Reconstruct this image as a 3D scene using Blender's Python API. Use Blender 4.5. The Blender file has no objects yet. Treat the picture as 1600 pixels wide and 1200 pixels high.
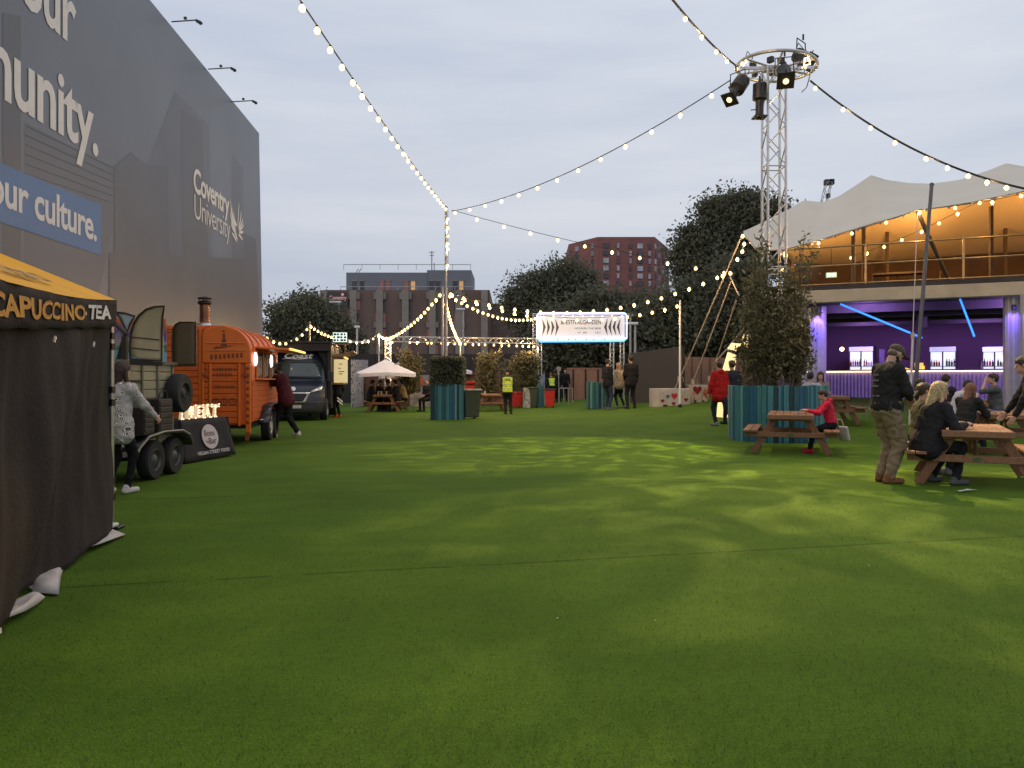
import bpy, bmesh, math, random
import numpy as np
from mathutils import Vector, Matrix, noise as mnoise
random.seed(7); np.random.seed(7)
R = math.radians
sc = bpy.context.scene
COL = sc.collection
# ------------------------------------------------------------------ camera, world, sun, exposure
CAM_Z, FPX, HOR = 1.4, 1210.0, 592.0
cd = bpy.data.cameras.new('camera'); cam = bpy.data.objects.new('camera', cd); COL.objects.link(cam)
cam.location = (0, 0, CAM_Z); cam.rotation_euler = (R(90), 0, 0)
cd.sensor_width = 36; cd.lens = 36 * FPX / 1600; cd.shift_y = -(600 - HOR) / 1600
cd.clip_start = 0.05; cd.clip_end = 2000
sc.camera = cam
w = bpy.data.worlds.new("World"); sc.world = w; w.use_nodes = True
nt = w.node_tree; nt.nodes.clear()
def N(tree, typ, **kw):
    n = tree.nodes.new(typ)
    for k, v in kw.items(): setattr(n, k, v)
    return n
SUN_EL, SUN_ROT = R(9), R(235)
out = N(nt, 'ShaderNodeOutputWorld'); bg = N(nt, 'ShaderNodeBackground'); bg.inputs[1].default_value = 0.133
sky = N(nt, 'ShaderNodeTexSky'); sky.sky_type = 'NISHITA'; sky.sun_disc = False
sky.sun_elevation = SUN_EL; sky.sun_rotation = SUN_ROT; sky.dust_density = 3
tc = N(nt, 'ShaderNodeTexCoord'); mp = N(nt, 'ShaderNodeMapping'); mp.inputs['Scale'].default_value = (1.0, 2.2, 7.0)
mp.inputs['Rotation'].default_value = (0.0, R(14), R(25))
nz = N(nt, 'ShaderNodeTexNoise'); nz.inputs['Scale'].default_value = 1.6; nz.inputs['Detail'].default_value = 7; nz.inputs['Roughness'].default_value = .52
cr = N(nt, 'ShaderNodeValToRGB')
cr.color_ramp.elements[0].position = .32; cr.color_ramp.elements[0].color = (4.55, 5.0, 5.95, 1)
cr.color_ramp.elements[1].position = .70; cr.color_ramp.elements[1].color = (6.2, 6.4, 6.85, 1)
mx = N(nt, 'ShaderNodeMixRGB'); mx.inputs[0].default_value = .9
nt.links.new(tc.outputs['Generated'], mp.inputs[0]); nt.links.new(mp.outputs[0], nz.inputs['Vector'])
nt.links.new(nz.outputs['Fac'], cr.inputs[0]); nt.links.new(sky.outputs[0], mx.inputs[1]); nt.links.new(cr.outputs[0], mx.inputs[2])
# the overcast is greyer and a little darker low down, as the real cloud deck is
sx = N(nt, 'ShaderNodeSeparateXYZ'); nt.links.new(tc.outputs['Generated'], sx.inputs[0])
rr = N(nt, 'ShaderNodeValToRGB'); rr.color_ramp.elements[0].color = (.83, .83, .85, 1); rr.color_ramp.elements[0].position = .06
rr.color_ramp.elements[1].color = (1, 1, 1, 1); rr.color_ramp.elements[1].position = .42
nt.links.new(sx.outputs[2], rr.inputs[0])
ml = N(nt, 'ShaderNodeMixRGB', blend_type='MULTIPLY'); ml.inputs[0].default_value = 1
nt.links.new(mx.outputs[0], ml.inputs[1]); nt.links.new(rr.outputs[0], ml.inputs[2])
nt.links.new(ml.outputs[0], bg.inputs[0]); nt.links.new(bg.outputs[0], out.inputs[0])
sd = bpy.data.lights.new('sun', 'SUN'); sd.energy = .25; sd.angle = R(40); sd.color = (1, .93, .85)
so = bpy.data.objects.new('sun', sd); COL.objects.link(so)
so.rotation_euler = (R(90) - SUN_EL - R(20), 0, math.pi - SUN_ROT)
sc.view_settings.view_transform = 'Standard'; sc.view_settings.look = 'None'
sc.view_settings.exposure = 0; sc.view_settings.gamma = 1; sc.view_settings.use_curve_mapping = False
sc.render.engine = 'CYCLES'; sc.cycles.use_denoising = True; sc.cycles.max_bounces = 6
sc.cycles.sample_clamp_indirect = 4

# ------------------------------------------------------------------ helpers
def P(px, py, Y): return Vector(((px - 800) / FPX * Y, Y, CAM_Z - (py - HOR) / FPX * Y))
def S(t): t = max(0, min(1, t)); return t * t * (3 - 2 * t)
def gh(x, y): return .75 * S((y - 13) / 19) * S((x + 2) / 14)
def G(px, Y): x = (px - 800) / FPX * Y; return Vector((x, Y, gh(x, Y)))

MATS = {}
def mat(name, col=(.5, .5, .5), rough=.6, metal=0, var=.15, vs=6.0, bump=0.0, bs=40, emit=None, es=1.0, spec=.5, coord='Object', trans=0):
    if name in MATS: return MATS[name]
    m = bpy.data.materials.new(name); m.use_nodes = True; MATS[name] = m
    t = m.node_tree; b = t.nodes['Principled BSDF']
    b.inputs['Base Color'].default_value = (*col, 1); b.inputs['Roughness'].default_value = rough
    b.inputs['Metallic'].default_value = metal; b.inputs['Specular IOR Level'].default_value = spec
    if emit:
        b.inputs['Emission Color'].default_value = (*emit, 1); b.inputs['Emission Strength'].default_value = es
    if trans: b.inputs['Transmission Weight'].default_value = trans
    if var or bump:
        c = N(t, 'ShaderNodeTexCoord')
    if var:
        n = N(t, 'ShaderNodeTexNoise'); n.inputs['Scale'].default_value = vs; n.inputs['Detail'].default_value = 5
        r = N(t, 'ShaderNodeValToRGB')
        r.color_ramp.elements[0].position = .3; r.color_ramp.elements[1].position = .72
        r.color_ramp.elements[0].color = (*[x * (1 - var) for x in col], 1)
        r.color_ramp.elements[1].color = (*[min(1, x * (1 + var)) for x in col], 1)
        t.links.new(c.outputs[coord], n.inputs['Vector']); t.links.new(n.outputs['Fac'], r.inputs[0]); t.links.new(r.outputs[0], b.inputs['Base Color'])
    if bump:
        n2 = N(t, 'ShaderNodeTexNoise'); n2.inputs['Scale'].default_value = bs; n2.inputs['Detail'].default_value = 4
        bp = N(t, 'ShaderNodeBump'); bp.inputs['Strength'].default_value = bump; bp.inputs['Distance'].default_value = .02
        t.links.new(c.outputs[coord], n2.inputs['Vector']); t.links.new(n2.outputs['Fac'], bp.inputs['Height']); t.links.new(bp.outputs[0], b.inputs['Normal'])
    return m
def leafy(m, f=.45):
    t = m.node_tree; b = t.nodes['Principled BSDF']; o = t.nodes['Material Output']; tr = N(t, 'ShaderNodeBsdfTranslucent'); mxs = N(t, 'ShaderNodeMixShader'); mxs.inputs[0].default_value = f
    src = b.inputs['Base Color'].links[0].from_socket; t.links.new(src, tr.inputs[0]); t.links.new(b.outputs[0], mxs.inputs[1]); t.links.new(tr.outputs[0], mxs.inputs[2]); t.links.new(mxs.outputs[0], o.inputs['Surface']); return m
def wood(name, col, dark=.55, scale=3.0, axis='Y', rough=.55):
    if name in MATS: return MATS[name]
    m = mat(name, col, rough, var=0); t = m.node_tree; b = t.nodes['Principled BSDF']
    c = N(t, 'ShaderNodeTexCoord'); mp = N(t, 'ShaderNodeMapping')
    s = {'X': (1.0, 14, 14), 'Y': (14, 1.0, 14), 'Z': (14, 14, 1.0)}[axis]; mp.inputs['Scale'].default_value = s
    n = N(t, 'ShaderNodeTexNoise'); n.inputs['Scale'].default_value = scale; n.inputs['Detail'].default_value = 8; n.inputs['Distortion'].default_value = .6
    r = N(t, 'ShaderNodeValToRGB'); r.color_ramp.elements[0].position = .3; r.color_ramp.elements[1].position = .7
    r.color_ramp.elements[0].color = (*[x * dark for x in col], 1); r.color_ramp.elements[1].color = (*[min(1, x * 1.15) for x in col], 1)
    t.links.new(c.outputs['Object'], mp.inputs[0]); t.links.new(mp.outputs[0], n.inputs['Vector']); t.links.new(n.outputs['Fac'], r.inputs[0]); t.links.new(r.outputs[0], b.inputs['Base Color'])
    bp = N(t, 'ShaderNodeBump'); bp.inputs['Strength'].default_value = .25; bp.inputs['Distance'].default_value = .01
    t.links.new(n.outputs['Fac'], bp.inputs['Height']); t.links.new(bp.outputs[0], b.inputs['Normal'])
    return m

def tag(o, label=None, cat=None, group=None, kind=None):
    if label: o['label'] = label
    if cat: o['category'] = cat
    if group: o['group'] = group
    if kind: o['kind'] = kind
    return o
def thing(name, label, cat, loc=(0, 0, 0), rotz=0, group=None):
    o = bpy.data.objects.new(name, None); COL.objects.link(o); o.empty_display_size = .1
    o.location = loc; o.rotation_euler = (0, 0, rotz); return tag(o, label, cat, group)

class MB:
    def __init__(s): s.v = []; s.f = []; s.m = []
    def add(s, vs, fs, mt=0):
        k = len(s.v); s.v += [tuple(p) for p in vs]
        for q in fs: s.f.append(tuple(i + k for i in q)); s.m.append(mt)
        return s
    def box(s, c, d, mt=0, rot=None):
        hx, hy, hz = d[0] / 2, d[1] / 2, d[2] / 2; c = Vector(c); vs = []
        for z in (-hz, hz):
            for y in (-hy, hy):
                for x in (-hx, hx):
                    p = Vector((x, y, z)); p = rot @ p if rot is not None else p; vs.append(c + p)
        return s.add(vs, [(0, 2, 3, 1), (4, 5, 7, 6), (0, 1, 5, 4), (2, 6, 7, 3), (0, 4, 6, 2), (1, 3, 7, 5)], mt)
    def bx(s, x0, x1, y0, y1, z0, z1, mt=0): return s.box(((x0 + x1) / 2, (y0 + y1) / 2, (z0 + z1) / 2), (x1 - x0, y1 - y0, z1 - z0), mt)
    def beam(s, a, b, w, h, mt=0, up=(0, 0, 1)):
        a, b = Vector(a), Vector(b); d = (b - a); L = d.length; d.normalize(); up = Vector(up)
        if abs(d.dot(up)) > .98: up = Vector((0, 1, 0))
        r = d.cross(up).normalized(); u = r.cross(d)
        M = Matrix((r, d, u)).transposed()
        return s.box((a + b) / 2, (w, L, h), mt, M)
    def tube(s, pts, r, n=8, mt=0, r2=None, cap=True):
        pts = [Vector(p) for p in pts]; vs = []; m = len(pts); prev = None
        for i, p in enumerate(pts):
            d = (pts[min(i + 1, m - 1)] - pts[max(i - 1, 0)]).normalized()
            if prev is None:
                up = Vector((0, 0, 1)) if abs(d.z) < .95 else Vector((1, 0, 0)); a = d.cross(up).normalized()
            else:
                a = (prev - d * prev.dot(d)).normalized()
            prev = a; b = d.cross(a)
            rr = r if r2 is None else r + (r2 - r) * i / (m - 1)
            for k in range(n):
                t = 2 * math.pi * k / n; vs.append(p + a * math.cos(t) * rr + b * math.sin(t) * rr)
        fs = [(i * n + k, i * n + (k + 1) % n, (i + 1) * n + (k + 1) % n, (i + 1) * n + k) for i in range(m - 1) for k in range(n)]
        if cap: fs += [tuple(range(n))[::-1], tuple((m - 1) * n + k for k in range(n))]
        return s.add(vs, fs, mt)
    def lathe(s, prof, c=(0, 0, 0), n=20, mt=0, M=None):
        vs = []; c = Vector(c)
        for r, z in prof:
            for k in range(n):
                t = 2 * math.pi * k / n; p = Vector((r * math.cos(t), r * math.sin(t), z)); vs.append(c + (M @ p if M is not None else p))
        m = len(prof)
        fs = [(i * n + k, i * n + (k + 1) % n, (i + 1) * n + (k + 1) % n, (i + 1) * n + k) for i in range(m - 1) for k in range(n)]
        fs += [tuple(range(n))[::-1], tuple((m - 1) * n + k for k in range(n))]
        return s.add(vs, fs, mt)
    def ell(s, c, r, n=12, mt=0, M=None):
        if not hasattr(r, '__len__'): r = (r, r, r)
        k = max(4, n // 2); vs = []; c = Vector(c)
        for i in range(1, k):
            ph = math.pi * i / k - math.pi / 2
            for j in range(n):
                t = 2 * math.pi * j / n; p = Vector((r[0] * math.cos(ph) * math.cos(t), r[1] * math.cos(ph) * math.sin(t), r[2] * math.sin(ph)))
                vs.append(c + (M @ p if M is not None else p))
        p0 = Vector((0, 0, -r[2])); p1 = Vector((0, 0, r[2]))
        vs += [c + (M @ p0 if M is not None else p0), c + (M @ p1 if M is not None else p1)]
        a, b = len(vs) - 2, len(vs) - 1
        fs = [(i * n + j, i * n + (j + 1) % n, (i + 1) * n + (j + 1) % n, (i + 1) * n + j) for i in range(k - 2) for j in range(n)]
        fs += [(a, (j + 1) % n, j) for j in range(n)] + [(b, (k - 2) * n + j, (k - 2) * n + (j + 1) % n) for j in range(n)]
        return s.add(vs, fs, mt)
    def prism(s, poly, o, u, v, depth, mt=0):
        o, u, v = Vector(o), Vector(u), Vector(v); n = u.cross(v).normalized(); k = len(poly)
        a = [o + u * p[0] + v * p[1] for p in poly]; b = [p + n * depth for p in a]
        fs = [tuple(range(k))[::-1], tuple(range(k, 2 * k))] + [(i, (i + 1) % k, k + (i + 1) % k, k + i) for i in range(k)]
        return s.add(a + b, fs, mt)
    def build(s, name, mats, parent=None, smooth=False, bevel=0, origin=None, recalc=True, seg=1):
        me = bpy.data.meshes.new(name)
        vs = s.v if origin is None else [(p[0] - origin[0], p[1] - origin[1], p[2] - origin[2]) for p in s.v]
        me.from_pydata(vs, [], s.f)
        mats = mats if isinstance(mats, (list, tuple)) else [mats]
        for m in mats: me.materials.append(m)
        me.polygons.foreach_set('material_index', s.m)
        if recalc:
            bm = bmesh.new(); bm.from_mesh(me); bmesh.ops.recalc_face_normals(bm, faces=bm.faces); bm.to_mesh(me); bm.free()
        if smooth:
            me.polygons.foreach_set('use_smooth', [True] * len(me.polygons))
            if smooth != 'all':
                try: me.set_sharp_from_angle(angle=R(40))
                except Exception: pass
        o = bpy.data.objects.new(name, me); COL.objects.link(o)
        if parent: o.parent = parent
        if bevel:
            bv = o.modifiers.new('bevel', 'BEVEL'); bv.width = bevel; bv.segments = seg; bv.limit_method = 'ANGLE'; bv.angle_limit = R(50)
        return o

def text2d(s, off=0.0, spacing=1.0, shear=0.0):
    cu = bpy.data.curves.new('t', 'FONT'); cu.body = s; cu.offset = off; cu.space_character = spacing; cu.shear = shear; cu.resolution_u = 3
    o = bpy.data.objects.new('t', cu); COL.objects.link(o)
    dg = bpy.context.evaluated_depsgraph_get(); ev = o.evaluated_get(dg); me = ev.to_mesh()
    vs = [(v.co.x, v.co.y) for v in me.vertices]; fs = [tuple(p.vertices) for p in me.polygons]
    ev.to_mesh_clear(); bpy.data.objects.remove(o); bpy.data.curves.remove(cu)
    return vs, fs
def put_text(mb, s, o, u, v, width, height, mt=0, off=0.0, spacing=1.0, shear=0.0, warp=None, depth=.004, ref=None):
    """lettering on the plane (o,u,v), fitted into width x height; ref: letters whose height is 'height'"""
    vs, fs = text2d(s, off, spacing, shear); o, u, v = Vector(o), Vector(u).normalized(), Vector(v).normalized(); n = u.cross(v).normalized()
    xs = [p[0] for p in vs]; ys = [p[1] for p in vs]; x0, x1 = min(xs), max(xs); y0, y1 = min(ys), max(ys)
    if ref:
        rv, _ = text2d(ref, off); y0 = min(p[1] for p in rv); y1 = max(p[1] for p in rv)
    pts = []
    for p in vs:
        a, b = (p[0] - x0) / (x1 - x0) * width, (p[1] - y0) / (y1 - y0) * height
        q = warp(a, b) if warp else o + u * a + v * b
        pts.append(q + n * depth)
    mb.add(pts, fs, mt)

def np_mesh(name, V, F, mats, midx=None, parent=None, smooth=False):
    """V (n,3), F (m,4) or (m,3)"""
    me = bpy.data.meshes.new(name); k = F.shape[1]
    me.vertices.add(len(V)); me.vertices.foreach_set('co', np.asarray(V, np.float32).ravel())
    me.loops.add(F.size); me.loops.foreach_set('vertex_index', F.astype(np.int32).ravel())
    me.polygons.add(len(F)); me.polygons.foreach_set('loop_start', np.arange(0, F.size, k, dtype=np.int32))
    try: me.polygons.foreach_set('loop_total', np.full(len(F), k, np.int32))
    except Exception: pass
    for m in mats: me.materials.append(m)
    if midx is not None: me.polygons.foreach_set('material_index', np.asarray(midx, np.int32))
    if smooth: me.polygons.foreach_set('use_smooth', [True] * len(F))
    me.update(calc_edges=True); me.validate()
    o = bpy.data.objects.new(name, me); COL.objects.link(o)
    if parent: o.parent = parent
    return o
def leaves(C, l, w, seed=0, droop=0.0):
    """one diamond leaf per centre; returns V,F"""
    rg = np.random.RandomState(seed); n = len(C)
    a = rg.normal(size=(n, 3)); a[:, 2] -= droop; a /= np.linalg.norm(a, axis=1)[:, None]
    b = rg.normal(size=(n, 3)); b -= a * (a * b).sum(1)[:, None]; b /= np.linalg.norm(b, axis=1)[:, None]
    s = (.6 + .8 * rg.rand(n))[:, None]
    V = np.stack([C - a * l * s, C + b * w * s, C + a * l * s, C - b * w * s], 1).reshape(-1, 3)
    return V, np.arange(4 * n).reshape(n, 4)
# ------------------------------------------------------------------ people: smooth implicit bodies polygonised with surface nets
def _cap(p, a, b, ra, rb):
    pa = p - a; ba = b - a; L = max(float(ba @ ba), 1e-9); h = np.clip((pa @ ba) / L, 0, 1)
    return np.linalg.norm(pa - h[..., None] * ba, axis=-1) - (ra + (rb - ra) * h)
def _ell(p, c, r, M):
    q = (p - c) @ M; k0 = np.linalg.norm(q / r, axis=-1); k1 = np.linalg.norm(q / (r * r), axis=-1)
    return k0 * (k0 - 1) / np.maximum(k1, 1e-6)
I3 = np.eye(3)
def cap(a, b, ra, rb=None, k=None): return ('c', np.array(a, float), np.array(b, float), ra, ra if rb is None else rb, k)
def ell(c, r, M=I3, k=None): return ('e', np.array(c, float), np.array(r, float), M, None, k)
def netmesh(prims, h, k=.03, wrinkle=0.0, wf=30.0, cut=None, seed=0):
    lo = np.full(3, 9e9); hi = -lo; bbs = []
    for q in prims:
        if q[0] == 'c':
            r = max(q[3], q[4]); a = np.minimum(q[1], q[2]) - r; b = np.maximum(q[1], q[2]) + r
        else:
            r = q[2].max(); a = q[1] - r; b = q[1] + r
        bbs.append((a, b)); lo = np.minimum(lo, a); hi = np.maximum(hi, b)
    lo -= 3 * h; hi += 3 * h; dim = np.ceil((hi - lo) / h).astype(int) + 1
    D = np.full(dim, .2)
    ax = [lo[i] + h * np.arange(dim[i]) for i in range(3)]
    for q, (a, b) in zip(prims, bbs):
        kk = q[5] if q[5] is not None else k; mg = kk + 2.5 * h
        i0 = np.maximum(((a - mg - lo) / h).astype(int), 0); i1 = np.minimum(((b + mg - lo) / h).astype(int) + 2, dim)
        sl = tuple(slice(i0[i], i1[i]) for i in range(3))
        X, Y, Z = np.meshgrid(ax[0][sl[0]], ax[1][sl[1]], ax[2][sl[2]], indexing='ij'); p = np.stack([X, Y, Z], -1)
        d = _cap(p, *q[1:5]) if q[0] == 'c' else _ell(p, q[1], q[2], q[3])
        o = D[sl]; hh = np.clip(.5 + .5 * (o - d) / kk, 0, 1); D[sl] = o + (d - o) * hh - kk * hh * (1 - hh)
    if wrinkle or cut:
        X, Y, Z = np.meshgrid(*ax, indexing='ij')
        if wrinkle:
            D = D + wrinkle * (np.sin(X * wf + 3 * np.sin(Z * wf * .6 + seed) + Y * wf * .5) * np.sin(Z * wf * .8 + 2 * np.sin(X * wf * .7 + seed) - Y * wf * .4))
        if cut:
            for c0, n in cut: D = np.maximum(D, (X - c0[0]) * n[0] + (Y - c0[1]) * n[1] + (Z - c0[2]) * n[2])
    s = D < 0; nx, ny, nz = dim
    c8 = [s[i:nx - 1 + i, j:ny - 1 + j, l:nz - 1 + l] for i in (0, 1) for j in (0, 1) for l in (0, 1)]
    tot = sum(c.astype(np.int8) for c in c8); act = (tot > 0) & (tot < 8); idx = np.full(act.shape, -1); ids = np.argwhere(act); idx[act] = np.arange(len(ids))
    acc = np.zeros((len(ids), 3)); cnt = np.zeros(len(ids)); I, J, K = ids.T
    cs = [(i, j, l) for i in (0, 1) for j in (0, 1) for l in (0, 1)]
    for A in cs:
        for a in range(3):
            if A[a] == 0:
                B = list(A); B[a] = 1
                da = D[I + A[0], J + A[1], K + A[2]]; db = D[I + B[0], J + B[1], K + B[2]]; mth = (da < 0) != (db < 0)
                t = np.where(mth, da / np.where(mth, da - db, 1), 0); pt = np.tile(np.array(A, float), (len(ids), 1)); pt[:, a] += t
                acc[mth] += pt[mth]; cnt[mth] += 1
    V = lo + h * (ids + acc / cnt[:, None]); F = []
    for a in range(3):
        b, c = (a + 1) % 3, (a + 2) % 3
        s0 = [slice(None)] * 3; s1 = [slice(None)] * 3; s0[a] = slice(0, dim[a] - 1); s1[a] = slice(1, dim[a])
        S0, S1 = s[tuple(s0)], s[tuple(s1)]; e = np.argwhere(S0 != S1); e = e[(e[:, b] > 0) & (e[:, c] > 0) & (e[:, b] < dim[b] - 1) & (e[:, c] < dim[c] - 1)]
        def at(db, dc):
            q = e.copy(); q[:, b] -= db; q[:, c] -= dc; return idx[q[:, 0], q[:, 1], q[:, 2]]
        f = np.stack([at(1, 1), at(0, 1), at(0, 0), at(1, 0)], 1); ins = S0[e[:, 0], e[:, 1], e[:, 2]]
        f[~ins] = f[~ins][:, ::-1]; F.append(f)
    F = np.concatenate(F); F = F[(F >= 0).all(1)]
    return V, F
def rotm(yaw=0, pitch=0, roll=0):
    return np.array(Matrix.Rotation(yaw, 3, 'Z') @ Matrix.Rotation(-pitch, 3, 'X') @ Matrix.Rotation(roll, 3, 'Y'))
def ik(a, t, l1, l2, pole):
    a, t, pole = map(lambda q: np.array(q, float), (a, t, pole)); d = t - a; L = np.linalg.norm(d); mxl = (l1 + l2) * .995
    if L > mxl: t = a + d / L * mxl; d = t - a; L = mxl
    u = d / L; x = (l1 * l1 - l2 * l2 + L * L) / (2 * L); y = math.sqrt(max(l1 * l1 - x * x, 0)); p = pole - u * (pole @ u); p /= np.linalg.norm(p)
    return a + u * x + p * y, t
def hand(W, d, nrm, s, curl, side, spread=1.0):
    d = d / np.linalg.norm(d); nrm = nrm - d * (nrm @ d); nrm /= np.linalg.norm(nrm); r = np.cross(d, nrm) * side
    M = np.stack([r, d, nrm], 1); pr = [ell(W + d * .045 * s, np.array([.038, .05, .017]) * s, M), cap(W - d * .02 * s, W + d * .02 * s, .024 * s)]
    for i, L in enumerate((.066, .076, .071, .055)):
        o = W + d * .085 * s + r * (.027 - .018 * i) * s * spread; c = curl * (1 + .12 * i)
        p1 = o + (d * math.cos(c * .6) + nrm * math.sin(c * .6)) * L * .45 * s; p2 = p1 + (d * math.cos(c * 1.35) + nrm * math.sin(c * 1.35)) * L * .35 * s
        p3 = p2 + (d * math.cos(c * 1.9) + nrm * math.sin(c * 1.9)) * L * .28 * s
        pr += [cap(o, p1, .0095 * s, .0088 * s, .004), cap(p1, p2, .0088 * s, .008 * s, .004), cap(p2, p3, .008 * s, .0068 * s, .004)]
    o = W + d * .03 * s + r * .032 * s; p1 = o + (d * .6 + r * .7 + nrm * .3) * .04 * s; p2 = p1 + (d * .85 + r * .15 + nrm * .45) * .035 * s
    pr += [cap(o, p1, .0125 * s, .0105 * s, .008), cap(p1, p2, .0105 * s, .008 * s, .004)]
    return pr
SKIN = {'fair': (.50, .29, .21), 'tan': (.38, .2, .13), 'brown': (.13, .065, .04)}
def person(label, x, y, face, H=1.75, z=None, group=None, sit=False, seat=.46, lean=0, side=0, twist=0, yaw=0, pitch=0, wl=None, wr=None, al=None, ar=None, hipfwd=0,
           top=(.01, .01, .012), sleeve=1.0, hem=.0, bulk=1.0, legs=(.01, .01, .012), baggy=1.0, shoes=(.02, .02, .02), hair='short', hcol=(.02, .014, .01), skin='fair',
           res=.014, beard=None, topmat=None, topfn=None, extras=None, legmat=None, kl=(0, 1, .25), kr=(0, 1, .25), el=(-.5, -1, -.4), er=(.5, -1, -.4), boots=False, hood=False, curl=.6, facedet=False, hipshift=0):
    s = H / 1.75; z = gh(x, y) if z is None else z
    root = thing('person', label, 'person', (x, y, z), R(face), group)
    sk = mat('skin_' + skin, SKIN[skin], .5, var=.1, vs=20); a = lambda *t: np.array(t, float)
    Pv = a(0, -.02 + hipfwd, (seat + .1)) if sit else a(hipshift, hipfwd, .93 * s)
    T = rotm(R(twist), R(lean), R(side)); r, f, u = T[:, 0], T[:, 1], T[:, 2]
    T0 = rotm(0, R(lean) * .3); Nk = Pv + u * .53 * s; HM = rotm(R(yaw + twist), R(pitch)); hf, hu, hr = HM[:, 1], HM[:, 2], HM[:, 0]
    hb = Nk + (u * .5 + hu * .5) * .07 * s + hf * .01; Hd = hb + hu * .105 * s + hf * .02 * s
    J = {}
    for sd, q in (('l', -1), ('r', 1)):
        sh = Nk - u * .055 * s + r * q * .172 * s * (.9 + .1 * bulk); t = wl if sd == 'l' else wr
        t = sh + a(q * .07, .05, -.5) * s if t is None else np.array(t, float); e, wst = ik(sh, t, .29 * s, .255 * s, el if sd == 'l' else er)
        hp = Pv + a(q * .09 * s, 0, -.02 * s); t = al if sd == 'l' else ar
        if t is None: t = a(q * .11, .40, .085) if sit else a(q * .1, 0, .085 * s)
        kn, an = ik(hp, np.array(t, float), .44 * s, .43 * s, kl if sd == 'l' else kr); J[sd] = (sh, e, wst, hp, kn, an)
    # skin: one continuous body
    B = [ell(Hd + hu * .03 * s - hf * .008 * s, a(.075, .093, .088) * s, HM), ell(Hd - hu * .05 * s + hf * .02 * s, a(.056, .066, .062) * s, HM), cap(Nk - u * .05 * s, hb + hu * .03 * s, .058 * s, .05 * s),
         cap(Hd + hf * .083 * s + hu * .012 * s, Hd + hf * .102 * s - hu * .022 * s, .009 * s, .013 * s, .012), ell(Hd + hf * .08 * s - hu * .055 * s, a(.024, .014, .012) * s, HM, .012), ell(Hd + hf * .078 * s - hu * .09 * s, a(.02, .016, .018) * s, HM, .02)]
    for q in (-1, 1): B.append(ell(Hd + hr * q * .077 * s - hf * .005 * s, a(.012, .02, .032) * s, HM, .01))
    B += [ell(Pv + u * .02 * s, a(.14, .1, .11) * s, T), ell(Pv + u * .2 * s, a(.125, .09, .15) * s, T), ell(Pv + u * .37 * s, a(.145, .1, .14) * s, T)]
    for sd in 'lr':
        sh, e, wst, hp, kn, an = J[sd]
        B += [cap(Nk - u * .06 * s, sh, .05 * s), cap(sh, e, .048 * s, .04 * s), cap(e, wst, .041 * s, .026 * s), cap(hp, kn, .075 * s, .05 * s), cap(kn, an, .05 * s, .034 * s)]
    V, F = netmesh(B, res * .85, .03); Vs, Fs, M = [V], [F], [np.zeros(len(F))]
    for sd, q in (('l', -1), ('r', 1)):
        sh, e, wst = J[sd][:3]; d = wst - e; d = d / np.linalg.norm(d)
        nr = a(-q, 0, 0) if abs(d[0]) < .75 else a(0, 0, -1)
        if abs(d[2]) < .6 and abs(d[0]) < .75: nr = a(-q * .3, 0, -1)
        v2, f2 = netmesh(hand(wst + d * .012, d, nr, s, curl, q * (1 if nr[2] == 0 else 1)), max(.0042, res * .33), .012)
        Fs.append(f2 + sum(len(t) for t in Vs)); Vs.append(v2); M.append(np.zeros(len(f2)))
    if facedet or res < .02:
        eb = MB()
        Hm = Matrix([[float(t) for t in row] for row in HM])
        for q in (-1, 1):
            c = Hd + hf * .079 * s + hu * .018 * s + hr * q * .031 * s; eb.ell(c, (.015 * s, .008 * s, .009 * s), 8, 1, Hm)
            c = Hd + hf * .086 * s + hu * .018 * s + hr * q * .031 * s; eb.ell(c, (.006 * s, .004 * s, .006 * s), 8, 2, Hm)
            c = Hd + hf * .082 * s + hu * .042 * s + hr * q * .032 * s; eb.ell(c, (.022 * s, .008 * s, .005 * s), 8, 2, Hm)
        eb.ell(Hd + hf * .089 * s - hu * .056 * s, (.022 * s, .008 * s, .007 * s), 8, 3, Hm)
        k = sum(len(t) for t in Vs); q4 = []; mm = []
        for ff, mi in zip(eb.f, eb.m): q4.append(tuple(i + k for i in (ff if len(ff) == 4 else ff + (ff[-1],)))); mm.append(mi)
        tri = [(q, m_) for q, m_ in zip(q4, mm) if len(set(q)) == 4]
        Vs.append(np.array(eb.v)); Fs.append(np.array([q for q, _ in tri])); M.append(np.array([m_ for _, m_ in tri]))
    np_mesh('body', np.concatenate(Vs), np.concatenate(Fs), [sk, mat('eye_white', (.6, .58, .55), .3, var=0), mat('eye_dark', (.015, .01, .008), .3, var=0), mat('lip_' + skin, tuple(t * .62 for t in SKIN[skin]), .4, var=0)], np.concatenate(M), root, True)
    cm = lambda nm, c: mat('cloth_%s_%d_%d_%d' % (nm, *[int(t * 999) for t in c]), c, .85, var=.22, vs=14, bump=.25, bs=90, spec=.2)
    # top
    b = bulk; Tt = [ell(Pv + u * .03 * s, a(.168, .125, .12) * s * b, T), ell(Pv + u * .19 * s, a(.158, .122, .17) * s * b, T), ell(Pv + u * .37 * s, a(.178, .128, .165) * s * (.5 + .5 * b), T), cap(Nk - u * .05 * s, Nk - u * .015 * s, .075 * s, .064 * s)]
    for sd in 'lr':
        sh, e, wst, hp = J[sd][:4]; d2 = wst - e; Tt += [cap(Nk - u * .055 * s, sh, .07 * s, .068 * s), cap(sh, e if sleeve >= .6 else sh + (e - sh) * .75, .071 * s * (.6 + .4 * b), .056 * s * (.6 + .4 * b))]
        if sleeve >= .9: Tt.append(cap(e, e + d2 * (sleeve - .06), .055 * s * (.6 + .4 * b), .041 * s))
        if hem: Tt.append(cap(Pv + a(0, 0, 0) + (hp - Pv) * .6, Pv + (hp - Pv) * .75 - u * hem * s, .115 * s * b, .12 * s * b))
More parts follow.
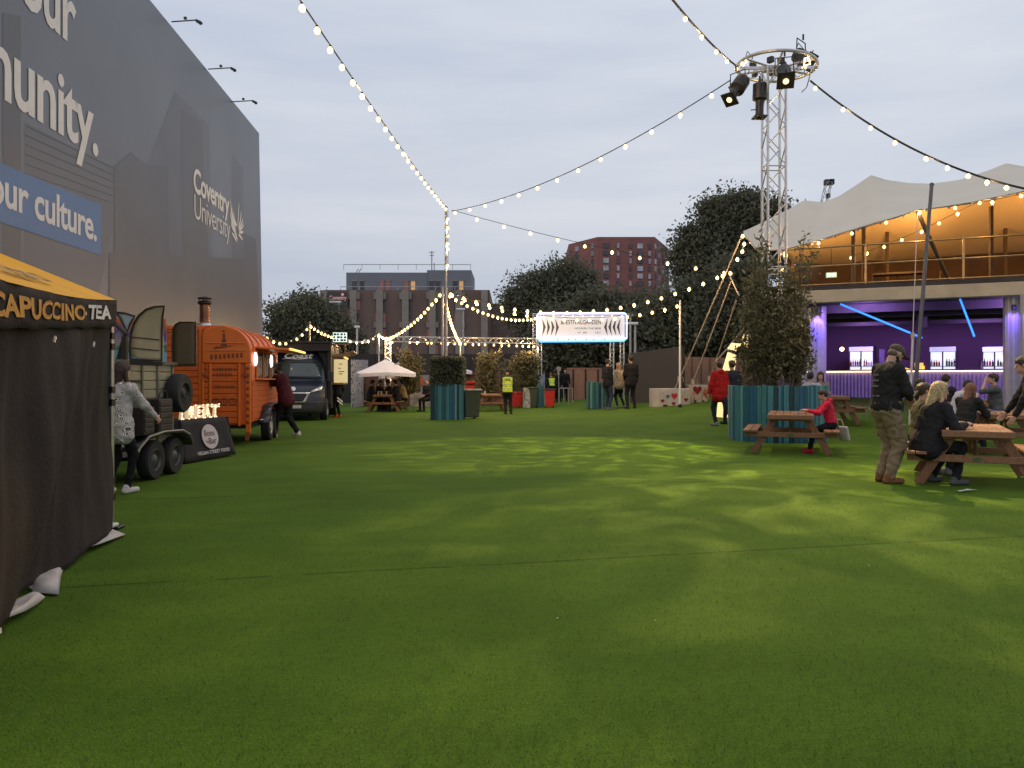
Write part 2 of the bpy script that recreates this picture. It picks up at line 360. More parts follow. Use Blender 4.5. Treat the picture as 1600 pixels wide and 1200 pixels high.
    if hood: Tt.append(ell(Nk - f * .085 * s + u * .01 * s, a(.1, .07, .07) * s, T))
    V, F = netmesh(Tt, res, .045, .006 * s, 34, seed=x * 7, cut=[((0, 0, 0), (0, 0, -1))]); mi = None; tm = [topmat or cm('top', top)]
    if topfn:
        C = V[F].mean(1); mi, tm = topfn(C, Pv, T, s)
    np_mesh('top', V, F, tm, mi, root, True)
    L = [ell(Pv - a(0, 0, .01), a(.165, .125, .13) * s * (.6 + .4 * b), T0)]; Sh = []
    for sd, q in (('l', -1), ('r', 1)):
        sh, e, wst, hp, kn, an = J[sd]; L += [cap(hp, kn, .098 * s * (.5 + .5 * b) * (.7 + .3 * baggy), .067 * s * baggy), cap(kn, an + (kn - an) * .04, .066 * s * baggy, .05 * s * baggy)]
        fd = a(q * .18, 1, 0); fd /= np.linalg.norm(fd); lift = max(an[2] - .085 * s, 0); tip = a(0, 0, -.045 * s if lift < .05 else -.085 * s)
        Sh += [cap(an + a(0, 0, -.045 * s) - fd * .045 * s, an + fd * .15 * s + tip, .042 * s, .036 * s), cap(an - fd * .02 * s, an + a(0, 0, -.04 * s), .044 * s, .046 * s)]
        if boots: Sh.append(cap(an - fd * .01, an + (kn - an) * .32, .055 * s, .062 * s))
    V, F = netmesh(L, res, .04, .007 * s * baggy, 30, seed=y * 5); np_mesh('trousers', V, F, [legmat or cm('leg', legs)], None, root, True)
    V, F = netmesh(Sh, res * .7, .02, cut=[((0, 0, .004), (0, 0, -1))]); np_mesh('shoes', V, F, [cm('shoe', shoes)], None, root, True)
    # hair / hat
    hb_ = []
    if hair in ('short', 'long', 'pony', 'bun', 'beanie'):
        hb_ = [ell(Hd + hu * .042 * s - hf * .024 * s, a(.090, .100, .093) * s, HM), ell(Hd + hu * .0 * s - hf * .055 * s, a(.074, .056, .074) * s, HM), ell(Hd + hu * .075 * s + hf * .025 * s, a(.072, .066, .05) * s, HM)]
    if hair == 'crop': hb_ = [ell(Hd + hu * .036 * s - hf * .018 * s, a(.083, .094, .090) * s, HM), ell(Hd - hu * .01 * s - hf * .05 * s, a(.06, .045, .06) * s, HM)]
    if hair == 'long':
        hb_ += [cap(Hd - hf * .06 * s, Hd - hf * .085 * s - u * .2 * s, .075 * s, .06 * s)]
        for q in (-1, 1): hb_.append(cap(Hd + hr * q * .07 * s - hf * .01 * s + hu * .03 * s, Hd + hr * q * .085 * s + hf * .015 * s - u * .19 * s, .03 * s, .026 * s))
    if hair == 'pony': hb_ += [cap(Hd - hf * .09 * s + hu * .05 * s, Hd - hf * .13 * s - hu * .14 * s, .036 * s, .028 * s), cap(Hd - hf * .13 * s - hu * .14 * s, Hd - hf * .12 * s - hu * .24 * s, .028 * s, .012 * s)]
    if hair == 'bun': hb_ += [ell(Hd + hu * .09 * s - hf * .075 * s, a(.045, .045, .045) * s)]
    hm = mat('hair_%d_%d' % (hcol[0] * 999, hcol[1] * 999), hcol, .5, var=.45, vs=38, bump=.6, bs=120)
    if hb_:
        V, F = netmesh(hb_, res * .75, .025, .0032 * s, 85); np_mesh('hair' if hair != 'beanie' else 'beanie', V, F, [hm], None, root, True)
    if beard:
        V, F = netmesh([ell(Hd - hu * .075 * s + hf * .032 * s, a(.056, .066, .05) * s, HM), ell(Hd - hu * .045 * s + hf * .01 * s, a(.066, .05, .04) * s, HM)], res * .7, .02, .003, 90)
        np_mesh('beard', V, F, [mat('beard', beard, .8, var=.4, vs=60)], None, root, True)
    if hair == 'cap':
        hb_ = [ell(Hd + hu * .05 * s - hf * .008 * s, a(.086, .104, .078) * s, HM), ell(Hd + hu * .04 * s + hf * .115 * s, a(.068, .07, .012) * s, HM, .01)]
        V, F = netmesh(hb_, res * .75, .02, cut=[(Hd + hu * .018 * s, -hu)]); np_mesh('cap', V, F, [mat('cap', hcol, .9, var=.2, vs=20)], None, root, True)
        V, F = netmesh([ell(Hd - hu * .012 * s - hf * .045 * s, a(.071, .055, .05) * s, HM)], res * .8, .02); np_mesh('hair', V, F, [mat('hair_short_grey', (.12, .09, .07), .7, var=.3, vs=60)], None, root, True)
    if extras: extras(root, dict(P=Pv, T=T, s=s, Hd=Hd, HM=HM, J=J, Nk=Nk, u=u, f=f, r=r))
    return root
# ------------------------------------------------------------------ ground
def turf_mat():
    m = mat('turf', (.045, .1, .022), .95, var=0, spec=.15); t = m.node_tree; b = t.nodes['Principled BSDF']; L = t.links.new
    c = N(t, 'ShaderNodeTexCoord')
    def noise(sc_, det=4, mapping=None, rough=.5):
        n = N(t, 'ShaderNodeTexNoise'); n.inputs['Scale'].default_value = sc_; n.inputs['Detail'].default_value = det; n.inputs['Roughness'].default_value = rough
        if mapping:
            mp = N(t, 'ShaderNodeMapping'); mp.inputs['Scale'].default_value = mapping; mp.inputs['Rotation'].default_value = (0, 0, R(-13)); L(c.outputs['Object'], mp.inputs[0]); L(mp.outputs[0], n.inputs['Vector'])
        else: L(c.outputs['Object'], n.inputs['Vector'])
        return n.outputs['Fac']
    def ramp(v, p0, c0, p1, c1):
        r = N(t, 'ShaderNodeValToRGB'); r.color_ramp.elements[0].position = p0; r.color_ramp.elements[1].position = p1
        r.color_ramp.elements[0].color = (*c0, 1); r.color_ramp.elements[1].color = (*c1, 1); L(v, r.inputs[0]); return r.outputs[0]
    def mul(a, b_, f=1):
        q = N(t, 'ShaderNodeMixRGB', blend_type='MULTIPLY'); q.inputs[0].default_value = f; L(a, q.inputs[1]); L(b_, q.inputs[2]); return q.outputs[0]
    base = ramp(noise(.5, 5), .3, (.064, .130, .0080), .7, (.088, .166, .0125))
    blade = ramp(noise(95, 3, None, .7), .28, (.52, .52, .48), .74, (1.48, 1.45, 1.4))
    mid = ramp(noise(14, 4, (1, 2.2, 1), .65), .3, (.84, .85, .82), .72, (1.13, 1.12, 1.1))
    wear = ramp(noise(.9, 7, (1, 1.8, 1), .62), .32, (.80, .83, .80), .72, (1.17, 1.13, 1.12))
    col = mul(mul(mul(base, blade), mid), wear)
    # roll seams every 4.1 m, and the two nap directions of neighbouring rolls
    sp = N(t, 'ShaderNodeSeparateXYZ'); L(c.outputs['Object'], sp.inputs[0])
    def math_(op, a, b_=None):
        q = N(t, 'ShaderNodeMath', operation=op)
        for i, v in enumerate((a, b_)):
            if v is None: continue
            if isinstance(v, (int, float)): q.inputs[i].default_value = v
            else: L(v, q.inputs[i])
        return q.outputs[0]
    wob = noise(1.3, 2)
    v = math_('SUBTRACT', sp.outputs[1], math_('MULTIPLY', sp.outputs[0], .225)); v = math_('ADD', v, math_('MULTIPLY', wob, .05))
    fr = math_('FRACT', math_('DIVIDE', math_('SUBTRACT', v, 5.9), 4.1))
    seam = math_('LESS_THAN', math_('ABSOLUTE', math_('SUBTRACT', fr, .5)), .4945)
    brk = math_('GREATER_THAN', noise(3.5, 4), .56); seam = math_('MAXIMUM', seam, math_('MULTIPLY', brk, .8))
    sr = ramp(seam, 0, (.58, .58, .55), 1, (1, 1, 1)); col = mul(col, sr)
    L(col, b.inputs['Base Color'])
    bp = N(t, 'ShaderNodeBump'); bp.inputs['Strength'].default_value = .5; bp.inputs['Distance'].default_value = .03
    L(noise(70, 3, None, .7), bp.inputs['Height']); L(bp.outputs[0], b.inputs['Normal'])
    return m
nxg, nyg = 70, 90; gx = np.linspace(-12, 26, nxg); gy = np.linspace(-4, 47, nyg)
V = np.array([(x, y, gh(x, y)) for y in gy for x in gx]); F = np.array([(j * nxg + i, j * nxg + i + 1, (j + 1) * nxg + i + 1, (j + 1) * nxg + i) for j in range(nyg - 1) for i in range(nxg - 1)])
tag(np_mesh('lawn', V, F, [turf_mat()], None, None, True), 'green artificial turf laid in rolls with dark seams', kind='structure')
# scattered grass blades, only where the turf is close enough to show them
rg = np.random.RandomState(3); n = 45000
yy = 2.5 + 6.5 * rg.rand(n) ** 2.2; xx = (rg.rand(n) * 2 - 1) * yy * .68
C = np.stack([xx, yy, np.full(n, .006)], 1); an = rg.rand(n) * 6.283; hh = .009 + .011 * rg.rand(n); dx = np.stack([np.cos(an), np.sin(an), 0 * an], 1) * .0018; tp = rg.normal(size=(n, 3)) * .009; tp[:, 2] = hh
V = np.stack([C - dx, C + dx, C + tp], 1).reshape(-1, 3); F = np.arange(3 * n).reshape(n, 3)
tag(np_mesh('turf_blades', V, F, [mat('blade_a', (.076, .146, .010), .8, var=0), mat('blade_b', (.11, .175, .022), .8, var=0), mat('blade_c', (.068, .128, .010), .8, var=0)], rg.choice(3, n, p=[.5, .25, .25])), 'short blades of the artificial turf near the camera', kind='stuff')
mb = MB(); mb.add([(-900, -60, -.06), (900, -60, -.06), (900, 1200, -.06), (-900, 1200, -.06)], [(0, 1, 2, 3)])
tag(mb.build('ground', mat('tarmac', (.05, .05, .052), .9, var=.3, vs=.4, bump=.2, bs=8)), kind='structure')

# ------------------------------------------------------------------ materials used a lot
M_black = mat('black_paint', (.012, .012, .013), .45, var=.2)
M_dark = mat('dark_metal', (.03, .03, .032), .4, .6, var=.2)
M_alu = mat('aluminium', (.62, .6, .58), .32, .85, var=.12, vs=9)
M_galv = mat('galvanised', (.42, .41, .40), .45, .6, var=.2)
M_white = mat('white_paint', (.78, .77, .75), .5, var=.06)
M_rubber = mat('rubber', (.014, .014, .015), .75, var=.25, bump=.2, bs=60)
M_bulb = mat('warm_bulb', (1, .8, .5), .3, var=0, emit=(1, .68, .235), es=3.6)
M_letter = mat('white_letter', (.72, .70, .68), .6, var=.05)
M_wood = [wood('picnic_wood', (.27, .125, .062), .6, 3, 'Y'), wood('picnic_wood_leg', (.23, .10, .048), .6, 3, 'Z')]

# ------------------------------------------------------------------ left: hoarding-clad building
WA = Vector((-9.5, 29.1, 0)); WD = Vector((.067, -.998, 0)).normalized(); WN = Vector((.998, .067, 0)).normalized(); WH = 10.62
def wall_s(px): k = (px - 800) / FPX; s = (WA.x - k * WA.y) / (k * WD.y - WD.x); return s
def wall_pt(px, py): s = wall_s(px); Y = WA.y + WD.y * s; return s, CAM_Z - (py - HOR) / FPX * Y
def W(s, z, o=0): return WA + WD * s + WN * o + Vector((0, 0, z))
wb = thing('office_building', 'tall dark grey building wrapped in a printed hoarding with white slogan lettering', 'building', W(14, 0))
O = wb.location
m_wall = mat('printed_hoarding', (.142, .158, .198), .42, var=.10, vs=.35, coord='Object', bump=.05, bs=.8)
t = m_wall.node_tree; b_ = t.nodes['Principled BSDF']
m_sky1 = mat('hoarding_print_mid', (.118, .123, .148), .42, var=.1, vs=.5); m_sky2 = mat('hoarding_print_dark', (.10, .10, .114), .42, var=.1, vs=.5); m_sky3 = mat('hoarding_print_and_glow', (.104, .10, .108), .42, var=.1, vs=.5)
mb = MB()
# the box of the building; the hoarding's far edge leans a little
pts = [W(-.75, 0), W(0.02, WH), W(30, WH), W(30, 0)]; back = [p - WN * 14 for p in pts]
mb.add(pts + back, [(0, 1, 2, 3), (4, 7, 6, 5), (0, 4, 5, 1), (1, 5, 6, 2), (3, 2, 6, 7)])
mb.build('hoarding', m_wall, wb, origin=O)
mb = MB()
def wpoly(pxs, off, mt):
    q = [wall_pt(*p) for p in pxs]; mb.add([W(s, z, off) for s, z in q], [tuple(range(len(q)))], mt)
wpoly([(231, 254), (273, 143), (317, 186), (327, 196), (329, 300), (333, 480), (231, 480)], .002, 0)
wpoly([(283, 170), (316, 190), (318, 262), (330, 470), (285, 470)], .004, 2)
wpoly([(178, 480), (178, 259), (205, 238), (228, 256), (262, 262), (266, 480)], .006, 1)
wpoly([(38, 280), (38, 190), (178, 262), (178, 350), (150, 480), (38, 470)], .002, 0)
wpoly([(4, 300), (4, 20), (32, 25), (32, 470), (4, 470)], .004, 1)
wpoly([(362, 240), (380, 262), (382, 480), (362, 480)], .002, 0)
wpoly([(381, 365), (400, 372), (405, 480), (383, 480)], .004, 1)
wpoly([(170, 395), (400, 405), (407, 520), (170, 520)], .008, 2)  # warm lamp glow along the wall's foot, put into this strip's colour
# thin printed lines of the drawn warehouse
for k in range(6): q0, q1 = wall_pt(40, 196 + 15 * k), wall_pt(176, 262 + 11 * k); mb.beam(W(q0[0], q0[1], .004), W(q1[0], q1[1], .004), .006, .012, 0, WN)
mb.build('printed_skyline_and_glow', [m_sky1, m_sky2, m_sky3], wb, origin=O, recalc=False)
mb = MB(); s0, s1 = wall_s(157), wall_s(-40)
mb.add([W(s0, 3.99, .011), W(s0, 5.05, .011), W(s1, 4.92, .011), W(s1, 3.97, .011)], [(0, 1, 2, 3)])
mb.build('blue_panel', mat('blue_print', (.075, .165, .36), .45, var=.06, vs=1), wb, origin=O)
mb = MB(); U = -WD; Z = Vector((0, 0, 1))
se = wall_s(152.5); put_text(mb, 'community.', W(se + 6.75, 6.0, .009), U, Z, 6.75, .84, 0, .02, ref='u', spacing=.95)
se = wall_s(118); put_text(mb, 'our', W(se + 1.95, 7.86, .009), U, Z, 1.95, .84, 0, .02, ref='u', spacing=.95)
se = wall_s(150); put_text(mb, 'is our culture.', W(se + 4.35, 4.24, .013), U, Z, 4.35, .42, 0, .02, ref='u', spacing=.95)
se = wall_s(357.5); put_text(mb, 'Coventry', W(se + 3.4, 6.70, .010), U, Z, 3.4, .72, 0, .025, ref='C', spacing=.93)
put_text(mb, 'University', W(wall_s(302) - .05, 5.97, .010), U, Z, wall_s(302) - .05 - wall_s(359), .68, 0, -.006, ref='U', spacing=.9)
mb.build('lettering', M_letter, wb, origin=O, recalc=False)
mb = MB()  # the winged emblem beside the name: two fans of curved feathers over a small tail
def feather(a, c, b, wd):
    pts = []
    for i in range(9):
        q = i / 8; p = (Vector(a) * (1 - q) ** 2 + Vector(c) * 2 * q * (1 - q) + Vector(b) * q * q); pts.append(p)
    L_, R_ = [], []
    for i, p in enumerate(pts):
        d = (pts[min(i + 1, 8)] - pts[max(i - 1, 0)]).normalized(); nn = Vector((-d.y, d.x)); ww = wd * (math.sin(math.pi * (.12 + .88 * i / 8)) ** .7)
        L_.append(p + nn * ww); R_.append(p - nn * ww)
    for i in range(8):
        q = [L_[i], L_[i + 1], R_[i + 1], R_[i]]; mb.add([W(p.x, p.y, .012) for p in q], [(0, 1, 2, 3)])
s_c = wall_s(368); zc = 6.35
def EP(px, py): s, z = wall_pt(px, py); return (s, z)
for a, c, b in [((367, 357), (359, 335), (360, 308)), ((368, 354), (361, 338), (362, 322)), ((370, 353), (363, 342), (365, 329)), ((368, 361), (360, 345), (359, 330)), ((369, 366), (361, 355), (360, 345))]: feather(EP(*a), EP(*c), EP(*b), .055)
for a, c, b in [((371, 352), (372, 335), (373, 315)), ((372, 355), (377, 342), (376, 327)), ((372, 358), (379, 349), (379, 339)), ((373, 360), (380, 355), (380, 348)), ((373, 363), (378, 363), (380, 362)), ((372, 366), (376, 370), (379, 376)), ((362, 364), (367, 371), (370, 379)), ((366, 363), (369, 370), (371, 376))]: feather(EP(*a), EP(*c), EP(*b), .05)
mb.build('emblem', M_letter, wb, origin=O, recalc=False)
for px, py, ln in ((268, 34, .68), (325, 108, .72), (362, 159, .72)):
    s, z = wall_pt(px, py); mb = MB(); a = W(s, z, 0); b = W(s, z + .02, ln); b.y -= .1
    mb.beam(a, b, .022, .026, 0)
    arm = mb.build('floodlight_arm', M_dark, wb, origin=O)
    mb = MB(); mb.box(b + Vector((.06, 0, -.05)), (.15, .11, .06), 0, Matrix.Rotation(R(25), 3, 'Y')); mb.box(a + (b - a) * .55 + Vector((0, 0, .07)), (.07, .05, .06), 0); mb.beam(b + Vector((-.03, 0, 0)), b + Vector((.1, 0, -.12)), .03, .03, 0)
    mb.build('lamp_head', M_black, arm, origin=O)

# ------------------------------------------------------------------ far buildings
def far_hotel():
    Y = 130; g = lambda px, py: P(px, py, Y)
    o = thing('hotel_building', 'brown slab block with pale vertical fins and a set back grey top floor', 'building', (g(635, 592).x, Y, 0)); O = o.location
    m_br = mat('brown_cladding', (.16, .105, .085), .8, var=.12, vs=.3); m_gr = mat('grey_cladding', (.17, .18, .21), .6, var=.08, vs=.3); m_fin = mat('pale_concrete', (.25, .22, .185), .8, var=.12, vs=.5)
    x = lambda px: g(px, 592).x; z = lambda py: g(800, py).z
    mb = MB(); mb.bx(x(505), x(765), Y, Y + 18, 0, z(453)); mb.bx(x(765), x(905), Y + 5, Y + 18, 0, z(470)); mb.build('wall', m_br, o, origin=O)
    mb = MB(); mb.bx(x(535), x(664), Y + 3, Y + 15, z(453), z(422)); mb.bx(x(664), x(735), Y + 3.1, Y + 15, z(453), z(418)); mb.build('roof_storey', m_gr, o, origin=O)
    mb = MB()
    for px in (507, 553, 594, 634, 676, 717, 757):
        wd = 1.1; mb.bx(x(px) - wd / 2, x(px) + wd / 2, Y - .7, Y, z(590), z(454)); 
        if 540 < px < 740:
            for a, b in ((457, 468), (503, 512)): mb.bx(x(px) - 1.0, x(px) + 1.0, Y - .5, Y, z(b), z(a))
    mb.build('fin', m_fin, o, origin=O)
    mwin = mat('hotel_glass', (.05, .05, .06), .15, var=.3, vs=.5); mlit = mat('lit_window', (.6, .35, .15), .4, var=.3, vs=1, emit=(1, .5, .18), es=.32); mred = mat('lit_window_red', (.22, .09, .08), .4, var=.2, vs=1, emit=(1, .3, .25), es=.07)
    for i, px in enumerate((548, 560, 592, 602, 631, 642, 671, 681, 709, 719)):
        mb = MB(); mb.bx(x(px) - .35, x(px) + .35, Y + 2.9, Y + 3, z(451), z(436)); mt = mlit if px in (642, 719) else mred if px in (592, 602, 631) else mwin
        f = mb.build('window', mt, o, origin=O); mb = MB(); mb.beam((x(px) - .5, Y + 2.88, z(435)), (x(px) + .5, Y + 2.88, z(435)), .1, .2); mb.build('frame', m_fin, f, origin=O)
    for px in (549, 559, 590, 599, 630, 639, 671, 681, 713, 722):
        for a, b in ((470, 486), (490, 502), (514, 530), (540, 556)):
            mb = MB(); mb.bx(x(px) - .35, x(px) + .35, Y - .06, Y - .01, z(b), z(a)); mb.build('window', mwin if (px + a) % 3 else mred, o, origin=O)
    mb = MB()
    for pa, py in (((530, 740), 447), ((535, 735), 412)):
        mb.tube([(x(pa[0]), Y + 1, z(py)), (x(pa[1]), Y + 1, z(py))], .06, 5); 
        for k in range(8): q = x(pa[0]) + (x(pa[1]) - x(pa[0])) * k / 7; mb.tube([(q, Y + 1, z(py)), (q, Y + 1, z(py + 8))], .05, 5)
    mb.build('roof_railing', M_galv, o, origin=O)
    mb = MB()
    for px, t_ in ((667, 380), (671, 400)): mb.tube([(x(px), Y + 8, z(418)), (x(px), Y + 8, z(t_))], .08, 5)
    mb.tube([(x(662), Y + 8, z(382)), (x(672), Y + 8, z(382))], .05, 5); mb.tube([(x(663), Y + 8, z(387)), (x(671), Y + 8, z(387))], .05, 5)
    for px in (544, 548): mb.tube([(x(px), Y + 6, z(421)), (x(px + 5), Y + 6, z(412))], .06, 5)
    mb.build('antenna', M_dark, o, origin=O)
    mb = MB(); mb.bx(x(514), x(545), Y - .75, Y - .71, z(478), z(457)); sg = mb.build('sign_board', mat('hotel_sign', (.05, .04, .045), .5, var=.1), o, origin=O)
    mb = MB(); put_text(mb, 'Coventry', (x(516), Y - .8, z(471)), (1, 0, 0), (0, 0, 1), x(543) - x(516), .9, 0, .02); 
    mb.lathe([(.25, 0), (.25, .05)], (x(537), Y - .85, z(461)), 8, 0, Matrix.Rotation(R(90), 3, 'X'))
    mb.build('lettering', mat('pink_letter', (.6, .3, .28), .5, var=0, emit=(1, .5, .45), es=.25), sg, origin=O, recalc=False)
far_hotel()
def brick_tower():
    Y = 230; x = lambda px: P(px, 592, Y).x; z = lambda py: P(800, py, Y).z
    o = thing('brick_tower_block', 'distant red brick tower block with rows of narrow windows above the trees', 'building', (x(970), Y, 0)); O = o.location
    mbk = mat('red_brick', (.235, .095, .085), .85, var=.12, vs=.25); mb = MB()
    A = [(x(890), Y), (x(930), Y - 6), (x(1019), Y - 4), (x(1056), Y + 10), (x(1050), Y + 40), (x(895), Y + 40)]; A[0] = (x(890), Y + 4)
    n = len(A); zt = [z(378), z(376), z(374), z(380), z(380), z(378)]
    mb.add([(p[0], p[1], 0) for p in A] + [(A[i][0], A[i][1], zt[i]) for i in range(n)], [(i, (i + 1) % n, n + (i + 1) % n, n + i) for i in range(n)] + [tuple(range(n, 2 * n))])
    mb.build('wall', mbk, o, origin=O)
    mw = mat('tower_glass', (.32, .34, .37), .2, var=.5, vs=.3); md = mat('tower_glass_dark', (.05, .05, .06), .2, var=.3, vs=.5)
    for j, px in enumerate((903, 923.5, 943, 962, 981, 996, 1011, 1020, 1029, 1039, 1048)):
        i = 0 if px < 930 else 1 if px < 1019 else 2; q = (x(px) - A[i][0]) / (A[i + 1][0] - A[i][0]); yw = A[i][1] + (A[i + 1][1] - A[i][1]) * q
        for r_ in range(7):
            py = 385 + 11.5 * r_
            if py > 445: break
            w_ = 1.6 if px in (903, 943, 996) else .75; mb = MB(); mb.bx(x(px) - w_ / 2, x(px) + w_ / 2, yw - .35, yw - .1 + .6, z(py + 7.5), z(py)); mb.build('window', mw if (j * 3 + r_ * 5) % 7 < 4 else md, o, origin=O)
    mb = MB(); mb.tube([(x(935), Y + 8, z(376)), (x(935), Y + 8, z(370))], .25, 6); mb.bx(x(932), x(938), Y + 7, Y + 8, z(373), z(371.5)); mb.bx(x(922), x(926), Y + 6, Y + 8, z(377), z(374)); mb.build('roof_mast', M_dark, o, origin=O)
brick_tower()

# ------------------------------------------------------------------ trees
M_leaf = [mat('leaf_dark', (.12, .122, .082), .7, var=.3, vs=3), mat('leaf_mid', (.17, .17, .105), .7, var=.3, vs=3), mat('leaf_pale', (.24, .22, .13), .7, var=.3, vs=3)]
for m_ in M_leaf: leafy(m_)
M_bark = mat('bark', (.075, .055, .042), .9, var=.3, vs=8, bump=.5, bs=20)
def tree(label, base, blobs, leaf=.4, n=9000, seed=1, weights=(.55, .33, .12), group='trees behind the lawn', clump=70, csz=.6):
    """blobs: (dx, dz, rx, rz) crown masses in metres from the base"""
    o = thing('tree', label, 'tree', base, 0, group); rg = np.random.RandomState(seed); vol = np.array([b[2] ** 2 * b[3] for b in blobs]) ** .75; pr = vol / vol.sum(); nc = n // clump
    C, cm_ = [], []; big = list(blobs)
    for b in big:
        for _ in range(9):
            a = rg.rand() * 6.283; q = .18 + .22 * rg.rand(); blobs = blobs + [(b[0] + b[2] * .95 * math.cos(a), b[1] + b[3] * .95 * math.sin(a), b[2] * q, b[3] * q)]
    vol = np.array([b[2] ** 2 * b[3] for b in blobs]) ** .62; pr = vol / vol.sum()
    for _ in range(nc):
        b = blobs[rg.choice(len(blobs), p=pr)]; d = rg.normal(size=3); d /= np.linalg.norm(d); rad = rg.rand() ** .42; p = np.array([b[0], 0, b[1]]) + d * np.array([b[2], b[2] * .85, b[3]]) * rad
        k = int(clump * (.5 + rg.rand())); sz = csz * (.6 + .8 * rg.rand()); C.append(p + rg.normal(size=(k, 3)) * sz * np.array([1, 1, .65])); cm_ += list(rg.choice(3, k, p=weights) if rg.rand() < .6 else [rg.choice(3, p=weights)] * k)
    C = np.concatenate(C); V, F = leaves(C, leaf, leaf * .5, seed); np_mesh('crown', V, F, M_leaf, cm_, o)
    mb = MB(); top = max(b[1] for b in blobs); tr = .035 * top + .08
    mb.tube([(0, 0, -.2), (.1, 0, top * .3), (-.05, .1, top * .62), (0, 0, top * .95)], tr, 8, 0, tr * .25)
    for b in big: mb.tube([(0, 0, top * .35), (b[0] * .5, .1, (top * .35 + b[1]) * .55), (b[0], 0, b[1])], tr * .5, 6, 0, tr * .12)
    mb.build('trunk', M_bark, o, True)
    return o
def treepx(label, Y, base_px, crowns, **k):
    b = P(base_px, 592, Y); q = []
    for px, py, rpx, rpy in crowns: c = P(px, py, Y); q.append((c.x - b.x, c.z, rpx / FPX * Y, rpy / FPX * Y))
    return tree(label, (b.x, Y, 0), q, **k)
treepx('bushy tree beside the far edge of the hoarding building', 60, 470, [(470, 500, 38, 34), (450, 515, 24, 22), (500, 520, 40, 38), (535, 535, 28, 30), (475, 480, 16, 14)], leaf=.15, n=26000, seed=2, csz=.5)
treepx('rounded dark tree with its crown in front of the red brick tower', 80, 875, [(880, 440, 38, 26), (850, 462, 42, 32), (905, 460, 34, 38), (812, 478, 26, 22), (870, 500, 60, 45), (882, 418, 18, 10)], leaf=.17, n=29000, seed=3, csz=.7)
treepx('tallest dark tree, rising beside the lattice tower and white canopy', 52, 1130, [(1122, 348, 38, 32), (1162, 332, 40, 26), (1092, 380, 26, 28), (1200, 338, 28, 28), (1138, 405, 66, 52), (1210, 390, 34, 44), (1158, 310, 12, 9), (1116, 322, 10, 10)], leaf=.13, n=46000, seed=4, weights=(.66, .30, .04), csz=.5)
treepx('dark low tree behind the entrance sign', 50, 950, [(930, 508, 60, 38), (1000, 508, 60, 40), (960, 550, 90, 45), (885, 540, 50, 42), (1035, 498, 36, 32)], leaf=.15, n=40000, seed=5, weights=(.8, .18, .02), csz=.6)
treepx('dark tree behind the grey hoarding and the hearts', 46, 1090, [(1098, 492, 42, 46), (1140, 470, 50, 56), (1060, 540, 80, 50), (1160, 540, 70, 60), (1030, 500, 40, 40)], leaf=.14, n=42000, seed=6, weights=(.8, .18, .02), csz=.6)

# ------------------------------------------------------------------ far fences, walls, cabins
def slab_thing(name, label, cat, p0, p1, z0, z1a, z1b, th, mt, group=None, posts=0, trim=None):
    """upright panel from plan point p0 to p1"""
    a, b = Vector((*p0, 0)), Vector((*p1, 0)); d = (b - a).normalized(); nrm = Vector((-d.y, d.x, 0)); o = thing(name, label, cat, (a.x, a.y, z0), 0, group); O = o.location; mb = MB()
    q = [a, b]; vs = [a + Vector((0, 0, z0)), b + Vector((0, 0, z0)), b + Vector((0, 0, z1b)), a + Vector((0, 0, z1a))]; vs += [p + nrm * th for p in vs]
    mb.add(vs, [(0, 1, 2, 3), (4, 7, 6, 5), (0, 4, 5, 1), (1, 5, 6, 2), (2, 6, 7, 3), (3, 7, 4, 0)]); mb.build('panel', mt, o, origin=O)
    for k in range(posts):
        t_ = (k + .5) / posts; p = a + (b - a) * t_; mb = MB(); mb.bx(p.x - .04, p.x + .04, p.y - .05, p.y - .003, z0, z1a + (z1b - z1a) * t_ - .02); mb.build('post', trim or mt, o, origin=O)
    return o
def xY(px, Y): return (P(px, 592, Y).x, Y)
m_brown = wood('brown_boards', (.14, .062, .05), .7, 2, 'Z'); m_tan = wood('tan_boards', (.33, .165, .115), .75, 2, 'Z'); m_hd = mat('grey_hoarding', (.036, .031, .031), .8, var=.12, vs=.8)
Y = 45; slab_thing('dark_fence', 'long dark fence below the brown slab block', 'fence', xY(480, Y), xY(838, Y), 0, P(0, 553, Y).z, P(0, 553, Y).z, .2, mat('dark_fence', (.028, .024, .028), .7, var=.2, vs=.5), posts=12)
Y = 50; slab_thing('dark_fence', 'dark fence glimpsed through the legs of the entrance sign', 'fence', xY(838, Y), xY(1000, Y), 0, P(0, 540, Y).z, P(0, 540, Y).z, .2, mat('dark_fence', (.028, .024, .028), .7, var=.2, vs=.5), posts=6)
Y = 40; o = slab_thing('storage_container', 'dark brown container behind the white parasol', 'container', xY(570, Y), xY(648, Y), 0, 1.55, 1.55, 2.4, m_brown, posts=9)
Y = 41; slab_thing('board_fence', 'dark brown board fence behind the security guard', 'fence', xY(724, Y), xY(842, Y), 0, 1.75, 1.75, .1, m_brown, posts=10)
Y = 42; o = slab_thing('board_fence', 'tan panelled board fence beside the three standing people', 'fence', xY(886, Y), xY(944, Y), gh(3, Y), 1.93, 1.93, .1, m_tan, posts=3, trim=M_dark)
mb = MB(); mb.bx(xY(886, Y)[0], xY(944, Y)[0], Y - .03, Y + .13, 1.93, 2.0); mb.bx(xY(886, Y)[0], xY(944, Y)[0], Y - .02, Y - .004, 1.02, 1.07); mb.build('top_rail', m_tan, o, origin=o.location)
Y = 44; slab_thing('grey_cabin', 'small pale grey cabin with an orange sign behind the hedge box', 'cabin', xY(652, Y), xY(674, Y), 0, 1.62, 1.62, 2, mat('cabin_grey', (.30, .28, .27), .8, var=.1), posts=0)
